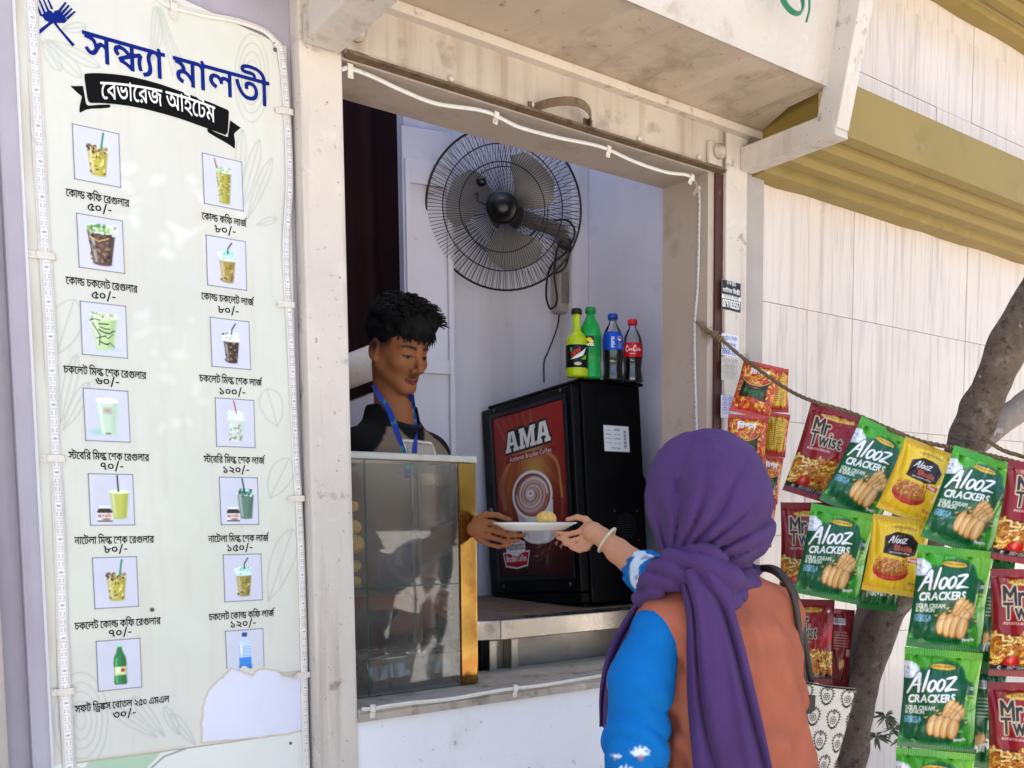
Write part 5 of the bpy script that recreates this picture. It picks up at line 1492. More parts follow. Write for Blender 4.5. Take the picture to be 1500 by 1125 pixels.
LG = 'LED strips clipped round the kiosk front'
led('led_strip', 'clear LED strip down the left side of the menu board', [P(44, -20, yb), P(50, 80, yb), P(58, 230, yb), P(64, 335, yb), P(73, 480, yb), P(80, 640, yb), P(88, 800, yb), P(94, 980, yb), P(102, 1130, yb), P(108, 1240, yb)],
    (0, -1, 0), .023, (.295, .535, .805), LG)
led('led_strip', 'clear LED strip down the right side of the menu board', [P(404, 62, yb), P(411, 74, yb), P(418, 130, yb), P(424, 260, yb), P(419, 374, yb), P(426, 500, yb), P(433, 660, yb), P(440, 780, yb), P(445, 950, yb), P(447, 1060, yb), P(450, 1140, yb), P(454, 1240, yb)],
    (0, -1, 0), .017, (.085, .31, .545, .775), LG)
led('led_strip', 'off white LED strip sagging along the top edge of the menu board', [P(226, -6, yb), P(250, 9, yb), P(300, 22, yb), P(345, 30, yb), P(385, 44, yb), P(403, 60, yb), P(404, 62, yb)],
    (0, -1, 0), .012, (.15,), LG, True)
e = .004
led('led_strip', 'drooping LED strip under the shutter along the window head', [P(500, 102, e), P(512, 100, e), P(545, 112, e), P(590, 133, e), P(640, 152, e), P(710, 163, e), P(760, 186, e), P(820, 202, e), P(880, 215, e), P(930, 237, e), P(975, 252, e), P(1005, 256, e), P(1016, 263, e)],
    (0, -1, 0), .010, (.02, .37, .70, .99), LG, True)
led('led_strip', 'LED strip hanging straight down the right jamb of the window', [PX_(1016, 263, 2.1) , PX_(1024, 285, 2.098), PX_(1024, 340, 2.098), PX_(1022, 420, 2.098), PX_(1018, 470, 2.098), PX_(1018, 540, 2.098), PX_(1021, 640, 2.098), PX_(1024, 760, 2.098)],
    (-1, 0, 0), .010, (.04,), LG)
e = -.0105
led('led_strip', 'LED strip along the sill under the window', [P(529, 1039, e), P(545, 1038, e), P(600, 1030, e), P(660, 1024, e), P(735, 1011, e), P(800, 1003, e), P(900, 987, e), P(1000, 973, e)],
    (0, -1, 0), .010, (.03, .42), LG, True)

# ------------------------------------------------------------------ stickers on the post
def sticker(px, py, w, h, paint, label):
    c = P(px, py, -.016)
    a = Art(w, h, .0013, '#ffffff')
    paint(a)
    def fn(X, Y):
        return c[0] + X - w / 2, np.full(X.shape, -.0172), c[2] + Y - h / 2 + .001 * np.sin(X * 60)
    o = a.mesh('sticker', fn, M['print'])
    tag(o, label, 'sticker')
def st1(a):
    a.rect(0, a.w, 0, a.h, '#17171a')
    a.text('মিস্ত্রী', a.w * .5, a.h * .86, .012, '#e8e6e0', True, align='C', width=a.w * .5)
    a.text('সাটার মিস্ত্রী', a.w * .5, a.h * .60, .03, '#efeeea', True, align='C', width=a.w * .9, grow=.012)
    a.rect(0, a.w, a.h * .38, a.h * .52, '#d9d6d0')
    a.text('সাটার মিস্ত্রী', a.w * .5, a.h * .405, .012, '#222222', True, align='C', width=a.w * .8)
    a.text('01797835557', a.w * .5, a.h * .10, .012, '#f2f0ea', align='C', width=a.w * .94, sy=2.2, grow=.03)
def st2(a):
    a.rect(0, a.w, 0, a.h, '#d5d5dc')
    for k in range(3):
        a.text('সাটার মিস্ত্রী', a.w * .5, a.h * (.74 - .27 * k), .02, '#27469a', True, align='C', width=a.w * (.85 - .15 * (k == 1)), grow=.01)
    a.text('01881-557', a.w * .5, a.h * .06, .01, '#27469a', align='C', width=a.w * .9, grow=.02)
def st3(a):
    a.rect(0, a.w, 0, a.h, '#c3b8ab')
    a.text('সাটার মিস্ত্রী', a.w * .5, a.h * .78, .02, '#8d857d', True, align='C', width=a.w * .9)
    a.stroke([(a.w * .1, a.h * .62), (a.w * .9, a.h * .66), (a.w * .85, a.h * .34), (a.w * .12, a.h * .34), (a.w * .1, a.h * .62)], .0016, '#9a9088')
    a.text('মিস্ত্রী', a.w * .5, a.h * .44, .02, '#8d857d', True, align='C', width=a.w * .6)
    a.text('মিস্ত্রী', a.w * .5, a.h * .12, .02, '#a1978e', True, align='C', width=a.w * .6)
def st4(a):
    a.rect(0, a.w, 0, a.h, '#d0cfd2')
    for k in range(4):
        a.text('মিস্ত্রী', a.w * .5, a.h * (.78 - .22 * k), .02, '#5a6da8', True, align='C', width=a.w * .8)
sticker(1071, 434, .083, .090, st1, 'small black sticker with white Bengali lettering on the window post')
sticker(1069, 506, .074, .066, st2, 'whitish sticker with blue lettering below the black one')
sticker(1069, 541, .076, .070, st3, 'faded grey paper sticker with rubbed lettering on the post')
sticker(1066, 596, .062, .070, st4, 'half hidden pale sticker with blue print above the purple hijab')

# ------------------------------------------------------------------ wall fan
hub = P(735, 293, .80)
fc = P(738, 307, .78)
fn_ = (CAM - fc) / np.linalg.norm(CAM - fc)
fax = np.array([fn_[0] - .10, fn_[1], fn_[2] * .5 - .05])
fax /= np.linalg.norm(fax)
fan = thing('wall_fan', 'black wire cage wall fan with grey blades above the vendor', 'fan', fc)
q = Vector((0, 0, 1)).rotation_difference(Vector(fax))
R = .268
def FP(r, a, d):
    return Vector(fc) + q @ Vector((r * math.cos(a), r * math.sin(a), d))
mb = MB()
NW = 128
for i in range(NW):
    a = 2 * PI * i / NW
    mb.tube([FP(.05, a + .18, .062), FP(.10, a + .10, .066), FP(.18, a, .052), FP(.24, a - .03, .024), FP(R, a - .04, 0)], .0010, 4, False)
for r, d in ((.145, .0655), (.205, .045), (R, .0)):
    mb.torus(FP(0, 0, d), r, .0022 if r < R else .0042, fax, 64, 5)
mb.build('front_cage', M['wire'], fan)
mb = MB()
for i in range(0, NW, 2):
    a = 2 * PI * i / NW
    mb.tube([FP(.07, a - .1, -.085), FP(.17, a, -.075), FP(R, a + .04, -.003)], .0012, 4, False)
mb.torus(FP(0, 0, -.078), .15, .002, fax, 64, 5)
mb.build('rear_cage', M['wire'], fan)
MB().lathe([(.001, .062), (.050, .062), (.054, .066), (.054, .078), (.046, .084), (.030, .086), (.028, .094), (.016, .098), (.001, .099)], fc, 30, fax).build('hub_cap', M['blackplastic'], fan)
bm_ = mat('grey_blade', '#85807d', .35, var=.08, vs=10, coat=.2)
for k in range(3):
    a0_ = k * 2 * PI / 3 - .15
    vs = []
    nu, nv = 10, 8
    for j in range(nv):
        for i in range(nu):
            t = j / (nv - 1)
            r = .035 + .165 * t
            wd = (.35 + .62 * math.sin(min(1, t * 1.25) * PI * .62)) * (1 if t < .8 else 1 - ((t - .8) / .2) ** 2 * .45)
            a = a0_ + (i / (nu - 1) - .5) * wd * 1.35 + .35 * t
            vs.append(FP(r, a, -.015 + .03 * (i / (nu - 1) - .5)))
    mb = MB()
    mb.add(vs, [(j * nu + i, j * nu + i + 1, (j + 1) * nu + i + 1, (j + 1) * nu + i) for j in range(nv - 1) for i in range(nu - 1)], True)
    mb.build('blade', bm_, fan)
MB().lathe([(.001, -.20), (.045, -.195), (.062, -.17), (.065, -.11), (.055, -.085), (.001, -.084)], fc, 24, fax).build('motor', M['blackplastic'], fan)
mp_ = P(828, 372, .985)
MB().tube([FP(0, 0, -.15), FP(.02, -.6, -.17), (mp_[0] - .10, mp_[1] - .10, mp_[2] + .05), (mp_[0] - .03, mp_[1] - .04, mp_[2] + .02)], [.030, .030, .027, .027], 12).build('arm', mat('fan_arm', '#6a5d55', .4, var=.1, vs=20), fan)
MB().box(mp_[0] - .055, mp_[0] + .045, mp_[1] - .05, mp_[1] + .012, mp_[2] - .17, mp_[2] + .10, .012).build('wall_mount', mat('fan_mount', '#a59b92', .45, var=.1, vs=12), fan)
cord = [FP(.10, 2.1, .075), FP(.09, 2.0, .075), FP(.085, 2.25, .08), FP(.052, 2.35, .07)]
MB().tube(smooth_path(cord, 5), .0028, 6).build('pull_cord', M['wire'], fan)
pk = FP(.105, 1.62, .07)
MB().lathe([(.001, 0), (.016, .002), (.018, .01), (.010, .02), (.001, .021)], pk, 12, fax).build('pull_knob', M['blackplastic'], fan)

sb = thing('fan_regulator', 'grey plastic switch box with black cable loops under the fan mount', 'switch box', P(822, 425, .985))
c = P(822, 425, .985)
MB().box(c[0] - .045, c[0] + .05, c[1] - .045, c[1] + .012, c[2] - .095, c[2] + .10, .012).build('box', mat('old_plastic', '#a79d95', .45, var=.12, vs=14, spots=[('#7d736a', 12, .62, .1, .5)]), sb)
MB().box(c[0] - .030, c[0] + .010, c[1] - .051, c[1] - .0452, c[2] - .06, c[2] + .06, .003).build('switch_plate', M['dull_steel'], sb)
lp = [P(x, y, .90) for x, y in ((770, 352), (795, 330), (828, 322), (842, 340), (830, 368), (806, 392), (800, 430), (806, 452), (816, 440), (812, 400), (818, 360), (836, 352), (828, 390), (812, 402))]
MB().tube(smooth_path(lp, 6), .0042, 7).build('cable_loop', M['wire'], sb)
w1 = [P(x, y, .988) for x, y in ((820, 452), (816, 480), (803, 515), (797, 530), (797, 560))]
tag(MB().tube(smooth_path(w1, 6), .0028, 6).build('cable', M['wire']), 'thin black cable hanging in a curve from the switch box', 'cable')
w2 = [P(x, y, .988) for x, y in ((833, 448), (834, 500), (834, 560), (835, 640))]
tag(MB().tube(smooth_path(w2, 4), .0024, 6).build('cable', M['wire']), 'thin straight cable running down the wall behind the bottles', 'cable')

# ------------------------------------------------------------------ coffee machine
TI = math.radians(-4.6)
MO = np.array([1.905, .36, 1.115])
cm = thing('coffee_machine', 'black coffee vending machine with a red AMA poster on its door', 'coffee machine', MO)
ct, st_ = math.cos(TI), math.sin(TI)
def K(x, y, z):                                   # machine space: x across the street side, y into the kiosk, z up
    return np.array([MO[0] + x, MO[1] + y * ct - z * st_, MO[2] + y * st_ + z * ct])
MW, MD, MH = .272, .575, .735
def kbox(b_, x0, x1, y0, y1, z0, z1):
    return b_.hexa([K(x0, y0, z0), K(x1, y0, z0), K(x1, y1, z0), K(x0, y1, z0), K(x0, y0, z1), K(x1, y0, z1), K(x1, y1, z1), K(x0, y1, z1)])
kbox(MB(), .022, MW, 0, MD, 0, MH - .002).build('body', M['blackmetal'], cm, bevel=.004)
kbox(MB(), .018, MW + .012, -.008, MD + .004, MH - .001, MH + .008).build('lid', M['blackmetal'], cm, bevel=.002)
door = kbox(MB(), -.018, .0205, .006, MD - .004, .040, MH - .014).build('door', M['blackmetal'], cm, bevel=.007)
kbox(MB(), -.012, .0205, .012, MD - .01, .004, .036).build('drip_base', M['blackmetal'], cm, bevel=.003)
mb = MB()
for (y0, y1, z0, z1) in ((.030, .048, .085, MH - .04), (MD - .085, MD - .067, .085, MH - .04), (.0481, MD - .0851, .085, .100), (.0481, MD - .0851, MH - .055, MH - .04)):
    kbox(mb, -.024, -.0185, y0, y1, z0, z1)
mb.build('poster_frame', M['blackplastic'], cm, bevel=.0015)
for (y, z) in ((.060, .066), (MD - .10, .066), (.060, MH - .026), (MD - .10, MH - .026)):
    c = K(-.019, y, z)
    MB().lathe([(.0005, 0), (.007, .0005), (.006, .003), (.0005, .004)], c, 12, (-1, 0, 0)).build('screw', M['screw'], cm)
# the poster: v = 0 is the street end, drawn left to right as seen from the door
py0, py1, pz0, pz1 = .050, MD - .087, .102, MH - .057
W_, H_ = py1 - py0, pz1 - pz0
a = Art(W_, H_, .0017, '#7a1a12')
X, Y = a.X / W_, a.Y / H_
a.grad('#2a0b08', '#94211a', lambda x, y: .15 + y * 1.05)
a.put(np.s_[:, :], .75 * np.exp(-(((X - .56) / .20) ** 2 + ((Y - .62) / .16) ** 2)), '#d8a24a')
a.put(np.s_[:, :], .45 * np.exp(-(((X - .20) / .10) ** 2 + ((Y - .60) / .20) ** 2)), '#c87a34')
a.put(np.s_[:, :], .75 * np.clip((.30 - Y) / .2, 0, 1), '#220a08')
for k in range(6):
    a.stroke([(W_ * (.05 + .1 * k), H_ * .98), (W_ * (.30 + .06 * k), H_ * .72), (W_ * (.15 + .16 * k), H_ * .50), (W_ * (.22 + .14 * k), H_ * .34)], .004 + .002 * (k % 3), '#e8b060', a=.16, soft=.02)
for k in range(3):
    pts = smooth_path([(W_ * (.10 + .02 * k), H_ * .42, 0), (W_ * (.06 + .03 * k), H_ * .60, 0), (W_ * .40, H_ * (.74 + .02 * k), 0), (W_ * .85, H_ * .68, 0), (W_ * .93, H_ * .45, 0)], 6)
    a.stroke([(p[0], p[1]) for p in pts], .004, '#f2c478', a=.28, soft=.012)
# cup: saucer, body, rim, swirl of cream
a.ell(W_ * .66, H_ * .245, W_ * .20, H_ * .060, '#cfc6be', rot=.1)
a.ell(W_ * .56, H_ * .265, W_ * .21, H_ * .075, '#e9e4de')
a.poly([(W_ * .245, H_ * .48), (W_ * .805, H_ * .44), (W_ * .79, H_ * .30), (W_ * .72, H_ * .235), (W_ * .56, H_ * .20), (W_ * .42, H_ * .235), (W_ * .33, H_ * .32)], '#e4ddd6')
a.poly([(W_ * .245, H_ * .48), (W_ * .40, H_ * .47), (W_ * .46, H_ * .22), (W_ * .42, H_ * .235), (W_ * .33, H_ * .32)], '#bdb2aa', a=.7, soft=.012)
a.poly([(W_ * .66, H_ * .32), (W_ * .76, H_ * .30), (W_ * .72, H_ * .20), (W_ * .67, H_ * .20)], '#f4f0ec', soft=.004)
a.ell(W_ * .52, H_ * .485, W_ * .285, H_ * .148, '#efe9e4', rot=-.05)
a.ell(W_ * .52, H_ * .485, W_ * .255, H_ * .130, '#7b4134', rot=-.05)
a.ell(W_ * .52, H_ * .480, W_ * .235, H_ * .116, '#b06a58', rot=-.05, soft=.006)
for off_, col_, al_ in ((0, '#f4e8e0', .9), (PI, '#e8cfc4', .8), (PI / 2, '#9a5446', .4)):
    sp_ = []
    for k in range(60):
        t0 = k / 59
        an = off_ + 2.3 * 2 * PI * t0
        rr_ = .215 * (1 - t0) ** .9
        sp_.append((W_ * (.52 + rr_ * math.cos(an)), H_ * (.488 + rr_ * .50 * math.sin(an))))
    a.stroke(sp_, list(np.linspace(.011, .006, 60)), col_, a=al_, soft=.007)
a.ell(W_ * .50, H_ * .495, W_ * .05, H_ * .024, '#f6efe8', soft=.006)
a.ell(W_ * .50, H_ * .495, W_ * .015, H_ * .007, '#7a4033', soft=.002)
for (bx_, by_, r_) in ((.64, .125, .6), (.74, .150, 1.0), (.60, .160, .2), (.70, .085, 1.3), (.55, .105, 0)):
    a.ell(W_ * bx_, H_ * by_, W_ * .075, H_ * .026, '#4a231a', rot=r_, soft=.003)
    a.stroke([(W_ * bx_ - .014 * math.cos(r_), H_ * by_ - .014 * math.sin(r_)), (W_ * bx_ + .014 * math.cos(r_), H_ * by_ + .014 * math.sin(r_))], .003, '#1a0b08')
    a.ell(W_ * bx_ - .004, H_ * by_ + .006, W_ * .03, H_ * .006, '#9a6a52', rot=r_, soft=.003, a=.6)
for (bx_, by_) in ((.80, .185), (.86, .165), (.90, .20)):
    a.poly([(W_ * bx_, H_ * by_), (W_ * (bx_ + .05), H_ * (by_ + .012)), (W_ * (bx_ + .02), H_ * (by_ - .02))], '#c9a87c')
# heavy slab letters
def slabA(x0, w):
    return [[(x0 + w * p[0], p[1]) for p in c] for c in ([(0, 0), (.42, 0), (.42, .18), (.34, .18), (.37, .32), (.63, .32), (.66, .18), (.58, .18), (.58, 0), (1, 0), (1, .18), (.93, .18), (.70, 1), (.26, 1), (.07, .18), (0, .18)],
                                                          [(.42, .48), (.58, .48), (.52, .80), (.48, .80)])]
def slabM(x0, w):
    return [[(x0 + w * p[0], p[1]) for p in [(0, 0), (.34, 0), (.34, .18), (.27, .18), (.27, .66), (.44, .0), (.56, 0), (.73, .66), (.73, .18), (.66, .18), (.66, 0), (1, 0), (1, .18), (.94, .18), (.94, .82), (1, .82), (1, 1), (.68, 1), (.50, .42), (.32, 1), (0, 1), (0, .82), (.06, .82), (.06, .18), (0, .18)]]]
ama = slabA(0, .92) + slabM(.96, 1.10) + slabA(2.10, .92)
def aT(c):
    return [(W_ * .17 + x * W_ * .215, H_ * .775 + y * H_ * .125 + (x - 1.5) * .0035) for x, y in c]
a.poly([aT(c) for c in (slabA(0, .92)[:1] + slabM(.96, 1.10) + slabA(2.10, .92)[:1])], '#0d0909', grow=.0085)
a.poly([aT([(0.0, 0.0), (3.02, 0), (2.8, .95), (.3, .95)])], '#0d0909', grow=.004)
for part in (slabA(0, .92), slabM(.96, 1.10), slabA(2.10, .92)):
    pr = [aT(c) for c in part]
    a.poly(pr[:1], '#efece6')
    for hole in pr[1:]:
        a.poly(hole, '#0d0909')
a.poly([(W_ * .15, H_ * .700), (W_ * .86, H_ * .715), (W_ * .90, H_ * .750), (W_ * .19, H_ * .742)], '#8c1418')
a.text('Authentic Brazilian Coffee', W_ * .52, H_ * .714, .02, '#f0d7cf', align='C', width=W_ * .60, rot=.02, grow=.012)
hx = [(W_ * .24 + W_ * .165 * math.cos(t), H_ * .180 + H_ * .058 * math.sin(t)) for t in np.linspace(PI / 6, 2 * PI + PI / 6, 7)[:-1]]
a.poly([(W_ * .045, H_ * .150), (W_ * .45, H_ * .155), (W_ * .41, H_ * .060), (W_ * .25, H_ * .045), (W_ * .08, H_ * .060)], '#e8e4e0')
a.poly([(W_ * .060, H_ * .142), (W_ * .435, H_ * .147), (W_ * .40, H_ * .068), (W_ * .25, H_ * .054), (W_ * .09, H_ * .068)], '#b3161c')
a.poly(hx, '#ece9e6')
a.text('Authentic', W_ * .24, H_ * .165, .02, '#5c211c', align='C', width=W_ * .27, sy=1.5, grow=.02)
a.text('Brazilian Coffee', W_ * .245, H_ * .092, .02, '#f4efec', align='C', width=W_ * .30, sy=1.7, grow=.02)
def pf(X, Y):
    y = py1 - X
    z = pz0 + Y
    return MO[0] - .0198 + 0 * X, MO[1] + y * ct - z * st_, MO[2] + y * st_ + z * ct
a.mesh('poster', pf, M['gloss_print'], cm, 'red coffee poster with a cup seen from above')
# rating plate, vents, loudspeaker grille, lock
a = Art(.110, .088, .0012, '#d9dade')
a.rect(0, a.w, 0, a.h, '#d9dade')
for k, (t1, t2) in enumerate((('Machine Name', 'AMA'), ('Model No.', 'AMA-4 HPX'), ('Date of Mfg', '14.06.2023'), ('Power Supply', '220 V AC 50Hz'))):
    a.text(t1, .008, .070 - .014 * k, .006, '#2a2a30', width=.026, grow=.02)
    a.text(t2, .044, .070 - .014 * k, .006, '#2a2a30', width=.028, grow=.02)
a.text('Made in India', .05, .010, .006, '#2a2a30', align='C', width=.040, grow=.02)
for k in range(16):
    a.rect(.086, .098, .012 + .004 * k, .012 + .004 * k + (.0024 if k % 3 else .0012), '#17171a')
for q_ in ((0, .11, 0, .0015), (0, .11, .0865, .088), (0, .0015, 0, .088), (.1085, .11, 0, .088)):
    a.rect(*q_, '#8a8a92')
lx0, lz0 = .105, .505
def lf(X, Y):
    z = lz0 + Y
    return MO[0] + lx0 + X, MO[1] - .0012 * ct - z * st_ + 0 * X, MO[2] - .0012 * st_ + z * ct
a.mesh('rating_plate', lf, M['print'], cm)
mb = MB()
for i in range(9):
    for j in range(6):
        c = K(.085 + i * .012 + (j % 2) * .006, -.0003, .630 + j * .011)
        mb.lathe([(.0003, 0), (.0028, .0002), (.0028, .0010), (.0003, .0011)], c, 6, (0, -1, 0))
hole = mat('vent_hole', '#020202', .9, var=0)
mb.build('vent_grille', hole, cm)
mb = MB()
for ring, cnt in ((.006, 6), (.015, 12), (.024, 20), (.033, 26), (.041, 32)):
    for k in range(cnt):
        an = 2 * PI * k / cnt
        c = K(.185 + ring * math.cos(an), -.0003, .255 + ring * math.sin(an))
        mb.lathe([(.0003, 0), (.0017, .0002), (.0017, .0008), (.0003, .0009)], c, 6, (0, -1, 0))
mb.build('speaker_grille', mat('grille_dot', '#4c4a4a', .5, .3, var=.2, vs=80), cm)
for (x, z) in ((.135, .305), (.235, .305), (.135, .205), (.235, .205)):
    MB().lathe([(.0003, 0), (.0035, .0004), (.003, .002), (.0003, .0025)], K(x, -.0002, z), 10, (0, -1, 0)).build('screw', M['screw'], cm)
lk = K(-.018, MD - .045, .345)
lock = MB().lathe([(.001, 0), (.013, .001), (.013, .008), (.009, .011), (.001, .0115)], lk, 18, (-1, 0, 0)).build('lock', M['dull_steel'], cm)
mb = MB()
kk = lk + np.array([-.012, 0, 0])
mb.tube([kk, kk + np.array([-.020, .004, -.002])], [.004, .003], 8)
mb.torus(kk + np.array([-.022, .006, -.014]), .013, .0012, (1, .3, 0), 20, 5)
mb.box(kk[0] - .030, kk[0] - .022, kk[1] - .006, kk[1] + .016, kk[2] - .062, kk[2] - .026, .003)
mb.tube([kk + np.array([-.026, .006, -.06]), kk + np.array([-.026, .007, -.088])], .0025, 6)
mb.build('key', M['screw'], lock)
for (x, y) in ((.03, .05), (MW - .03, .05), (.03, MD - .05), (MW - .03, MD - .05)):
    MB().lathe([(.001, -.010), (.016, -.010), (.016, .0), (.001, .0)], K(x, y, 0) + np.array([0, 0, -.001]), 14).build('foot', M['blackplastic'], cm)
cb = [K(MW + .002, .03, .42), K(MW + .03, .04, .43), K(MW + .055, .06, .40), K(MW + .07, .10, .30)]
MB().tube(smooth_path(cb, 6), .005, 8).build('power_cable', M['wire'], cm)

# ------------------------------------------------------------------ steel counter with a worn slab
ctn = thing('counter', 'stainless steel counter with a worn brown slab under the coffee machine', 'counter', (1.8, .3, 0))
MB().box(1.470, 2.330, .335, .992, 1.062, 1.100, .004).build('slab', mat('worn_slab', '#6d5a49', .6, var=.3, vs=14, bump=.4, bs=90, spots=[('#37291f', 22, .56, .1, .6), ('#a08a72', 40, .66, .08, .5)]), ctn)
c1 = P(733, 909, .25)
c0 = P(690, 907, .29)
mb = MB()
zt, zm = c1[2], P(733, 938, .25)[2]
mb.hexa([(c0[0] - .05, c0[1] + .02, zm), (c1[0], c1[1], zm), (c1[0], .334, zm), (c0[0] - .05, .334, zm),
         (c0[0] - .05, c0[1] + .02, zt), (c1[0], c1[1], zt), (c1[0], .334, zt), (c0[0] - .05, .334, zt)])
mb.hexa([(c1[0] + .0005, c1[1], zm), (2.098, .25, zm), (2.098, .334, zm), (c1[0] + .0005, .334, zm),
         (c1[0] + .0005, c1[1], zt), (2.098, .25, zt), (2.098, .334, zt), (c1[0] + .0005, .334, zt)])
mb.build('top_band', M['steel'], ctn, bevel=.003)
mb = MB()
mb.box(c1[0] + .002, 2.33, .312, .33, .05, zm - .001)
mb.build('front_panel', M['dull_steel'], ctn)
for x in (c1[0] - .028, c1[0] + .048):
    MB().box(x, x + .026, .268, .311, .05, zm - .001, .003).build('post', M['steel'], ctn)
MB().box(1.3, 2.33, .334, .99, .05, 1.061).build('body', M['blackplastic'], ctn)

# ------------------------------------------------------------------ bottles on the machine
def ztop(p):
    return p
def on_machine(px, py):
    """where the sight line meets the machine's lid"""
    d = ray(px, py)
    n_ = np.array([0, -st_, ct])
    o = K(0, 0, MH + .008)
    t = ((o - CAM) @ n_) / (d @ n_)
    return CAM + d * t
def bottle(px, py, hpx, name_lab, prof, shell, liquid, cap, label_art, lz, seen):
    b0 = on_machine(px, py)
    b0[1] = max(b0[1], MO[1] + .05)
    b0 = np.array([b0[0], b0[1], MO[2] + (MH + .008) * ct + (b0[1] - MO[1]) * st_ + .001])
    zc_ = np.linalg.norm((b0 - CAM))
    dep = (b0 - CAM) @ FW
    H = hpx / FPX * dep
    t = thing('bottle', name_lab, 'bottle', b0, 'soft drink bottles on the coffee machine')
    pr = [(r * H * (1.16 if r > .07 else 1.06), z * H) for r, z in prof]
    MB().lathe([(.0005, 0)] + pr, b0, 28).build('shell', shell, t)
    if liquid is not None:
        lv = [(r * .93, z + .002) for r, z in pr if z < liquid[1] * H]
        MB().lathe([(.0005, .002)] + lv + [(.0005, lv[-1][1] + .0005)], b0, 28).build('drink', liquid[0], t)
    rc = pr[-1][0]
    mb = MB()
    cp = .085 * H
    mb.lathe([(rc * 1.1, H - cp), (rc * 1.34, H - cp), (rc * 1.34, H - cp * .2), (rc * 1.15, H), (.0005, H)], b0, 28)
    for k in range(28):
        an = 2 * PI * k / 28
        ca_, sa_ = math.cos(an) * rc * 1.34, math.sin(an) * rc * 1.34
        mb.tube([(b0[0] + ca_, b0[1] + sa_, b0[2] + H - cp), (b0[0] + ca_, b0[1] + sa_, b0[2] + H - cp * .25)], rc * .06, 4)
    mb.build('cap', cap, t)
    z0, z1 = lz[0] * H, lz[1] * H
    rl = max(r for r, z in pr if z0 - .02 < z < z1 + .02) * 1.015
    a = Art(2 * PI * rl, z1 - z0, .0012, label_art[0])
    label_art[1](a)
    fa = math.atan2(CAM[1] - b0[1], CAM[0] - b0[0]) + seen
    zz = np.array([z for r, z in pr])
    rr_ = np.array([r for r, z in pr])
    def lf(X, Y):
        an = fa - PI + X / rl
        rad = np.interp(z0 + Y, zz, rr_) + .0008
        return b0[0] + rad * np.cos(an), b0[1] + rad * np.sin(an), b0[2] + z0 + Y
    a.mesh('label', lf, M['gloss_print'], t)
    return t
def plast(name, c, tr=.85):
    return glass_mat(name, (.94, .95, .97), .10, .06, .03)
PROF = [(.118, .004), (.136, .02), (.138, .05), (.128, .10), (.122, .20), (.128, .28), (.134, .34), (.134, .62), (.126, .68), (.100, .76), (.066, .84), (.052, .88), (.052, .95)]
PROF_S = [(.118, .004), (.140, .02), (.142, .06), (.140, .20), (.140, .50), (.132, .56), (.100, .62), (.066, .67), (.058, .72), (.054, .88), (.054, .95)]
PROF_C = [(.120, .004), (.142, .03), (.138, .10), (.118, .22), (.130, .34), (.138, .46), (.136, .60), (.118, .72), (.088, .80), (.060, .86), (.052, .90), (.052, .95)]
def dew(a):
    a.rect(0, a.w, 0, a.h, '#0b0d0b')
    for o in (0, .5, 1):
        x = a.w * o
        a.poly([(x - .026, a.h * .34), (x + .016, a.h * .72), (x + .034, a.h * .92), (x + .018, a.h * .52), (x - .004, a.h * .40)], '#d8d8d2')
        a.text('DEW', x - .020, a.h * .44, .016, '#c8281e', rot=.55, shear=.2, grow=.04, sy=1.2)
        a.poly([(x + .012, a.h * .36), (x + .032, a.h * .60), (x + .030, a.h * .36)], '#69b02e')
        a.ell(x, a.h * .16, .012, .005, '#b9b49a')
        a.ell(x - .022, a.h * .78, .004, .007, '#2f9a55')
def spr(a):
    a.rect(0, a.w, 0, a.h, '#0c7a35')
    for o in (0, .5, 1):
        x = a.w * o
        a.rect(x - .016, x + .016, a.h * .45, a.h, '#0d2a18')
        a.ell(x - .002, a.h * .82, .010, .006, '#e0b92a')
        a.ell(x + .006, a.h * .72, .008, .005, '#d8d02e')
        a.text('Sprite', x, a.h * .50, .012, '#f0f4ee', align='C', width=.030, grow=.04, sy=1.5)
def pep(a):
    a.rect(0, a.w, 0, a.h, '#1747b0')
    for o in (0, .5, 1):
        x = a.w * o
        a.text('PEPSI', x - .004, a.h * .12, .016, '#c9d6f2', rot=PI / 2, grow=.03, sy=.9)
        a.ell(x + .016, a.h * .62, .008, .008, '#d9e2f2')
        a.ell(x + .016, a.h * .66, .007, .004, '#c0293a')
        for k in range(4):
            a.rect(x + .010, x + .024, a.h * (.12 + .08 * k), a.h * (.15 + .08 * k), '#8ea8e0')
def coke(a):
    a.rect(0, a.w, 0, a.h, '#c4161c')
    for o in (0, .5, 1):
        x = a.w * o
        def C(x0, s):
            return [(x0 + s * .8, a.h * .66), (x0 + s * .45, a.h * .80), (x0 + s * .05, a.h * .62), (x0 + s * .1, a.h * .44), (x0 + s * .5, a.h * .40), (x0 + s * .9, a.h * .5)]
        for x0 in (x - .026, x + .002):
            a.stroke([(p[0], p[1]) for p in smooth_path([(u_, v_, 0) for u_, v_ in C(x0, .011)], 4)], .0026, '#f2eeea')
        a.text('oca', x - .017, a.h * .44, .014, '#f2eeea', grow=.02, shear=.25)
        a.text('ola', x + .011, a.h * .44, .014, '#f2eeea', grow=.02, shear=.25)
        a.text('original taste', x, a.h * .20, .006, '#f2d8d6', align='C', width=.022, grow=.02)
cola = mat('cola_drink', '#120705', .1, var=0)
bottle(853, 549, 99, 'lime yellow drink bottle with black cap and black label', PROF_S, mat('lime_drink', '#c3dc1c', .12, var=.05, trans=.35, ior=1.3, coat=.3), None, M['blackplastic'], ('#0b0d0b', dew), (.13, .46), .10)
bottle(874, 551, 103, 'green drink bottle with green cap half behind the lime yellow one', PROF, mat('green_plastic', '#22ad50', .12, var=.05, trans=.35, ior=1.3, coat=.3), None, mat('green_cap', '#0c7a3c', .35, var=.03), ('#0c7a35', spr), (.30, .58), -.1)
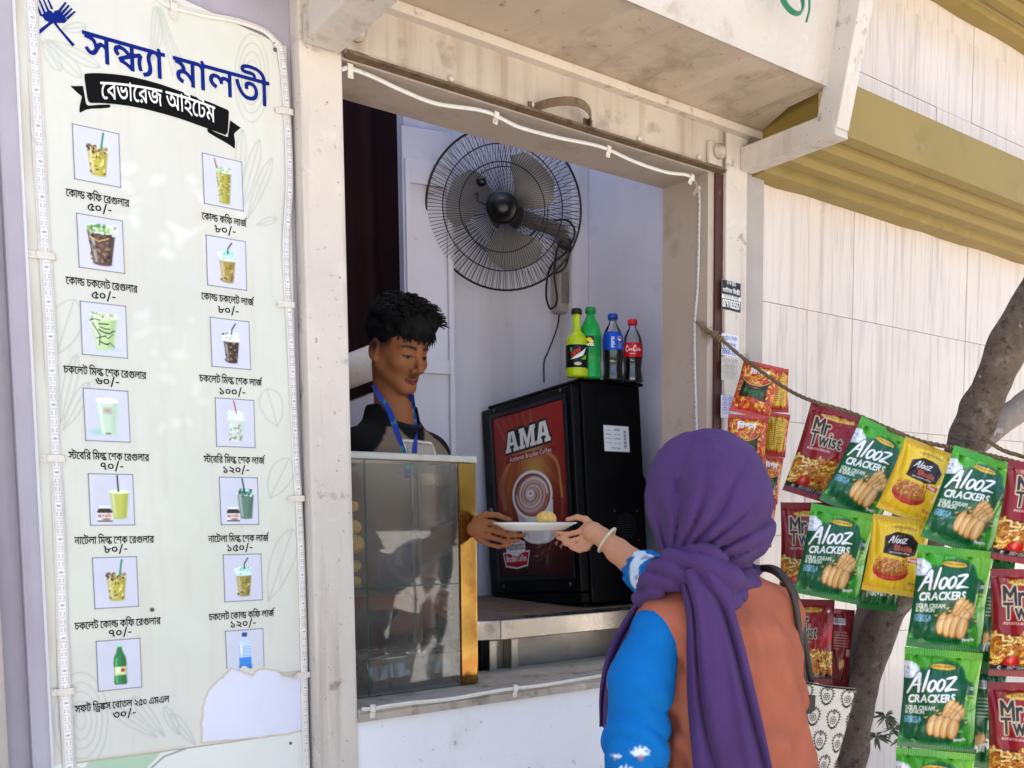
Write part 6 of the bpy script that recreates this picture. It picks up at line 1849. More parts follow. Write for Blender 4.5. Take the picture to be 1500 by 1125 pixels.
bottle(902, 556, 97, 'dark cola bottle with blue cap and blue label', PROF, plast('clear_plastic', '#e8eaf0', .95), (cola, .74), mat('blue_cap', '#12379a', .35, var=.03), ('#1747b0', pep), (.45, .72), .25)
bottle(928, 560, 92, 'dark cola bottle with red cap and red label', PROF_C, plast('clear_plastic', '#e8eaf0', .95), (cola, .70), mat('red_cap', '#c2161a', .35, var=.03), ('#c4161c', coke), (.40, .62), .05)

# ------------------------------------------------------------------ glass display case
CY0, CY1 = .115, .330
cr = P(696, 668, CY0)
cx1, cz1 = cr[0], cr[2]
cl_ = P(670, 668, CY0)[0]
cx0, cz0 = .952, .949
case = thing('display_case', 'glass display case with brass corner post beside the serving hatch', 'display case', (1.1, .2, .948))
G_ = .005
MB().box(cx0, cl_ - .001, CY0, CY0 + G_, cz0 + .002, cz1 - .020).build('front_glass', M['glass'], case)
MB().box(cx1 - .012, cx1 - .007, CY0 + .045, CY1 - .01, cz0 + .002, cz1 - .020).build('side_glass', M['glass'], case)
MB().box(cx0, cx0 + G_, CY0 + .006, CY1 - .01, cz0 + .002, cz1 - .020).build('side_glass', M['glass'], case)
zs = P(690, 853, CY0)[2]
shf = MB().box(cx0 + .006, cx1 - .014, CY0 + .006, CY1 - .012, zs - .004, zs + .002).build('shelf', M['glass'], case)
MB().box(cx0 + .006, cl_ - .002, CY0 + .0005 - .004, CY0 - .0005, zs - .0025, zs + .0005).build('shelf_edge', M['glass_edge'], shf)
xg = P(535, 760, CY0)[0]
MB().box(xg - .001, xg + .0015, CY0 - .003, CY0 - .0005, cz0 + .003, cz1 - .021).build('glass_edge', M['glass_edge'], case)
mb = MB()
mb.box(cx0 - .003, cx1 + .003, CY0 - .006, CY0 + .016, cz1 - .019, cz1, .003)
mb.box(cx0 - .003, cx1 + .003, CY1 - .016, CY1, cz1 - .019, cz1, .003)
mb.box(cx1 - .018, cx1 + .0025, CY0 + .0165, CY1 - .0165, cz1 - .0185, cz1 - .0005, .003)
mb.build('top_frame', M['steel'], case)
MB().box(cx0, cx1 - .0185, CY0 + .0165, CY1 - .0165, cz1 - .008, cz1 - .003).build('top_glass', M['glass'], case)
MB().box(cl_, cx1, CY0 - .003, CY0 + .040, cz0, cz1 - .020, .004).build('corner_post', M['gold'], case, 'polished brass corner post')
mb = MB()
for x in (P(602, 760, CY1)[0], P(612, 760, CY1)[0]):
    mb.box(x - .004, x + .003, CY1 - .014, CY1 - .008, cz0, cz1 - .02)
mb.build('rear_door_frame', M['dull_steel'], case)
MB().box(cx0, cx1 - .014, CY0 + .006, CY1 - .01, cz0, cz0 + .004).build('floor_tray', M['dull_steel'], case)

# food on the shelf and the wrapped tray below
for (x, y, d, r) in ((518, 772, .07, .020), (519, 797, .07, .026), (520, 829, .075, .016), (518, 742, .08, .014), (521, 852, .10, .015)):
    c = P(x, y, CY0 + d)
    c[0] = max(c[0], cx0 + .007 + r)
    MB_ = MB().ball(c, r, 14, None, (1, 1, .95))
    tag(MB_.build('fried_snack', M['foodpuri']), {772: 'small round golden snack at mid height by the column', 797: 'largest round golden snack by the column', 829: 'small golden snack just under the largest one',
        742: 'small reddish snack highest in the case', 852: 'golden snack lowest on the glass shelf'}[y], 'snack')
tr = thing('food_tray', 'steel tray wrapped in clear film on the case floor', 'tray', (1.1, .22, .955))
t0, t1 = P(540, 965, CY0 + .03), P(684, 958, CY0 + .03)
zt0 = t0[2] - .004
x0_, x1_, y0_, y1_ = t0[0], min(t1[0], cx1 - .04), CY0 + .025, CY1 - .03
mb = MB()
bz = cz0 + .006
inn = .02
mb.add([(x0_, y0_, zt0), (x1_, y0_, zt0), (x1_, y1_, zt0), (x0_, y1_, zt0), (x0_ + inn, y0_ + inn, bz), (x1_ - inn, y0_ + inn, bz), (x1_ - inn, y1_ - inn, bz), (x0_ + inn, y1_ - inn, bz)],
       [(0, 1, 5, 4), (1, 2, 6, 5), (2, 3, 7, 6), (3, 0, 4, 7), (4, 5, 6, 7)])
for p, q_ in (((x0_, y0_), (x1_, y0_)), ((x1_, y0_), (x1_, y1_)), ((x1_, y1_), (x0_, y1_)), ((x0_, y1_), (x0_, y0_))):
    mb.tube([(*p, zt0), (*q_, zt0)], .003, 6)
mb.build('pan', M['steel'], tr)
u, v = np.meshgrid(np.linspace(0, 1, 50), np.linspace(0, 1, 30))
wr = vnoise(u * 9, v * 9, 0 * u, 1.5, 12)
zf_ = zt0 + .004 + .016 * (wr - .4) - .055 * np.clip((.12 - v) / .12, 0, 1)
film = glass_mat('clear_film', (.95, .95, .96), .20, .08, .20)
np_mesh('cling_film', np.stack([(x0_ - .004 + (x1_ - x0_ + .008) * u).ravel(), (y0_ - .006 + (y1_ - y0_ + .01) * v).ravel() - .004 * wr.ravel(), zf_.ravel()], 1), grid_faces(50, 30), film, tr)
for (x, y, d, lab) in ((614, 705, .23, 'rolled beige paper in the upper half of the display case'), (612, 878, .22, 'rolled beige paper under the glass shelf of the display case')):
    c = P(x, y, CY0 + d)
    mb = MB()
    vs = []
    ns = 30
    for i in range(ns):
        an = i / ns * 5.2 * PI / 2
        r = .010 + .010 * i / ns
        for k in range(2):
            vs.append(c + np.array([r * math.cos(an) - .01 * (1 - k) + .05 * k, .03 * k, r * math.sin(an) + .006 * k]))
    mb.add(vs, [(2 * i, 2 * i + 1, 2 * i + 3, 2 * i + 2) for i in range(ns - 1)], True)
    tag(mb.build('paper_roll', mat('brown_paper', '#a8906e', .8, var=.15, vs=30)), lab, 'paper roll')
rp = P(600, 765, CY1 + .0)
mb = MB()
mb.tube(smooth_path([P(x, y, CY1 - .003) for x, y in ((585, 692), (603, 700), (606, 740), (600, 775), (608, 812), (600, 838))], 6), .0016, 5)
tag(mb.build('red_string', mat('red_string', '#a03a34', .8)), 'thin twisted red string hanging inside the display case', 'string')

# ------------------------------------------------------------------ the plate that is handed over
PLC = D(784, 771, 2.50)
plate = thing('plate', 'white oval plate passed from the vendor to the customer', 'plate', PLC)
mb = MB()
rim = []
prof = [(0, .004), (.55, .004), (.68, .006), (.80, .013), (.97, .018), (1.0, .0185), (1.0, .016), (.86, .009), (.74, .001), (.62, -.004), (.58, -.003), (.0, -.002)]
nn_ = 48
ax1 = np.array([.89, -.46, 0])
ax2 = np.array([.46, .89, 0])
vs = []
for r, z in prof:
    for k in range(nn_):
        an = 2 * PI * k / nn_
        vs.append(PLC + ax1 * .109 * max(r, .001) * math.cos(an) + ax2 * .085 * max(r, .001) * math.sin(an) + np.array([0, 0, z - .008]))
mb.add(vs, [(i * nn_ + j, i * nn_ + (j + 1) % nn_, (i + 1) * nn_ + (j + 1) % nn_, (i + 1) * nn_ + j) for i in range(len(prof) - 1) for j in range(nn_)], True)
mb.build('dish', M['china'], plate)
fb_ = D(800, 758, 2.49)
mb = MB()
mb.ball((fb_[0], fb_[1], PLC[2] + .018), .026, 20, None, (1.05, 1.05, .86))
tag(mb.build('fried_snack', mat('pale_dough', '#e6ba62', .6, var=.25, vs=80, bump=1.6, bs=110)), 'pale golden puffed ball lying on the white plate', 'snack')

# ------------------------------------------------------------------ snack packets
PW, PH = .130, .185
def pillow(X, Y, w, h, seed, side=-1):
    u, v = X / w, Y / h
    su = np.clip(np.sin(PI * np.clip(u, 0, 1)), 0, 1) ** .55
    vv = np.clip((v - .07) / .86, 0, 1)
    sv = np.clip(np.sin(PI * vv), 0, 1) ** .5
    d = .032 * su * sv
    n1 = vnoise(u * 5, v * 6, 0 * u + seed, 1.0, 21) - .5
    n2 = vnoise(u * 13, v * 4 + u * 5, 0 * u + seed * 3, 1.0, 22) - .5
    edge = np.exp(-((np.minimum(u, 1 - u)) / .20) ** 2) + np.exp(-((np.minimum(vv, 1 - vv)) / .16) ** 2)
    d = d + (.0125 * n1 + .0140 * n2 * edge) * np.clip(su * 1.4, 0, 1) * (sv > 0)
    # creases that run from the seals into the bag
    for k in range(5):
        cx = .15 + .18 * k + .05 * math.sin(seed + k)
        d = d - .0060 * np.exp(-((u - cx - .05 * np.sin(v * 5 + k)) / .022) ** 2) * np.exp(-np.minimum(vv, 1 - vv) / .14) * (vv > 0) * (vv < 1)
    for k in range(3):
        q_ = u * math.cos(seed * 2 + k * 2.1) + v * math.sin(seed * 2 + k * 2.1) - .2 - .25 * k
        d = d - .0045 * np.exp(-(q_ / .02) ** 2) * sv * su
    seal = (v < .07) | (v > .93)
    d = np.where(seal, .0008 + .0007 * np.sin(X * 2 * PI / .0042), d)
    x = X - w / 2
    x = x * (1 - .06 * np.clip(su * sv, 0, 1) * 0 - .05 * np.sin(PI * v))
    bend = .006 * np.sin(PI * v + seed)
    return x, side * d + bend * .4, Y - h / 2
def pack_edge(a, c, c2=None):
    for k in range(40):
        x = a.w * k / 40
        a.rect(x, x + a.w / 80, 0, a.h * .06, c2 or c, a=.35)
        a.rect(x, x + a.w / 80, a.h * .94, a.h, c2 or c, a=.35)
def cracker(a, cx, cy, r, rot, seed=0):
    ca, sa = math.cos(rot), math.sin(rot)
    for k in range(4):
        o = (k - 1.5) * r * .42
        a.ell(cx + o * ca, cy + o * sa, r * .38, r * (.80 - .06 * abs(k - 1.5)), '#a8662c', rot=rot)
        a.ell(cx + o * ca - .0006, cy + o * sa + .0006, r * .31, r * (.74 - .06 * abs(k - 1.5)), '#dca860', rot=rot)
        a.ell(cx + o * ca - .0012, cy + o * sa + .0012, r * .12, r * .56, '#f0cf96', rot=rot, soft=.002, a=.8)
def logo(a, cx, cy, rx, ry, rot=0.0):
    a.ell(cx, cy, rx, ry, '#b08418', rot=rot)
    a.ell(cx, cy, rx * .92, ry * .84, '#e6c13a', rot=rot)
    a.text('BOMBAY SWEETS', cx, cy - ry * .22, .004, '#7a1a12', align='C', width=rx * 1.5, rot=rot, grow=.03, sy=1.2)
def art_green():
    a = Art(PW, PH, .00125, '#3fa51f')
    W, H = a.w, a.h
    a.grad('#2f9a1c', '#86cf3c', lambda x, y: .15 + .75 * x * y + .25 * np.sin(x * 5 + y * 3))
    blob = [(0, .16), (.10, .10), (.30, .085), (.62, .09), (.78, .14), (.80, .24), (.86, .33), (.80, .42), (.83, .52), (.93, .58), (.90, .68), (.80, .73), (.74, .84), (.58, .885), (.40, .86), (.30, .80), (.16, .80), (.0, .86)]
    q = smooth_path([(W * x, H * y, 0) for x, y in blob], 4)
    a.poly([(p[0], p[1]) for p in q], '#1a7d33', grow=.0035)
    a.poly([(p[0], p[1]) for p in q], '#0c5a33')
    a.ell(W * .04, H * .78, W * .16, H * .085, '#dfe4ea')
    a.ell(W * .04, H * .785, W * .125, H * .06, '#f3f4f4')
    a.speckle(['#6da04a', '#9ab8d0'], 9, .001, .0018, 0, .12, .74, .82, 3)
    logo(a, W * .50, H * .835, W * .17, H * .030)
    alooz(a, W * .055, H * .558, H * .175, '#f6f6f2', rot=.13, under='#0a3f24')
    a.text('CRACKERS', W * .07, H * .455, .02, '#f4f6ee', rot=.13, shear=.22, width=W * .62, grow=.035, sy=1.25)
    a.text('SOUR CREAM', W * .05, H * .385, .01, '#e6f0dc', rot=.08, width=W * .38, grow=.03, sy=1.3)
    a.text('& ONION', W * .05, H * .345, .01, '#e6f0dc', rot=.08, width=W * .25, grow=.03, sy=1.3)
    a.text('CRISPY &', W * .05, H * .285, .01, '#8fc8e8', rot=.05, width=W * .22, grow=.02, sy=1.3)
    a.text('CRUNCHY', W * .05, H * .255, .01, '#8fc8e8', rot=.05, width=W * .22, grow=.02, sy=1.3)
    cracker(a, W * .70, H * .425, W * .150, -.6)
    cracker(a, W * .66, H * .375, W * .125, -.5)
    cracker(a, W * .56, H * .245, W * .215, -.12)
    for x, y in ((.44, .41), (.48, .385), (.83, .32), (.30, .33)):
        a.poly([(W * x, H * y), (W * (x + .05), H * (y + .012)), (W * (x + .03), H * (y - .016))], '#dfae62')
    for x, y in ((.84, .36), (.80, .22), (.86, .41)):
        a.ell(W * x, H * y, .004, .003, '#5fb53a')
    a.rect(W * .885, W * .925, H * .635, H * .663, '#eef2ea')
    a.ell(W * .905, H * .649, .0015, .0015, '#2a7a2a')
    a.ell(W * .90, H * .555, W * .075, H * .032, '#7cc032')
    a.text('চিপস', W * .90, H * .545, .01, '#173f1a', True, align='C', width=W * .10, grow=.02)
    a.text('জিলাপি', W * .80, H * .115, .012, '#f0f4ea', True, align='C', width=W * .16, rot=.15, grow=.03)
    pack_edge(a, '#1f7a18', '#1f7a18')
    return a
def art_red():
    a = Art(PW, PH, .00125, '#7e0c12')
    W, H = a.w, a.h
    a.grad('#66080e', '#960f16', lambda x, y: .3 + .7 * np.sin(x * 3.2))
    rs = random.Random(11)
    a.rect(0, W, H * .09, H * .40, '#5c160e')
    for k in range(150):
        x, y = W * rs.uniform(-.02, 1.02), H * rs.uniform(.12, .40 - .04 * rs.random())
        an = rs.uniform(0, PI)
        L = rs.uniform(.006, .011)
        pts = [(x + L * t * math.cos(an) + .0028 * math.sin(t * 5) * math.sin(an), y + L * t * math.sin(an) - .0028 * math.sin(t * 5) * math.cos(an)) for t in np.linspace(-1, 1, 9)]
        a.stroke([(p[0] + .0006, p[1] - .0012) for p in pts], .0042, '#6b3310')
        a.stroke(pts, .0034, rs.choice(['#e0a02c', '#f0c04c', '#c87a1e', '#f4d274', '#b8641a']))
    a.ell(W * .26, H * .145, W * .10, H * .058, '#c41a1c')
    a.ell(W * .24, H * .155, W * .03, H * .018, '#ee7a66', soft=.004)
    a.stroke([(W * .26, H * .19), (W * .30, H * .205)], .0016, '#2f7a2a')
    a.rect(0, W, H * .055, H * .105, '#14100f')
    a.ell(W * .13, H * .08, .003, .003, '#ece6de')
    a.text('BOMBAY SWEETS CO', W * .22, H * .070, .006, '#c9beb0', width=W * .6, grow=.02)
    logo(a, W * .47, H * .875, W * .27, H * .032)
    for t, y, s_, w_ in (('Mr.', .66, .050, .34), ('Twist', .535, .052, .52)):
        a.text(t, W * .13, H * y, .03, '#d8c39a', rot=.02, width=W * w_, grow=.09, sy=1.5)
        a.text(t, W * .13, H * y, .03, '#2b1a12', rot=.02, width=W * w_, grow=.035, sy=1.5)
    a.text('POTATO SNACKS', W * .14, H * .485, .006, '#f0c8b8', width=W * .36, grow=.02)
    a.poly([(W * .72, H * .44), (W * .99, H * .50), (W * .99, H * .74), (W * .82, H * .60)], '#b81c2e')
    a.rect(W * .86, W * .905, H * .85, H * .878, '#e6dcd6')
    pack_edge(a, '#6a0a0e', '#3c0608')
    return a
def art_yellow():
    a = Art(PW, PH, .00125, '#eabb0c')
    W, H = a.w, a.h
    a.grad('#dfa80a', '#f6d022', lambda x, y: .2 + .6 * np.sin(x * 3.1) + .2 * y)
    logo(a, W * .55, H * .855, W * .22, H * .028)
    a.poly([(W * .24, H * .72), (W * .44, H * .80), (W * .70, H * .78), (W * .84, H * .68), (W * .80, H * .52), (W * .62, H * .47), (W * .24, H * .50)], '#3a1a10')
    a.poly([(W * .26, H * .71), (W * .44, H * .785), (W * .69, H * .766), (W * .815, H * .675), (W * .775, H * .535), (W * .61, H * .487), (W * .26, H * .515)], '#291109')
    alooz(a, W * .31, H * .645, H * .085, '#f4efe6', rot=.04)
    a.text('Bhujia', W * .42, H * .555, .02, '#c8582a', width=W * .32, grow=.035, sy=1.15)
    a.text('SPICY POTATO NOODLES', W * .34, H * .515, .006, '#efe6d8', width=W * .36, grow=.02)
    a.ell(W * .42, H * .30, W * .31, H * .13, '#b5651f', rot=-.1)
    a.speckle(['#d9882c', '#8c4614', '#e8a850', '#a85a1c'], 220, .0008, .0013, .16, .68, .28, .44, 5, 3.0)
    q = [(W * .115, H * .31)] + [(W * (.42 - .31 * math.cos(t)), H * (.295 - .135 * math.sin(t))) for t in np.linspace(0, PI, 18)] + [(W * .60, H * .24), (W * .42, H * .225), (W * .22, H * .245)]
    a.poly(q, '#b8161c')
    a.ell(W * .36, H * .20, W * .14, H * .018, '#e2605a', soft=.006, a=.7)
    a.poly([(W * .66, H * .415), (W * .88, H * .43), (W * .86, H * .485), (W * .64, H * .47)], '#c41c22')
    a.text('Fresh', W * .76, H * .438, .008, '#f6ece4', align='C', width=W * .16, grow=.03)
    a.rect(W * .84, W * .885, H * .50, H * .53, '#f0ece0')
    a.text('চিপস', W * .84, H * .135, .012, '#a82a1c', True, align='C', width=W * .18, grow=.02)
    pack_edge(a, '#c4920a', '#b8860a')
    return a
def art_masala():
    a = Art(PW, PH, .0015, '#c4421a')
    W, H = a.w, a.h
    rs = random.Random(3)
    for k in range(300):
        x, y = W * rs.random(), H * rs.uniform(.10, .92)
        an = rs.uniform(0, PI)
        L = rs.uniform(.004, .010)
        pts = [(x + L * t * math.cos(an), y + L * t * math.sin(an) + .002 * math.sin(4 * t)) for t in (-1, -.3, .4, 1)]
        a.stroke(pts, rs.uniform(.0022, .0042), rs.choice(['#e6b030', '#f0d060', '#d8701c', '#b82a14', '#8c1c10', '#e89a2a', '#c8341c']))
    a.rect(0, W, H * .925, H, '#b01c16')
    a.rect(0, W, 0, H * .10, '#b01c16')
    a.ell(W * .62, H * .84, W * .22, H * .034, '#e6b81c')
    a.poly([(W * .12, H * .50), (W * .16, H * .60), (W * .30, H * .50), (W * .50, H * .47), (W * .68, H * .52), (W * .80, H * .62), (W * .82, H * .28), (W * .12, H * .30)], '#2a2412')
    pts = [(W * (.47 - .36 * math.cos(t)), H * (.68 - .16 * math.sin(t))) for t in np.linspace(.25, PI - .25, 14)]
    a.stroke(pts, .011, '#3a1f14')
    a.stroke([(p[0], p[1] + .002) for p in pts], .003, '#d8a83a')
    a.text('চিপস', W * .26, H * .745, .02, '#f6f0ea', True, width=W * .46, grow=.05)
    a.text('জিলাপি', W * .22, H * .36, .02, '#1f6a1e', True, width=W * .5, grow=.06)
    for k in range(24):
        a.rect(W * k / 24, W * (k + .5) / 24, H * .925, H, '#d8584a')
        a.rect(W * k / 24, W * (k + .5) / 24, 0, H * .10, '#d8584a')
    return a
def art_back(base, base2, txt, c1):
    a = Art(PW, PH, .0015, base)
    W, H = a.w, a.h
    a.grad(base, base2, lambda x, y: .3 + .5 * np.sin(x * 4 + y * 2))
    a.rect(W * .46, W * .54, 0, H, base2, a=.4, soft=.004)
    if txt:
        a.text('জিলাপি', W * .50, H * .17, .02, '#e6ebe0', True, align='C', width=W * .62, rot=.1, grow=.05)
    cracker(a, W * .55, H * .30, W * .10, .3)
    a.rect(W * .20, W * .62, H * .80, H * .88, '#e6e6e2')
    for k in range(26):
        a.rect(W * (.22 + .015 * k), W * (.22 + .015 * k + (.009 if k % 3 else .005)), H * .815, H * .87, '#151515')
    rs = random.Random(5)
    for k in range(7):
        a.rect(W * .12, W * rs.uniform(.4, .85), H * (.70 - .035 * k), H * (.708 - .035 * k), c1, a=.8)
    a.rect(W * .66, W * .9, H * .40, H * .50, c1, a=.5)
    pack_edge(a, base2, base2)
    return a
def art_yback():
    a = art_masala()
    a.rect(a.w * .15, a.w * .85, a.h * .14, a.h * .88, '#d8b01c')
    for k in range(14):
        a.rect(a.w * .22, a.w * (.78 - .1 * (k % 3)), a.h * (.80 - .043 * k), a.h * (.812 - .043 * k), '#7a3a12')
    a.rect(0, a.w * .15, a.h * .1, a.h * .9, '#b8261a', a=.4)
    return a
ARTS = dict(green=art_green, red=art_red, yellow=art_yellow, masala=art_masala,
            greenback=lambda: art_back('#135427', '#1c6f30', True, '#cfe0c4'), redback=lambda: art_back('#8e141a', '#6d0d12', False, '#d8a8a0'), masalaback=art_yback)
BACKC = dict(green='#1d6a2a', red='#7c0f14', yellow='#c99c12', masala='#a8301a', greenback='#1d6a2a', redback='#7c0f14', masalaback='#a8301a')
PROTO = {}
def packet(kind, t0, t1, wpx, Z, label, group, yaw=0.0, name='snack_packet', dz=0.0):
    """t0, t1: where the middle of the top and bottom seals hang, as seen in the photo at distance Z"""
    T, B = D(*t0, Z), D(*t1, Z + dz)
    upv = T - B
    h = np.linalg.norm(upv)
    upv = upv / h
    c = (T + B) / 2
    n0 = CAM - c
    n0[2] *= .4
    n0 /= np.linalg.norm(n0)
    n0 = np.array([n0[0] * math.cos(yaw) - n0[1] * math.sin(yaw), n0[0] * math.sin(yaw) + n0[1] * math.cos(yaw), n0[2]])
    n0 = n0 - upv * (n0 @ upv)
    n0 /= np.linalg.norm(n0)
    r = np.cross(upv, n0)
    w = wpx / FPX * Z / max(.5, math.cos(yaw))
    R = Matrix(((r[0], -n0[0], upv[0]), (r[1], -n0[1], upv[1]), (r[2], -n0[2], upv[2])))
    sc = (w / PW, (w / PW + h / PH) / 2, h / PH)
    if kind not in PROTO:
        t = thing(name, label, 'snack packet', (0, 0, 0), group)
        a = ARTS[kind]()
        sd_ = len(PROTO) * 1.7 + .4
        a.mesh('front_panel', lambda X, Y: pillow(X, Y, PW, PH, sd_), M['foil'], t)
        b_ = Art(PW, PH, .004, BACKC[kind])
        b_.mesh('back_panel', lambda X, Y: pillow(X, Y, PW, PH, sd_ + 2, .7), M['foil'], t)
        o = t
        o.location, o.rotation_euler, o.scale = Vector(c), R.to_euler(), sc
        PROTO[kind] = t
        return t
    return copy_thing(PROTO[kind], c, R.to_euler(), label, group, sc)
GP = 'snack packets hung in strips from the rope'
packet('masala', (1119, 533), (1097, 608), 60, 2.83, 'small orange and red packet at the top of the strip nearest the window', GP, -.15)
packet('masala', (1097, 608), (1089, 692), 60, 2.83, 'small orange packet second down its strip, partly behind the purple hijab', GP, -.10)
packet('masalaback', (1137, 540), (1137, 604), 36, 2.90, 'narrow orange packet behind the top orange one', GP, .3)
packet('masalaback', (1138, 605), (1130, 668), 40, 2.90, 'orange packet with a yellow panel just below the top orange pair', GP, .2)
packet('masala', (1130, 668), (1121, 736), 36, 2.90, 'orange packet beside the right edge of the purple hijab', GP, .4)
packet('masala', (1120, 736), (1113, 800), 34, 2.90, 'lowest orange packet, mostly behind the purple hijab', GP, .4)
packet('red', (1235, 601), (1192, 732), 96, 2.55, 'dark red noodle snack packet highest on the rope, left of the green ones', GP, .05)
packet('red', (1190, 736), (1187, 868), 92, 2.56, 'dark red noodle packet right under the highest red one', GP, .10, dz=.02)
packet('red', (1193, 878), (1190, 1000), 58, 2.58, 'red packet hanging between the orange vest and the tree trunk', GP, -.2)
packet('redback', (1231, 892), (1221, 1006), 42, 2.64, 'narrow red packet with a barcode against the tree trunk', GP, .5)
packet('redback', (1232, 1070), (1214, 1190), 50, 2.62, 'red packet showing low beside the tote bag', GP, .2)
packet('green', (1304, 630), (1242, 752), 92, 2.40, 'green cracker packet at the top of the left green strip', GP, .12)
packet('green', (1236, 746), (1210, 877), 95, 2.38, 'green cracker packet at the bottom of the left green strip', GP, .12)
packet('greenback', (1296, 772), (1284, 893), 58, 2.47, 'back of a dark green packet peeping out under the yellow one', GP, .2)
packet('yellow', (1366, 654), (1322, 758), 82, 2.28, 'upper of the two bright yellow packets', GP, .10)
packet('yellow', (1322, 758), (1304, 870), 84, 2.27, 'lower of the two bright yellow packets', GP, .10)
packet('green', (1448, 669), (1398, 803), 102, 2.12, 'green cracker packet at the top of the right green strip', GP, .15)
packet('green', (1400, 803), (1382, 953), 107, 2.10, 'green cracker packet second from the top of the right green strip', GP, .10)
packet('green', (1382, 952), (1370, 1099), 109, 2.10, 'green cracker packet third down, beside the small plant', GP, .08)
packet('green', (1370, 1099), (1362, 1246), 111, 2.10, 'green cracker packet cut off by the bottom of the picture', GP, .08)
packet('greenback', (1472, 684), (1446, 832), 74, 2.20, 'dark green packet back behind the top right green packet', GP, .2)
packet('greenback', (1440, 832), (1430, 978), 76, 2.19, 'dark green packet back behind the second right green packet', GP, .2)
packet('greenback', (1434, 978), (1424, 1124), 78, 2.19, 'dark green packet back behind the third right green packet', GP, .2)
packet('red', (1536, 682), (1508, 828), 110, 1.99, 'top red noodle packet at the right edge of the picture', GP, .2)
packet('red', (1512, 834), (1508, 992), 114, 1.98, 'middle red noodle packet at the right edge of the picture', GP, .15)
packet('red', (1508, 1000), (1508, 1160), 116, 1.98, 'lowest red noodle packet at the right edge of the picture', GP, .15)

# ------------------------------------------------------------------ the rope they hang from
rp_ = thing('rope', 'frayed brown jute rope tied to the window frame, sagging away to the tree', 'rope', D(1030, 480, 2.93))
path = [D(1020, 471, 2.95), D(1030, 480, 2.93), D(1045, 489, 2.91), D(1060, 500, 2.90), D(1092, 527, 2.84), D(1150, 568, 2.68), D(1192, 588, 2.56), D(1245, 604, 2.48), D(1300, 627, 2.40), D(1345, 645, 2.32),
        D(1400, 657, 2.20), D(1450, 667, 2.13), D(1500, 680, 2.03), D(1560, 694, 1.95), D(1625, 706, 2.0), D(1650, 700, 2.2), np.array([2.30, -.90, 1.56]), np.array([2.27, -.835, 1.60])]
q = smooth_path(path, 14)
mb = MB()
for s_ in range(3):
    pts = []
    for i, c in enumerate(q):
        t = q[min(i + 1, len(q) - 1)] - q[max(i - 1, 0)]
        t /= np.linalg.norm(t)
        a1 = np.cross(t, [0, 0, 1.0])
        a1 /= np.linalg.norm(a1)
        a2 = np.cross(t, a1)
        an = i * .9 + s_ * 2 * PI / 3
        pts.append(c + .0030 * (a1 * math.cos(an) + a2 * math.sin(an)))
    mb.tube(pts, .0030, 5)
mb.build('cord', M['rope'], rp_)
mb = MB()
rs = random.Random(8)
for k in range(70):
    b0 = path[0] + (path[3] - path[0]) * rs.uniform(.0, 1)
    d = np.array([rs.uniform(-.3, 1), rs.uniform(-.5, .2), rs.uniform(-1.3, .4)])
    L = rs.uniform(.015, .05)
    mb.tube([b0, b0 + d * L * .5 + np.array([0, 0, -.003]), b0 + d * L + np.array([rs.uniform(-.01, .01), 0, -.008])], [.0011, .0009, .0004], 4, False)
for k in range(24):
    b0 = path[4] + np.array([rs.uniform(-.01, .015), rs.uniform(-.01, .01), rs.uniform(-.01, .012)])
    mb.tube([b0, b0 + np.array([rs.uniform(-.02, .012), rs.uniform(-.01, .01), rs.uniform(-.01, .03)])], [.0010, .0004], 4, False)
mb.build('fray', M['rope'], rp_)
mb = MB()
for k in range(4):
    c = path[2] + (path[3] - path[2]) * (k / 4)
    t = path[3] - path[2]
    mb.torus(c, .0085, .0036, t, 16, 6)
mb.build('knot', M['rope'], rp_)

# ------------------------------------------------------------------ tree
tree = thing('tree', 'grey brown street tree with a forked leaning trunk behind the snack packets', 'tree', PZ(1240, 1520, 0))
def limb(pts, r, nseg=9, seed=1, n=22):
    q = smooth_path(pts, nseg * 2)
    m_ = len(q)
    rr_ = np.interp(np.linspace(0, 1, m_), np.linspace(0, 1, len(r)), r)
    vs = []
    u = np.array([1.0, 0, 0])
    for i in range(m_):
        t = q[min(i + 1, m_ - 1)] - q[max(i - 1, 0)]
        t /= np.linalg.norm(t)
        u = u - t * (u @ t)
        u /= np.linalg.norm(u)
        w = np.cross(t, u)
        for j in range(n):
            an = 2 * PI * j / n
            p = q[i] + rr_[i] * (u * math.cos(an) + w * math.sin(an))
            k = 1 + .22 * (vnoise(p[0], p[1], p[2], 13, seed) - .5) + .20 * (vnoise(p[0], p[1], p[2] * .6, 40, seed + 1) - .5) + .10 * max(0, vnoise(q[i][0] * 0, 0, q[i][2], 9, seed + 5) - .62) * 4
            vs.append(q[i] + rr_[i] * k * (u * math.cos(an) + w * math.sin(an)))
    b_ = MB()
    b_.add(vs, [(i * n + j, i * n + (j + 1) % n, (i + 1) * n + (j + 1) % n, (i + 1) * n + j) for i in range(m_ - 1) for j in range(n)] + [tuple((m_ - 1) * n + j for j in range(n))], True)
    return b_
g0 = PZ(1232, 1520, 0)
top1 = D(1560, 330, 2.3)
limb([g0, D(1244, 1200, 2.6), D(1248, 1110, 2.6), D(1264, 1010, 2.6), D(1298, 905, 2.6), D(1337, 845, 2.6), D(1372, 760, 2.57), D(1400, 690, 2.52), D(1442, 590, 2.45), D(1490, 480, 2.38), top1, top1 + np.array([.18, -.05, .7]), top1 + np.array([.25, .1, 2.0])],
     [.062, .040, .037, .040, .044, .045, .046, .046, .048, .048, .044, .035, .02], 9, 3).build('trunk', M['bark'], tree, 'pale grey trunk that leans to the upper right')
b2 = D(1610, 505, 2.95)
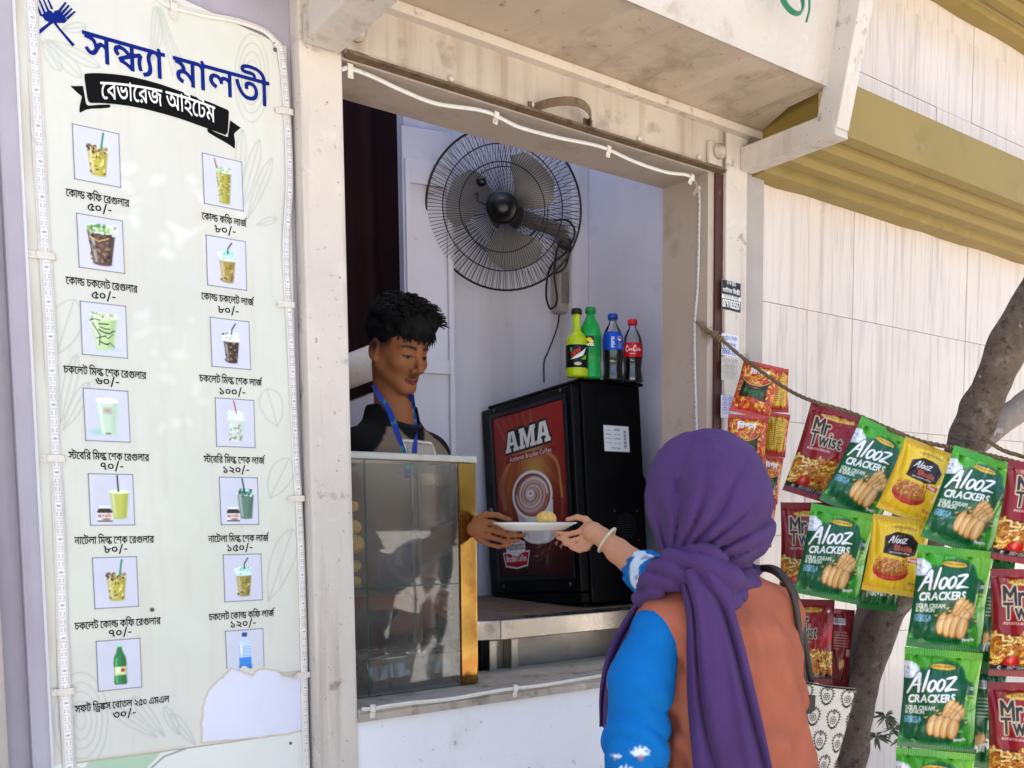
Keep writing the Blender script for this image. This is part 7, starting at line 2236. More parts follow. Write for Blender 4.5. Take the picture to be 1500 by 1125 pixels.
limb([g0 + np.array([.02, .04, 0]), D(1240, 1130, 2.68), D(1254, 990, 2.68), D(1277, 890, 2.69), D(1310, 790, 2.72), D(1372, 698, 2.8), D(1440, 640, 2.86), D(1510, 585, 2.9), b2, b2 + np.array([.35, .05, .35]), b2 + np.array([.8, .1, 2.1])],
     [.055, .036, .036, .038, .036, .036, .036, .038, .036, .03, .018], 9, 6).build('trunk', mat('smooth_bark', '#857a70', .8, var=.25, vs=12, bump=1.0, bs=40, spots=[('#5a4a3f', 9, .55, .15, .7), ('#b5ada4', 18, .64, .08, .5)]), tree, 'lighter grey stem behind the leaning one')
for k, (s0, e0) in enumerate(((top1 + np.array([.18, -.05, .7]), np.array([.7, -.5, 1.0])), (top1 + np.array([.2, .0, 1.0]), np.array([-.4, .3, .9])), (b2 + np.array([.5, .08, .7]), np.array([.8, -.3, .6])))):
    limb([s0, s0 + e0 * .5 + np.array([0, 0, .08]), s0 + e0], [.024, .017, .008], 6, 9 + k, 8).build('limb', M['bark'], tree)
rs = np.random.RandomState(5)
cen = [top1 + np.array([.25, .1, 2.1]), top1 + np.array([.7, -.5, 2.1]), top1 + np.array([-.2, .3, 2.3]), b2 + np.array([.8, .1, 2.3]), b2 + np.array([1.1, -.2, 2.4]), top1 + np.array([.5, .2, 2.5])]
LV, LF = [], []
for i in range(2600):
    c = cen[rs.randint(len(cen))] + rs.normal(0, 1, 3) * np.array([.42, .42, .22])
    d = rs.normal(0, 1, 3)
    d[2] -= .6
    d /= np.linalg.norm(d)
    s_ = np.cross(d, rs.normal(0, 1, 3))
    s_ /= np.linalg.norm(s_)
    L = rs.uniform(.05, .10)
    k = len(LV)
    LV += [c, c + d * L * .5 + s_ * L * .22, c + d * L, c + d * L * .5 - s_ * L * .22]
    LF.append((k, k + 1, k + 2, k + 3))
np_mesh('crown', LV, LF, mat('tree_leaf', '#46562c', .5, var=.35, vs=6), tree, None, False)

# ------------------------------------------------------------------ small dusty plant
pl0 = D(1300, 1062, 2.74)
plant = thing('plant', 'small dusty grey green sprig of narrow leaves between trunk and packets', 'plant', (pl0[0] + .05, pl0[1], 0))
mb = MB()
st = [np.array([pl0[0] + .05, pl0[1], 0]), D(1345, 1160, 2.74), D(1330, 1092, 2.74), D(1312, 1074, 2.74), D(1298, 1050, 2.74)]
mb.tube(smooth_path(st, 6), [.006] * 12 + [.004] * 13, 6)
mb.tube(smooth_path([D(1312, 1074, 2.74), D(1292, 1078, 2.73), D(1280, 1080, 2.72)], 4), .0025, 5)
mb.build('stem', M['bark'], plant)
mb = MB()
rs = random.Random(4)
for (px, py, n_) in ((1298, 1050, 15), (1283, 1079, 11), (1308, 1068, 8), (1320, 1084, 5)):
    c = D(px, py, 2.73)
    for k in range(n_):
        an = 2 * PI * k / n_ + rs.uniform(-.3, .3)
        L = rs.uniform(.030, .050)
        d = math.cos(an) * RT * L + math.sin(an) * UZ * L * .7 + rs.uniform(-.02, .02) * F0
        w = np.cross(d, F0 + .6 * UP)
        w = w / np.linalg.norm(w) * L * .13
        dr = np.array([0, 0, -.012])
        b0 = len(mb.v)
        mb.add([c, c + d * .35 + w, c + d * .72 + w * .7 + dr * .5, c + d + dr, c + d * .72 - w * .7 + dr * .5, c + d * .35 - w, c + d * .4 + UZ * .002, c + d * .75 + dr * .4],
               [(0, 1, 6), (1, 2, 7, 6), (2, 3, 7), (3, 4, 7), (4, 5, 6, 7), (5, 0, 6)])
mb.build('leaf', M['leaf'], plant)

# ------------------------------------------------------------------ people
def sparse_field(fn, lo, hi, h, B=20):
    """like surfnet, but the field is only worked out near the surface"""
    lo, hi = np.array(lo, float), np.array(hi, float)
    n = np.ceil((hi - lo) / h).astype(int) + 1
    d = np.full(n, 1.0, np.float32)
    nb = np.ceil(n / B).astype(int)
    cc = np.meshgrid(*[lo[i] + h * (np.arange(nb[i]) * B + B / 2) for i in range(3)], indexing='ij')
    dc = fn([c.astype(np.float32) for c in cc])
    R = B * h * .88 * 1.7
    for i, j, k in np.ndindex(*nb):
        s = tuple(slice(a * B, min((a + 1) * B, n[q])) for q, a in enumerate((i, j, k)))
        if dc[i, j, k] > R:
            continue
        if dc[i, j, k] < -R:
            d[s] = -1
            continue
        X = np.meshgrid(*[(lo[q] + h * np.arange(s[q].start, s[q].stop)).astype(np.float32) for q in range(3)], indexing='ij')
        d[s] = fn(X)
    return d

def sdf_part(name, fn, lo, hi, h, m, parent, colfn=None, label=None):
    d = sparse_field(fn, lo, hi, h)
    V, Fc = surfnet(lambda X: d, lo, hi, h)
    return np_mesh(name, V, Fc, m, parent, None if colfn is None else colfn(V), True, label)

def frame(fwd, pitch, roll=0.0):
    f = np.array([fwd[0], fwd[1], 0.0])
    f /= np.linalg.norm(f)
    u = np.array([0, 0, 1.0])
    f2 = f * math.cos(pitch) - u * math.sin(pitch)
    u2 = u * math.cos(pitch) + f * math.sin(pitch)
    r = np.cross(f2, u2)
    r2 = r * math.cos(roll) + u2 * math.sin(roll)
    u3 = u2 * math.cos(roll) - r * math.sin(roll)
    return r2, f2, u3

def loc(X, c, fr, s=1.0):
    return [sum((X[i] - c[i]) * fr[k][i] for i in range(3)) / s for k in range(3)]

def head_sdf(X, c, fr, s=1.0):
    p = loc(X, c, fr, s)
    q = [np.abs(p[0]), p[1], p[2]]
    d = d_ell(p, (0, -.008, .032), (.074, .094, .086))
    d = smin(d, d_ell(p, (0, .030, -.022), (.060, .064, .078)), .03)
    d = smin(d, d_cap(q, (.052, .004, -.048), (.012, .068, -.095), .020, .019), .025)      # jaw
    d = smin(d, d_ell(p, (0, .074, -.094), (.020, .018, .017)), .014)                        # chin
    d = smin(d, d_ell(q, (.040, .060, -.026), (.022, .022, .018)), .02)                      # cheekbones
    d = smin(d, d_cap(q, (.010, .086, .022), (.046, .070, .021), .009, .007), .012)          # brow
    d = smax(d, -d_ell(q, (.031, .103, .000), (.019, .018, .011)), .010)                     # sockets
    d = smin(d, d_ell(q, (.031, .0755, .000), (.0145, .0135, .0115)), .003)                  # eyes under their lids
    d = smin(d, d_cap(q, (.018, .0865, .0065), (.044, .0745, .0035), .0032, .0028), .004)    # lid fold
    d = smin(d, d_cap(p, (0, .090, .012), (0, .112, -.030), .0075, .0105), .012)             # nose
    d = smin(d, d_ell(p, (0, .112, -.034), (.0115, .011, .0095)), .006)
    d = smin(d, d_ell(q, (.0135, .099, -.039), (.0085, .0105, .0075)), .005)
    d = smax(d, -d_ell(q, (.0065, .108, -.045), (.0036, .005, .0035)), .003)
    d = smin(d, d_cap(q, (.0, .0985, -.0625), (.020, .0875, -.0655), .0058, .0030), .004)    # lips
    d = smin(d, d_cap(q, (.0, .0965, -.0730), (.018, .0870, -.0690), .0066, .0032), .004)
    d = smax(d, -d_cap(q, (.0, .1045, -.0675), (.023, .0900, -.0680), .0013, .0010), .002)
    e = d_ell(q, (.078, -.006, -.008), (.0085, .019, .031))                                  # ears
    e = smax(e, -d_ell(q, (.087, -.002, -.006), (.0075, .0115, .020)), .004)
    e = smin(e, d_ell(q, (.078, .002, -.034), (.006, .008, .008)), .006)
    d = smin(d, e, .007)
    return d * s

def skin_cols(base, lip, V, c, fr, s, dark, stubble=0.0):
    p = loc([V[:, 0], V[:, 1], V[:, 2]], c, fr, s)
    ax_ = np.abs(p[0])
    C = np.tile(np.array(S(base)), (len(V), 1))
    def put(a, col):
        nonlocal C
        a = np.clip(a, 0, 1)[:, None]
        C = C * (1 - a) + np.array(S(col)) * a
    near = (np.abs(p[0]) < .12) & (np.abs(p[1]) < .16) & (np.abs(p[2]) < .17)
    n = near.astype(float)
    put(n * .12 * np.exp(-((ax_ - .045) / .025) ** 2 - ((p[2] + .03) / .03) ** 2) * (p[1] > .03), lip)
    put(n * np.clip(1.5 - np.hypot((ax_ - .0) / .0215, (p[2] + .0680) / .0105), 0, 1) * 1.2 * (p[1] > .075), lip)
    put(n * np.clip(1.3 - np.abs(p[2] + .0678) / .0016, 0, 1) * (ax_ < .021) * (p[1] > .07), dark)
    # brows: thick near the nose, thin outward
    bz = .0225 - .0030 * np.clip((ax_ - .030) / .02, 0, 1) ** 2 + .003 * np.clip((ax_ - .012) / .02, 0, 1)
    put(n * np.clip(1.6 - np.abs(p[2] - bz) / (.0046 - .0018 * np.clip((ax_ - .02) / .03, 0, 1)), 0, 1) * (ax_ > .010) * (ax_ < .052) * (p[1] > .04), dark)
    # eyes half shut, looking down: lash line and a sliver of eye
    put(n * np.clip(1.5 - np.hypot((ax_ - .031) / .0135, (p[2] + .0035) / .0036), 0, 1) * 1.5 * (p[1] > .06), '#6d5a50')
    put(n * np.clip(1.5 - np.hypot((ax_ - .031) / .0058, (p[2] + .0035) / .0046), 0, 1) * 1.6 * (p[1] > .06), '#0e0907')
    put(n * np.clip(1.4 - np.abs(p[2] - .0006 + 10 * (ax_ - .031) ** 2) / .0022, 0, 1) * (np.abs(ax_ - .031) < .0155) * (p[1] > .05), '#0e0907')
    if stubble:
        put(n * stubble * np.clip(1.4 - np.hypot(ax_ / .024, (p[2] + .0535) / .0070), 0, 1) * (p[1] > .07), dark)
        put(n * stubble * .5 * np.clip(1 - np.hypot((ax_ - .070) / .02, (p[2] - .02) / .05), 0, 1), dark)
        put(n * .75 * np.clip((p[2] + .02 - .6 * p[1]) / .02, 0, 1) * (p[1] < .045) * (p[2] < .09) * (ax_ > .05), dark)
    return C

def trace(fn, px, py, z0, z1=None, off=.002):
    """where the sight line through a photo pixel meets a body or garment"""
    r_ = ray(px, py)
    k = np.linalg.norm(r_)
    t = z0
    for _ in range(80):
        p = CAM + r_ * t
        d = float(fn([np.array([p[0]]), np.array([p[1]]), np.array([p[2]])])[0])
        if d < .0008:
            break
        t += d * .7 / k
        if z1 and t > z1:
            t = z1
            break
    return CAM + r_ * (t - off / k)

def fingers(X, chains, k=.0035):
    d = None
    for pts, rs_ in chains:
        e = d_chain(X, pts, rs_, .003)
        d = e if d is None else smin(d, e, k)
    return d

# ---- the vendor behind the case
hc = D(581, 511, 2.80)
hfr = frame((.28, -.96), math.radians(20), math.radians(-3))
nb_ = D(579, 622, 2.86)
sr, sf, su_ = frame((.36, -.93), 0)
shL = nb_ - sr * .142 + np.array([0, 0, -.078])
shR = nb_ + sr * .142 + np.array([0, 0, -.078])
elL = D(617, 806, 2.86)
wrL = D(688, 775, 2.635)
elR = shR + np.array([-.05, .06, -.29])
wrR = elR + sf * .20 + np.array([.06, 0, -.10])
hipc = nb_ + np.array([.0, .03, -.56])
def vendor_torso(X, g=0.0):
    p = [sum((X[i] - nb_[i]) * v[i] for i in range(3)) for v in (sr, sf, np.array([0, 0, 1.0]))]
    z = p[2]
    rx = np.interp(z, [-.62, -.45, -.30, -.16, -.10, -.065, -.035, -.012, .012, .05], [.155, .150, .158, .172, .172, .158, .128, .090, .062, .054])
    ry = np.interp(z, [-.62, -.45, -.30, -.16, -.08, -.03, .05], [.105, .098, .105, .108, .090, .068, .054])
    d = (np.sqrt((p[0] / (rx + g)) ** 2 + ((p[1] + .015) / (ry + g)) ** 2) - 1) * np.minimum(rx, ry)
    return smax(smax(d, z - .05, .01), -(z + .62), .02)
handL = [([D(704, 764, 2.575), D(722, 766, 2.545), D(741, 774, 2.510), D(756, 776.5, 2.485)], [.0092, .0080, .0072, .0060]),
         ([D(703, 773, 2.575), D(722, 777, 2.545), D(745, 784, 2.505), D(768, 784, 2.470)], [.0092, .0080, .0072, .0058]),
         ([D(701, 781, 2.58), D(718, 787, 2.55), D(740, 793, 2.515), D(760, 791.5, 2.485)], [.0090, .0078, .0068, .0056]),
         ([D(699, 788, 2.585), D(712, 796, 2.56), D(730, 801, 2.535), D(746, 799, 2.51)], [.0084, .0070, .0060, .0050]),
         ([D(697, 762, 2.60), D(711, 754, 2.57), D(728, 754.5, 2.54), D(747, 761.5, 2.505)], [.0110, .0090, .0078, .0062])]
def hand_r(X, w, e, s=1.0):
    """a relaxed hanging hand: palm, four curled fingers of unequal length, thumb from its side"""
    f = (w - e) / np.linalg.norm(w - e)
    sd_ = np.cross(f, np.array([.3, .9, .1]))
    sd_ /= np.linalg.norm(sd_)
    cu_ = np.cross(sd_, f)
    pc = w + f * .045
    d = d_cap(X, w, w + f * .07, .022, .028)
    for k, L in enumerate((.068, .076, .070, .055)):
        b0 = w + f * .085 + sd_ * (.030 - .020 * k)
        d = smin(d, d_chain(X, [b0 - f * .02, b0 + f * L * .45 + cu_ * .004, b0 + f * L * .8 + cu_ * .016, b0 + f * L * .95 + cu_ * .032], [.010, .0085, .0076, .0064], .003), .004)
    t0_ = w + f * .025 + sd_ * .026
    return smin(d, d_chain(X, [t0_, t0_ + f * .030 + sd_ * .022 + cu_ * .01, t0_ + f * .062 + sd_ * .026 + cu_ * .018], [.013, .0105, .0075], .003), .006)
def vendor_body(X):
    d = head_sdf(X, hc, hfr, 1.0)
    nt_ = hc - hfr[2] * .055 - hfr[1] * .018
    d = smin(d, d_cap(X, nt_, nb_ + np.array([0, 0, -.01]), .050, .056), .022)
    d = smin(d, vendor_torso(X, -.004), .02)
    d = smin(d, d_chain(X, [shL, elL, wrL], [.045, .036, .024], .015), .03)
    d = smin(d, d_chain(X, [shR, elR, wrR], [.045, .036, .024], .015), .03)
    h_ = d_ell(X, D(699, 775, 2.592), (.022, .034, .022))
    h_ = smin(h_, d_cap(X, wrL, D(697, 775, 2.60), .020, .021), .010)
    h_ = smin(h_, fingers(X, handL, .0012), .003)
    d = smin(d, h_, .010)
    return smin(d, hand_r(X, wrR, elR), .012)
vendor = thing('person', 'young vendor with thick dark hair and a blue lanyard looking down behind the glass case', 'person', (hipc[0], hipc[1], .06))
vlo = np.minimum.reduce([hc - .16, shR - .09, elR - .08, wrR - .16, hipc - .18, D(745, 792, 2.46) - .03])
vhi = np.maximum.reduce([hc + .20, shL + .09, elL + .08, D(764, 757, 2.48) + .04])
VD = '#0d0806'
sdf_part('body', vendor_body, vlo, vhi, .0042, M['skin'], vendor,
         lambda V: skin_cols('#8a5533', '#7a4030', V, hc, hfr, 1.0, VD, .55))
def vendor_shirt(X):
    d = vendor_torso(X, .012) - .008
    up_ = [sum((X[i] - nb_[i]) * v[i] for i in range(3)) for v in (sr, sf, np.array([0, 0, 1.0]))]
    wj = .006 * (vnoise(X[0], X[1], X[2] * .5, 16, 31) - .5)
    d = smin(d, d_chain(X, [shL, elL, wrL + (elL - wrL) * .16], [.058, .052, .036], .02), .045)
    d = smin(d, d_chain(X, [shR, elR, wrR + (elR - wrR) * .1], [.058, .052, .036], .02), .045)
    d = smax(d, -(up_[2] + .50), .006)
    neck = d_cap(X, nb_ + np.array([0, 0, -.01]) + sf * .012, hc, .060, .062)
    d = smax(d, -neck, .006) + wj
    return d
def shirt_col(V):
    p = [sum((V[:, i] - nb_[i]) * v[i] for i in range(3)) for v in (sr, sf, np.array([0, 0, 1.0]))]
    C = np.tile(np.array(S('#0e0d0d')), (len(V), 1))
    ragl = .084 + .95 * np.clip(-p[2] - .012, 0, .16)
    mid_ = np.clip((ragl - np.abs(p[0])) / .005, 0, 1) * np.clip((-p[2] - .012) / .004, 0, 1)
    dl_ = np.linalg.norm(V - elL, axis=1)
    fore = np.clip(sum((V[:, i] - elL[i]) * (wrL - elL)[i] for i in range(3)) / (np.linalg.norm(wrL - elL) * .02), 0, 1) * (np.linalg.norm(V - (elL + wrL) / 2, axis=1) < .20)
    ring_ = np.clip((np.hypot(p[0], p[1] - .012) - .073) / .004, 0, 1)
    a = np.maximum(mid_ * ring_, fore)[:, None]
    C = C * (1 - a) + np.array(S('#7d6857')) * a
    pipe = np.exp(-((np.abs(p[0]) - ragl) / .0028) ** 2) * (p[2] < -.04) * (p[1] > 0)
    C = C * (1 - pipe[:, None] * .6) + np.array(S('#a8907a')) * pipe[:, None] * .6
    bx = np.maximum(np.abs(p[0] + .01) - .066, np.abs(p[2] + .078) - .026)
    fr_ = np.clip(1.4 - np.abs(bx) / .0030, 0, 1) * (p[1] > 0)
    C = C * (1 - fr_[:, None]) + np.array(S('#e6e1d8')) * fr_[:, None]
    inn_ = np.clip(-(bx + .005) / .002, 0, 1) * (p[1] > 0) * .75
    C = C * (1 - inn_[:, None]) + np.array(S('#b5ab9b')) * inn_[:, None]
    return C
sdf_part('sweatshirt', vendor_shirt, vlo - .03, np.array([vhi[0] + .03, vhi[1] + .03, nb_[2] + .06]), .0055, M['fabric_attr'], vendor, shirt_col, 'black and brown sweatshirt')
MB().torus(nb_ + np.array([0, 0, .014]) + sf * .012, .064, .0075, np.array([0, 0, 1]) + sf * .42, 40, 8).build('collar', mat('black_rib', '#0e0d0d', .9, var=.2, vs=80), vendor)
def vend_surf(X):
    return np.minimum(vendor_shirt(X), vendor_body(X))
lan = mat('lanyard_blue', '#153a9c', .6, var=.35, vs=22, spots=[('#2c9a86', 24, .62, .06, .8)])
for pts in (((548, 563), (556, 580), (568, 598), (577, 620), (585, 645), (592, 668), (598, 700)), ((602, 578), (605, 600), (607, 625), (607, 650), (605, 675), (600, 700))):
    q = [trace(vend_surf, x, y, 2.55, 3.0, .004) for x, y in pts]
    q = smooth_path(q, 5)
    L, R_ = [], []
    for i, p in enumerate(q):
        t = q[min(i + 1, len(q) - 1)] - q[max(i - 1, 0)]
        vd = (CAM - p) / np.linalg.norm(CAM - p)
        s_ = np.cross(t, vd)
        s_ /= np.linalg.norm(s_)
        L.append(p - s_ * .0085)
        R_.append(p + s_ * .0085)
    b_ = MB()
    n_ = len(q)
    bk = [p - (CAM - p) / np.linalg.norm(CAM - p) * .0018 for p in L + R_]
    b_.add(L + R_ + bk, [(i, i + 1, n_ + i + 1, n_ + i) for i in range(n_ - 1)] + [(2 * n_ + i, 3 * n_ + i, 3 * n_ + i + 1, 2 * n_ + i + 1) for i in range(n_ - 1)] +
           [(i, 2 * n_ + i, 2 * n_ + i + 1, i + 1) for i in range(n_ - 1)] + [(n_ + i, n_ + i + 1, 3 * n_ + i + 1, 3 * n_ + i) for i in range(n_ - 1)], False)
    b_.build('lanyard', lan, vendor)
def hairline(p):
    y = p[1]
    zf_ = np.interp(y, [-.12, -.09, -.05, -.012, .004, .020, .040, .062, .085, .13], [-.045, -.050, -.030, .020, .006, -.004, .034, .052, .048, .036])
    return zf_ - p[2]
def vendor_hair(X):
    p = loc(X, hc, hfr)
    d = d_ell(p, (0, -.010, .052), (.0800, .1010, .0930))
    d = smin(d, d_ell(p, (0.008, .008, .098), (.080, .088, .050)), .03)
    d = smin(d, d_ell(p, (-.012, .054, .090), (.068, .040, .042)), .025)
    d = smin(d, d_cap(p, (.026, .076, .074), (.012, .095, .030), .018, .007), .010)
    d = smin(d, d_cap(p, (.052, .060, .072), (.048, .082, .034), .015, .006), .010)
    d = smin(d, d_cap(p, (.000, .086, .078), (-.008, .096, .048), .018, .007), .010)
    w = vnoise(p[0] * 1.0, p[1] * .35, p[2] * .5, 85, 41) - .5
    w2 = vnoise(p[0], p[1], p[2], 42, 42) - .5
    k = np.clip((p[2] - .03) / .06, .25, 1)
    d = d + (.011 * w + .013 * w2) * k
    return smax(d, hairline(p), .006)
hair_m = mat('dark_hair', '#040303', .5, var=.3, vs=60, bump=1.0, bs=260, spec=.22)
ho = sdf_part('hair', vendor_hair, hc - .16, hc + np.array([.17, .17, .21]), .0035, hair_m, vendor)
mb = MB()
rs = random.Random(21)
for k in range(520):
    th = rs.uniform(-1.5, 1.5)
    y0 = rs.uniform(-.07, .085)
    x0_ = .072 * math.sin(th)
    z0_ = .085 + .070 * math.cos(th)
    a_ = hc + hfr[0] * x0_ + hfr[1] * y0 + hfr[2] * z0_
    for _ in range(12):
        dd = float(vendor_hair([np.array([a_[0]]), np.array([a_[1]]), np.array([a_[2]])])[0])
        nrm = hfr[0] * math.sin(th) + hfr[2] * math.cos(th)
        a_ = a_ - nrm * dd * .8
    dr = hfr[1] * rs.uniform(.5, 1.0) - hfr[0] * rs.uniform(-.2, .7) + hfr[2] * rs.uniform(-.1, .35)
    dr /= np.linalg.norm(dr)
    L = rs.uniform(.016, .034)
    nrm = nrm / np.linalg.norm(nrm)
    mb.tube([a_ - nrm * .004, a_ + dr * L * .4 + nrm * .004, a_ + dr * L * .75 + nrm * .004, a_ + dr * L + nrm * rs.uniform(-.010, .001)], [.0016, .0020, .0014, .0004], 4, False)
for k in range(130):
    x0_ = rs.uniform(-.058, .064)
    a_ = hc + hfr[0] * x0_ + hfr[1] * (.094 - 6.5 * x0_ ** 2 + rs.uniform(-.012, .006)) + hfr[2] * rs.uniform(.058, .084)
    L = rs.uniform(.018, .040)
    dr = -hfr[2] * .9 + hfr[1] * rs.uniform(.0, .28) + hfr[0] * rs.uniform(-.55, .25)
    mb.tube([a_, a_ + dr * L * .5 + hfr[1] * .003, a_ + dr * L], [.0022, .0018, .0004], 4, False)
mb.build('loose_strands', hair_m, ho)
mb = MB()
jean = mat('dark_trousers', '#1c1d24', .9, var=.15, vs=20)
for sg in (-1, 1):
    hp = hipc + sr * .075 * sg
    mb.tube(smooth_path([hp + np.array([0, 0, .02]), hp + np.array([0, 0, -.35]), np.array([hp[0], hp[1] + .02, .14])], 4), [.098, .095, .09, .085, .078, .07, .066, .062, .06], 14)
mb.build('trousers', jean, vendor)
for sg in (-1, 1):
    c = hipc + sr * .075 * sg + sf * .05
    MB().ball((c[0], c[1] + .02, .105), .05, 14, None, (1.0, 1.8, .85)).build('shoe', M['blackplastic'], vendor)

# ---- the customer in front, seen from behind
wh = D(1032, 730, 1.90)
wn_ = D(1052, 852, 1.93)
wL, wR = D(962, 898, 1.82), D(1140, 868, 2.03)
wax = wR - wL
wax[2] = 0
wax /= np.linalg.norm(wax)
wf = np.array([-wax[1], wax[0], 0])
wfr = frame(wf, math.radians(4), math.radians(-2))
wt = D(1076, 1010, 1.93)
wrist = D(882, 787, 2.395)
elb = D(1000, 880, 2.16)
lel = D(930, 1150, 1.80)
lwr = lel + wf * .10 + np.array([0, 0, -.22])
handR = [([D(860, 770, 2.425), D(849, 779, 2.44), D(831, 783, 2.46), D(811, 778.5, 2.485)], [.0096, .0080, .0070, .0056]),
         ([D(862, 778, 2.42), D(851, 789, 2.43), D(835, 793, 2.45), D(817, 787.5, 2.475)], [.0096, .0080, .0070, .0056]),
         ([D(864, 785, 2.415), D(855, 797, 2.425), D(841, 801, 2.44), D(826, 796, 2.46)], [.0092, .0076, .0066, .0054]),
         ([D(868, 791, 2.41), D(860, 803, 2.415), D(849, 807, 2.43), D(837, 803, 2.445)], [.0084, .0068, .0058, .0048]),
         ([D(868, 771, 2.42), D(858, 761, 2.435), D(846, 757.5, 2.45), D(831, 761, 2.47)], [.0110, .0090, .0076, .0058])]
WZ = np.array([0, 0, 1.0])
def w_loc(X):
    z = X[2] - wn_[2]
    t = np.clip(-z / (wn_[2] - wt[2]), -.2, 3)
    cx = wn_[0] + (wt[0] - wn_[0]) * t
    cy = wn_[1] + (wt[1] - wn_[1]) * t
    dx, dy = X[0] - cx, X[1] - cy
    x = dx * wax[0] + dy * wax[1]
    return np.where((x < 0) & (z < -.12), x * (1 - .16 * np.clip((-z - .12) / .1, 0, 1)), x), dx * wf[0] + dy * wf[1], z
def w_torso(X, g=0.0):
    x, y, z = w_loc(X)
    rx = np.interp(z, [-.80, -.60, -.45, -.36, -.28, -.20, -.13, -.08, -.05, -.03, -.012, .004, .02], [.185, .158, .136, .130, .134, .144, .160, .176, .180, .168, .130, .085, .055])
    ry = np.interp(z, [-.80, -.60, -.36, -.26, -.16, -.08, -.03, .02], [.150, .132, .108, .106, .108, .096, .072, .050])
    d = (np.sqrt((x / (rx + g)) ** 2 + (y / (ry + g)) ** 2) - 1) * np.minimum(rx, ry) * .9
    return smax(smax(d, z - .03, .01), -(z + .78), .01)
def w_body(X):
    d = head_sdf(X, wh - wfr[2] * .01, wfr, .95)
    d = smin(d, d_cap(X, wh - wfr[2] * .06 - wfr[1] * .015, wn_, .045, .050), .02)
    d = smin(d, smax(w_torso(X, -.012), -(X[2] - .86), .01), .02)
    d = smin(d, d_chain(X, [wR + np.array([0, .02, -.03]), elb, D(940, 834, 2.275), D(905, 807, 2.35), wrist], [.046, .038, .0365, .029, .0235], .012), .02)
    d = smin(d, d_chain(X, [wL + np.array([.02, .01, -.06]), lel, lwr], [.032, .034, .023], .012), .02)
    h_ = d_ell(X, D(867, 779, 2.412), (.021, .030, .023))
    h_ = smin(h_, d_cap(X, wrist, D(870, 780, 2.41), .0215, .024), .012)
    h_ = smin(h_, fingers(X, handR, .0012), .003)
    d = smin(d, h_, .010)
    return smin(d, hand_r(X, lwr, lel, 1.0), .012)
woman = thing('person', 'woman in purple hijab, orange vest and blue sleeves reaching for the plate', 'person', (wn_[0], wn_[1], 0))
wlo = np.minimum.reduce([wh - .16, wL - .1, lel - .10, lwr - .12, D(812, 779, 2.48) - .05, wR - .1, elb - .1, wt - np.array([.2, .2, .3])])
whi = np.maximum.reduce([wh + .17, wR + .1, elb + .1, D(812, 755, 2.50) + .04, lwr + .12])
wlo[2] = .84
sdf_part('body', w_body, wlo, whi, .0042, M['skin'], woman, lambda V: skin_cols('#c98e6c', '#a8564a', V, wh, wfr, .95, '#20130d'))
def w_vest(X):
    x, y, z = w_loc(X)
    d = w_torso(X, .010) - .006
    wob = .022 * (vnoise(x, y, z * .45 + x * .5, 11, 51) - .5) + .012 * (vnoise(x, y, z * .8, 34, 52) - .5)
    fold = .0075 * (np.abs(np.sin((z + .7 * x) * 32 + 3 * vnoise(x, y, z, 8, 53))) ** .6 - .6) * np.exp(-((z + .34) / .13) ** 2) * np.clip(x / .10, .15, 1) + .009 * (np.abs(np.sin(x * 42 + 4 * vnoise(x, y, z * .3, 7, 54))) ** .6 - .6) * np.clip((-z - .26) / .15, 0, 1)
    d = d + (wob + fold) * np.clip(-z / .08, .2, 1)
    d = smin(d, d_cap(X, wn_ - WZ * .045, wL + wax * .026 + np.array([0, 0, -.034]), .045, .049), .03)
    arm = d_cap(X, wL + np.array([0, 0, -.085]) - wax * .050, wL + np.array([0, 0, -.26]) - wax * .052, .056, .052)
    arm2 = d_cap(X, wR + np.array([0, .02, -.10]) + wax * .06, wR + np.array([0, .02, -.19]) + wax * .06, .050, .046)
    d = smax(d, -arm, .004)
    d = smax(d, -arm2, .004)
    return smax(d, -(z + .70), .005)
vest_m = mat('terracotta_cloth', '#a65f47', .9, var=.16, vs=12, bump=.35, bs=480, spec=.15)
vlo2 = np.array([wn_[0] - .30, wn_[1] - .26, wn_[2] - .74])
sdf_part('vest', w_vest, vlo2, np.array([wn_[0] + .30, wn_[1] + .30, wn_[2] + .06]), .0062, vest_m, woman, None, 'terracotta orange sleeveless vest')
def w_sleeve(X):
    d = d_chain(X, [wL + np.array([.002, 0, -.036]), D(938, 1000, 1.805), D(931, 1090, 1.80), lel], [.051, .056, .057, .054], .03)
    d = smin(d, d_chain(X, [lel, lwr + (lel - lwr) * .12], [.052, .040], .02), .02)
    wob = .006 * (vnoise(X[0], X[1], X[2] * .4, 13, 61) - .5) + .005 * (vnoise(X[0], X[1], X[2] * .6 + X[0], 36, 62) - .5)
    ring_ = .0075 * (.6 - np.abs(np.sin((X[2] + .5 * (X[0] * wax[0] + X[1] * wax[1])) * 48 + 5 * vnoise(X[0], X[1], X[2], 12, 63))) ** .6) * (.25 + np.exp(-((X[2] - lel[2] - .09) / .07) ** 2))
    return d + wob + ring_
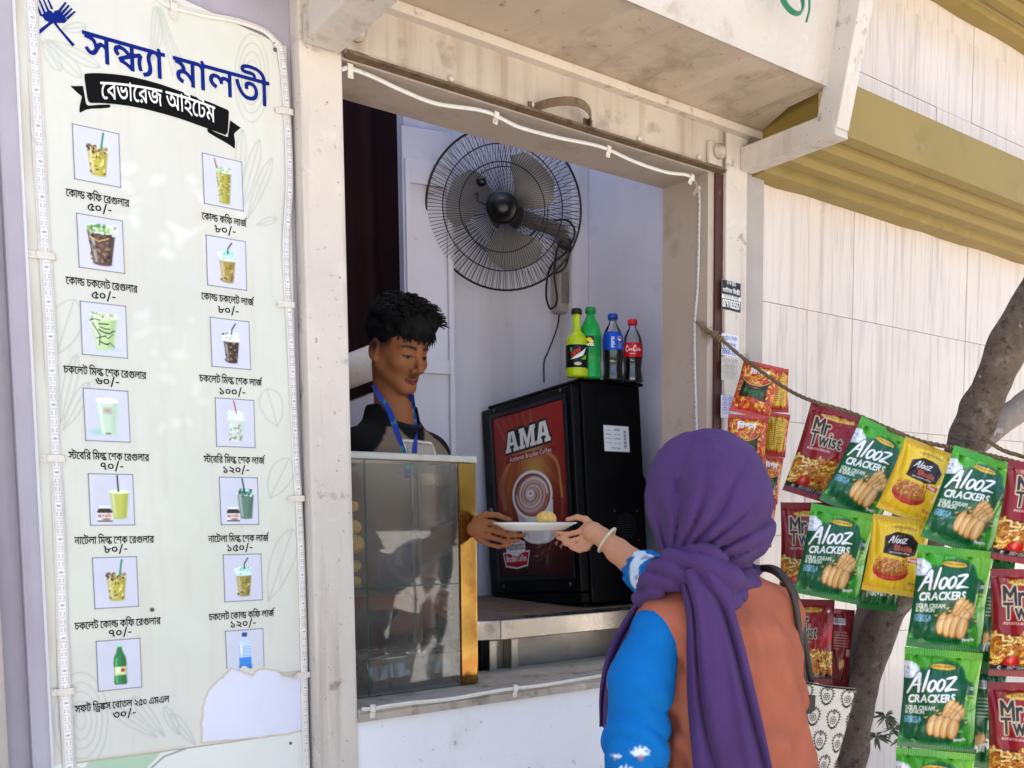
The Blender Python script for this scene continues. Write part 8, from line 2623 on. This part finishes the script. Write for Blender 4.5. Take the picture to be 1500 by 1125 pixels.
def flowers(V, C, seeds, s=.0088):
    for px, py, Z, sc in seeds:
        c = D(px, py, Z)
        q = [(V - c) @ RT, (V - c) @ UP, (V - c) @ FW]
        a = np.zeros(len(V))
        for k in range(5):
            an = PI / 2 + (k - 2) * .55
            ux, uz = math.cos(an), math.sin(an)
            l, w = q[0] * ux + q[1] * uz, -q[0] * uz + q[1] * ux
            a = np.maximum(a, np.clip(1.5 - np.hypot((l - s * sc) / (s * sc * .75), w / (s * sc * .26)) * 1.0, 0, 1) * 2)
        a = np.clip(a, 0, 1) * (np.abs(q[2]) < .05)
        C = C * (1 - a[:, None]) + np.array(S('#d9e6ee')) * a[:, None]
        ce = np.clip(1.6 - np.hypot(q[0], q[1] + s * .1) / (s * sc * .42), 0, 1) * (np.abs(q[2]) < .05)
        C = C * (1 - ce[:, None]) + np.array(S('#b06a4a')) * ce[:, None]
    return C
BLUE = '#0367ad'
def blotch(V, C, amt, seed=71, sc=30):
    n = vnoise(V[:, 0], V[:, 1], V[:, 2], sc, seed)
    e = vnoise(V[:, 0], V[:, 1], V[:, 2], sc * 2.6, seed + 1)
    a = np.clip((n - .56) * 30, 0, 1) * amt
    C = C * (1 - a[:, None]) + np.array(S('#cfdde8')) * a[:, None]
    b_ = np.clip(1 - np.abs(n - .56) / .022, 0, 1) * amt
    C = C * (1 - b_[:, None]) + np.array(S('#4a4f63')) * b_[:, None]
    g_ = np.clip((e - .70) * 20, 0, 1) * amt * (n > .58)
    return C * (1 - g_[:, None]) + np.array(S('#9aa0b0')) * g_[:, None]
def sleeve_col(V):
    C = np.tile(np.array(S(BLUE)), (len(V), 1))
    C = flowers(V, C, ((938, 1108, 1.74, 1.15), (917, 1136, 1.74, 1.1), (960, 1150, 1.74, 1.1), (902, 1112, 1.74, .6)))
    along = sum((V[:, i] - lel[i]) * wf[i] for i in range(3))
    return blotch(V, C, np.clip((along - .045) / .03, 0, 1))
slo = np.minimum.reduce([wL - .1, lel - .09, lwr - .07])
shi = np.maximum.reduce([wL + .1, lel + .09, lwr + .07])
sdf_part('sleeve', w_sleeve, slo, shi, .0050, M['fabric_attr'], woman, sleeve_col, 'blue sleeve with white flowers')
cu0, cu1 = D(931, 829, 2.29), D(968, 853, 2.22)
cdir = (cu1 - cu0) / np.linalg.norm(cu1 - cu0)
def w_cuff(X):
    t = sum((X[i] - cu0[i]) * cdir[i] for i in range(3))
    d = d_chain(X, [cu0 + cdir * .018, cu0 + cdir * .045, cu1, elb, wR + np.array([0, .06, -.10]) - wax * .05], [.041, .050, .054, .056, .050], .02)
    pp = [X[i] - cu0[i] - t * cdir[i] for i in range(3)]
    an = np.arctan2(pp[2], pp[0] * wax[0] + pp[1] * wax[1])
    d = d + .0040 * np.sin(an * 11 + 2 * np.sin(t * 60)) * np.clip(1 - (t - .0) / .07, 0, 1) + .006 * (vnoise(X[0], X[1], X[2], 26, 75) - .5)
    d = smax(d, -(t - .004), .003)
    return smax(d, -d_cap(X, cu0 - cdir * .05, cu0 + cdir * .02, .036, .036), .003)
clo = np.minimum.reduce([cu0 - .08, elb - .09, wR - .1])
chi = np.maximum.reduce([cu0 + .08, elb + .09, wR + .1])
sdf_part('sleeve', w_cuff, clo, chi, .0048, M['fabric_attr'], woman,
         lambda V: blotch(V, np.tile(np.array(S(BLUE)), (len(V), 1)), np.ones(len(V)), 77, 27), 'blue sleeve with large white flowers on its gathered cuff')
bc = D(889, 791, 2.385)
bax = D(920, 818, 2.32) - D(880, 785, 2.40)
MB().torus(bc, .0335, .0042, bax + np.array([.05, .05, 0]), 40, 10).build('bangle', mat('pale_bangle', '#cfc3a0', .25, var=.15, vs=60, coat=.5), woman, 'pale bangle on the wrist')

# the hijab: a close hood, the wrap round the neck, and the long end that hangs down the back
PURP = '#4a2f63'
hij_m = mat('purple_wool', '#4d3663', .95, var=.12, vs=14, bump=.6, bs=560, sheen=.04, spec=.12)
kn = D(990, 832, 1.80)
def bundle(X, pts, rs_, freq, ph):
    d = d_chain(X, pts, rs_, .018)
    return d
lb = [D(948, 874, 1.85), D(962, 850, 1.81), D(990, 833, 1.795), D(1030, 830, 1.785), D(1056, 848, 1.785), D(1062, 880, 1.782)]
rb = [D(1104, 842, 1.99), D(1092, 856, 1.91), D(1072, 862, 1.85), D(1048, 852, 1.80)]
fr1 = [wn_ + wax * .075 + wf * .04 + WZ * .03, wn_ + wf * .105 + WZ * .0, wn_ - wax * .085 + wf * .05 + WZ * .01, lb[0]]
def w_hijab(X):
    p = loc(X, wh, wfr)
    d = d_ell(p, (.0, -.004, .010), (.1105, .130, .1270))
    d = smin(d, d_ell(p, (.0, -.058, -.030), (.100, .075, .085)), .04)                        # fullness of the bun at the back
    low = D(1092, 774, 1.93)
    d = smin(d, d_ell(X, low, (.052, .058, .060)), .035)
    d = smin(d, d_cap(X, wh - WZ * .03, D(1010, 818, 1.86), .094, .058), .04)
    d = smin(d, d_cap(X, D(1060, 800, 1.93), wn_ + WZ * .018, .060, .070), .03)
    # the draped lower edge at the right: a lip that overhangs the neck
    lip = d_chain(X, [D(1113, 790, 1.985), D(1098, 800, 1.90), D(1070, 812, 1.845), D(1045, 818, 1.825)], [.016, .021, .022, .014], .015)
    d = smin(d, lip, .014)
    # folds that gather from the crown towards the knot
    dx = sum((X[i] - kn[i]) * RT[i] for i in range(3))
    dz = sum((X[i] - kn[i]) * UP[i] for i in range(3))
    an = np.arctan2(dx, dz + .02)
    rad = np.hypot(dx, dz)
    wv = an * 15 + 5.0 * (vnoise(X[0], X[1], X[2], 7, 81) - .5) + 7 * rad
    fold = (np.abs(np.sin(wv * .8)) ** .5 - .7) * .0200 * np.exp(-((rad - .085) / .085) ** 2)
    fold2 = (np.abs(np.sin(an * 7 + 1.3 + 3 * vnoise(X[0], X[1], X[2], 5, 83))) ** .6 - .7) * .0130 * np.clip((rad - .05) / .1, 0, 1) * np.clip((.30 - rad) / .12, 0, 1)
    back = np.clip((.06 - p[1]) / .05, 0, 1)
    d = d - (fold + fold2) * back + .007 * (vnoise(X[0], X[1], X[2], 15, 82) - .5) + .0045 * (vnoise(X[0] + X[2] * .5, X[1], X[2] * .5, 48, 86) - .5)
    # crease across the right cheek side
    cr_ = np.exp(-((p[2] + .052 - .25 * (p[0] - .05)) / .010) ** 2) * np.clip((p[0] - .01) / .04, 0, 1) * back
    d = d + .0085 * cr_
    # wrap
    ln = d_chain(X, lb, [.018, .027, .034, .036, .035, .030], .02)
    rn = d_chain(X, rb, [.018, .024, .028, .028], .02)
    fn3 = d_chain(X, fr1, [.040, .042, .040, .026], .03)
    wz_ = X[2] + .35 * dx
    str1 = (np.abs(np.sin(wz_ * 2 * PI / .075 + 4.5 * vnoise(X[0], X[1], X[2], 12, 85))) ** .55 - .7) * .0150
    w_ = smin(smin(ln, rn, .012), fn3, .02) - str1 * .8
    d = smin(d, w_, .007)
    face = d_ell(p, (0, .135, -.012), (.060, .075, .082))
    return smax(d, -face, .008)
hlo = np.minimum.reduce([wh - .18, wn_ - .16, lb[0] - .05])
hhi = np.maximum.reduce([wh + .18, wn_ + .16])
hij = sdf_part('hijab', w_hijab, hlo, hhi, .0040, hij_m, woman, None, 'purple wool hijab')

def scarf(name, path, parent, folds, seed, thick=.012, amp=.024, label=None):
    """a hanging length of cloth with lengthwise folds: closed both sides"""
    pts = smooth_path([(*D(x, y, z), w / FPX * z) for x, y, z, w in path], 14)
    nu, nt = 72, len(pts)
    C_ = np.array([p[:3] for p in pts])
    Wd = np.array([p[3] for p in pts])
    Vf, Vb = [], []
    u = np.linspace(0, 1, nu)
    for i in range(nt):
        t = C_[min(i + 1, nt - 1)] - C_[max(i - 1, 0)]
        t /= np.linalg.norm(t)
        n = CAM - C_[i]
        n[2] = 0
        n = n / np.linalg.norm(n)
        n = n - t * (n @ t)
        n /= np.linalg.norm(n)
        s_ = np.cross(t, n) * -1
        if s_ @ RT < 0:
            s_ = -s_
        v = i / nt
        wob = vnoise(u * 3 + seed, np.full(nu, v * 2.2), np.zeros(nu), 1.0, 91) - .5
        ph = folds * 2 * PI * (u + .12 * np.sin(v * 3 + seed) + .38 * wob) + 1.2 * np.sin(u * 5 + seed)
        ridge = np.abs(np.sin(ph / 2)) ** .55
        prof = amp * (ridge - .6) * (.6 + .55 * min(1, .3 + v * 1.6)) + .018 * np.sin(PI * u) ** .7 + amp * .8 * wob
        edge = 1 - np.clip(np.abs(2 * u - 1) - .9, 0, 1) * 10 * 1.0
        x = (u - .5) * Wd[i] * (1 + .02 * np.sin(v * 9 + seed))
        for k in range(nu):
            q = C_[i] + s_ * x[k] + n * prof[k]
            Vf.append(q)
            Vb.append(q - n * thick * max(.15, math.sin(PI * u[k]) ** .4))
    V = np.array(Vf + Vb)
    G = grid_faces(nu, nt)
    N_ = nu * nt
    Fq = np.concatenate([G[:, ::-1], G + N_])
    L = np.arange(nt - 1) * nu
    R_ = L + nu - 1
    Fq = np.concatenate([Fq, np.stack([L, L + nu, L + nu + N_, L + N_], 1), np.stack([R_, R_ + N_, R_ + nu + N_, R_ + nu], 1)])
    b_ = np.arange(nu - 1) + nu * (nt - 1)
    Fq = np.concatenate([Fq, np.stack([b_, b_ + 1, b_ + 1 + N_, b_ + N_], 1)])
    o = np_mesh(name, V, Fq, hij_m, parent, None, True, label)
    bm = bmesh.new()
    bm.from_mesh(o.data)
    bmesh.ops.recalc_face_normals(bm, faces=bm.faces)
    bm.to_mesh(o.data)
    bm.free()
    return o
scarf('hanging_end', [(1022, 836, 1.775, 66), (1034, 866, 1.762, 70), (1041, 900, 1.758, 73), (1049, 960, 1.76, 90), (1058, 1030, 1.77, 103), (1073, 1125, 1.78, 112), (1085, 1215, 1.80, 118), (1092, 1300, 1.82, 120)], hij, 2.7, 1.0)
scarf('front_end', [(962, 872, 1.99, 40), (940, 910, 1.97, 48), (916, 960, 1.95, 52), (903, 1010, 1.94, 50), (899, 1066, 1.94, 42)], hij, 2.2, 4.0)

# long kameez below the vest, trousers and shoes (mostly below the picture)
def w_kameez(X):
    x, y, z = w_loc(X)
    rx = np.interp(z, [-1.0, -.80, -.60, -.40, -.2], [.24, .195, .150, .115, .11])
    ry = np.interp(z, [-1.0, -.80, -.60, -.40, -.2], [.19, .155, .115, .085, .08])
    d = (np.sqrt((x / rx) ** 2 + (y / ry) ** 2) - 1) * ry * .9 + .006 * np.sin(np.arctan2(y, x) * 14) * np.clip(-z - .5, 0, .5) * 2
    return smax(smax(d, z + .20, .01), -(z + .98), .005)
sdf_part('kameez', w_kameez, wn_ - np.array([.36, .34, 1.02]), wn_ + np.array([.36, .36, -.14]), .010, M['fabric_attr'], woman,
         lambda V: blotch(V, np.tile(np.array(S(BLUE)), (len(V), 1)), np.ones(len(V)) * .8, 79, 16), 'blue flowered kameez')
mb = MB()
for sg in (-1, 1):
    b0 = np.array([wt[0], wt[1], .42]) + wax * .09 * sg
    mb.tube([b0, b0 * np.array([1, 1, 0]) + np.array([0, 0, .24]), b0 * np.array([1, 1, 0]) + np.array([0, 0, .06])], [.085, .07, .055], 14)
mb.build('trousers', mat('white_trousers', '#c9c5bd', .9, var=.05), woman)
for sg in (-1, 1):
    b0 = np.array([wt[0], wt[1], 0]) + wax * .09 * sg + wf * .045
    q = MB().ball((0, 0, .038), .045, 16, Matrix.Rotation(math.atan2(wf[1], wf[0]) - PI / 2, 3, 'Z').to_4x4(), (.95, 2.5, .85))
    q.v = [(v[0] + b0[0], v[1] + b0[1], max(v[2], .002)) for v in q.v]
    q.build('shoe', M['blackplastic'], woman)

# ------------------------------------------------------------------ tote bag on her shoulder
bag = thing('tote_bag', 'cream tote bag with black block print motifs and a dark leather strap', 'bag', D(1195, 1190, 2.08))
tl_, tr_, br_, bl2 = D(1146, 988, 2.055), D(1254, 1008, 2.10), D(1196, 1215, 2.09), D(1105, 1200, 2.05)
bw, bh = .16, .30
a = Art(bw, bh, .0013, '#cfc6b6')
a.put(np.s_[:, :], .35 * vnoise(a.X * 3, a.Y, 0 * a.X, 160, 7), '#b3a895')
a.put(np.s_[:, :], .35 * vnoise(a.X, a.Y * 3, 0 * a.X, 160, 8), '#e2dbcd')
def motif(cx, cy, s):
    INK = '#201c1a'
    pts = [(cx + s * .62 * math.sin(t) * (1 - .25 * math.cos(t)), cy - s * .85 * math.cos(t)) for t in np.linspace(0, 2 * PI, 40)]
    for i in range(0, 40, 2):
        p, q_ = pts[i], (pts[i][0] * 1.0 + (pts[i][0] - cx) * .22, pts[i][1] + (pts[i][1] - cy) * .16)
        a.stroke([p, q_], s * .13, INK)
    a.stroke(pts, s * .09, INK)
    hx_ = [(cx + s * .36 * math.cos(t), cy - s * .1 + s * .40 * math.sin(t)) for t in np.linspace(0, 2 * PI, 7)]
    a.stroke(hx_, s * .07, INK)
    a.ell(cx, cy - s * .1, s * .16, s * .18, INK)
    a.ell(cx, cy - s * .1, s * .07, s * .08, '#cfc6b6')
    for k in range(6):
        t = k * PI / 3 + .5
        a.ell(cx + s * .24 * math.cos(t), cy - s * .1 + s * .27 * math.sin(t), s * .05, s * .05, INK)
    a.stroke([(cx - s * .2, cy + s * .62), (cx, cy + s * 1.05), (cx + s * .2, cy + s * .62)], s * .07, INK)
    a.ell(cx, cy + s * .62, s * .09, s * .15, INK)
    a.stroke([(cx - s * .5, cy - s * .72), (cx, cy - s * .95), (cx + s * .5, cy - s * .72)], s * .08, INK)
for r_ in range(7):
    for c_ in range(5):
        motif(.006 + .046 * c_ + (.023 if r_ % 2 else 0), .278 - .047 * r_, .0205)
a.rect(0, bw, bh - .0045, bh, '#2a211c')
a.rect(bw - .0035, bw, 0, bh, '#3a2e26')
nb2 = np.cross(tr_ - tl_, bl2 - tl_)
nb2 /= np.linalg.norm(nb2)
if nb2 @ (CAM - tl_) < 0:
    nb2 = -nb2
def bag_fn(side):
    def fn(X, Y):
        u, v = X / bw, Y / bh
        e = np.sin(PI * np.clip(u, 0, 1)) ** .6 * np.clip((1 - v) * 2.2, 0, 1) * np.clip(v * 6, 0, 1)
        dpt = side * (.004 + .030 * e) + .008 * (vnoise(u * 2.5, v * 3, 0 * u, 1, 95) - .5) - .006 * np.sin(u * 5) * v
        p = [(tl_[i] * (1 - u) + tr_[i] * u) * v + (bl2[i] * (1 - u) + br_[i] * u) * (1 - v) + nb2[i] * dpt for i in range(3)]
        p[2] = p[2] - .006 * np.sin(PI * u) * v ** 4
        return p
    return fn
a.mesh('front_panel', bag_fn(1), M['fabric_attr'], bag)
Art(bw, bh, .006, '#c3b9a8').mesh('back_panel', bag_fn(-1), M['fabric_attr'], bag)
leather = mat('dark_leather', '#2c1e19', .5, var=.25, vs=30, bump=.5, bs=200, coat=.15)
def ribbon(name, pts, w, th, m, parent):
    q = smooth_path(pts, 8)
    b_ = MB()
    vs = []
    for i, p in enumerate(q):
        t = q[min(i + 1, len(q) - 1)] - q[max(i - 1, 0)]
        vd = CAM - p
        vd /= np.linalg.norm(vd)
        s_ = np.cross(t, vd)
        s_ /= np.linalg.norm(s_)
        n = np.cross(s_, t)
        n /= np.linalg.norm(n)
        if n @ vd < 0:
            n = -n
        for k in range(8):
            an = 2 * PI * k / 8
            vs.append(p + s_ * w / 2 * math.copysign(abs(math.cos(an)) ** .6, math.cos(an)) + n * th / 2 * math.copysign(abs(math.sin(an)) ** .6, math.sin(an)))
    n_ = len(q)
    b_.add(vs, [(i * 8 + j, i * 8 + (j + 1) % 8, i * 8 + 8 + (j + 1) % 8, i * 8 + 8 + j) for i in range(n_ - 1) for j in range(8)] + [tuple(range(7, -1, -1)), tuple((n_ - 1) * 8 + j for j in range(8))], True)
    return b_.build(name, m, parent)
ribbon('strap', [D(1098, 838, 2.04), D(1124, 833, 1.96), D(1148, 848, 1.935), D(1163, 876, 1.935), D(1170, 920, 1.945), D(1174, 970, 1.965), D(1176, 1030, 1.99)], .0145, .007, leather, bag)
t0 = D(1176, 1030, 1.995)
mb = MB()
hw_, hh_ = 17 / FPX * 2.03, 14 / FPX * 2.03
mb.prism([t0 + RT * x * hw_ + UP * y * hh_ for x, y in ((-1, 1), (1, .85), (.95, -.6), (.6, -1.05), (-.6, -1.2), (-1, -.8))], nb2 * .006)
mb.build('strap_tab', leather, bag, bevel=.0015)
ribbon('strap', [D(1104, 832, 2.10), D(1140, 836, 2.09), D(1168, 880, 2.10), D(1180, 950, 2.11), D(1188, 1000, 2.11)], .0145, .007, leather, bag)
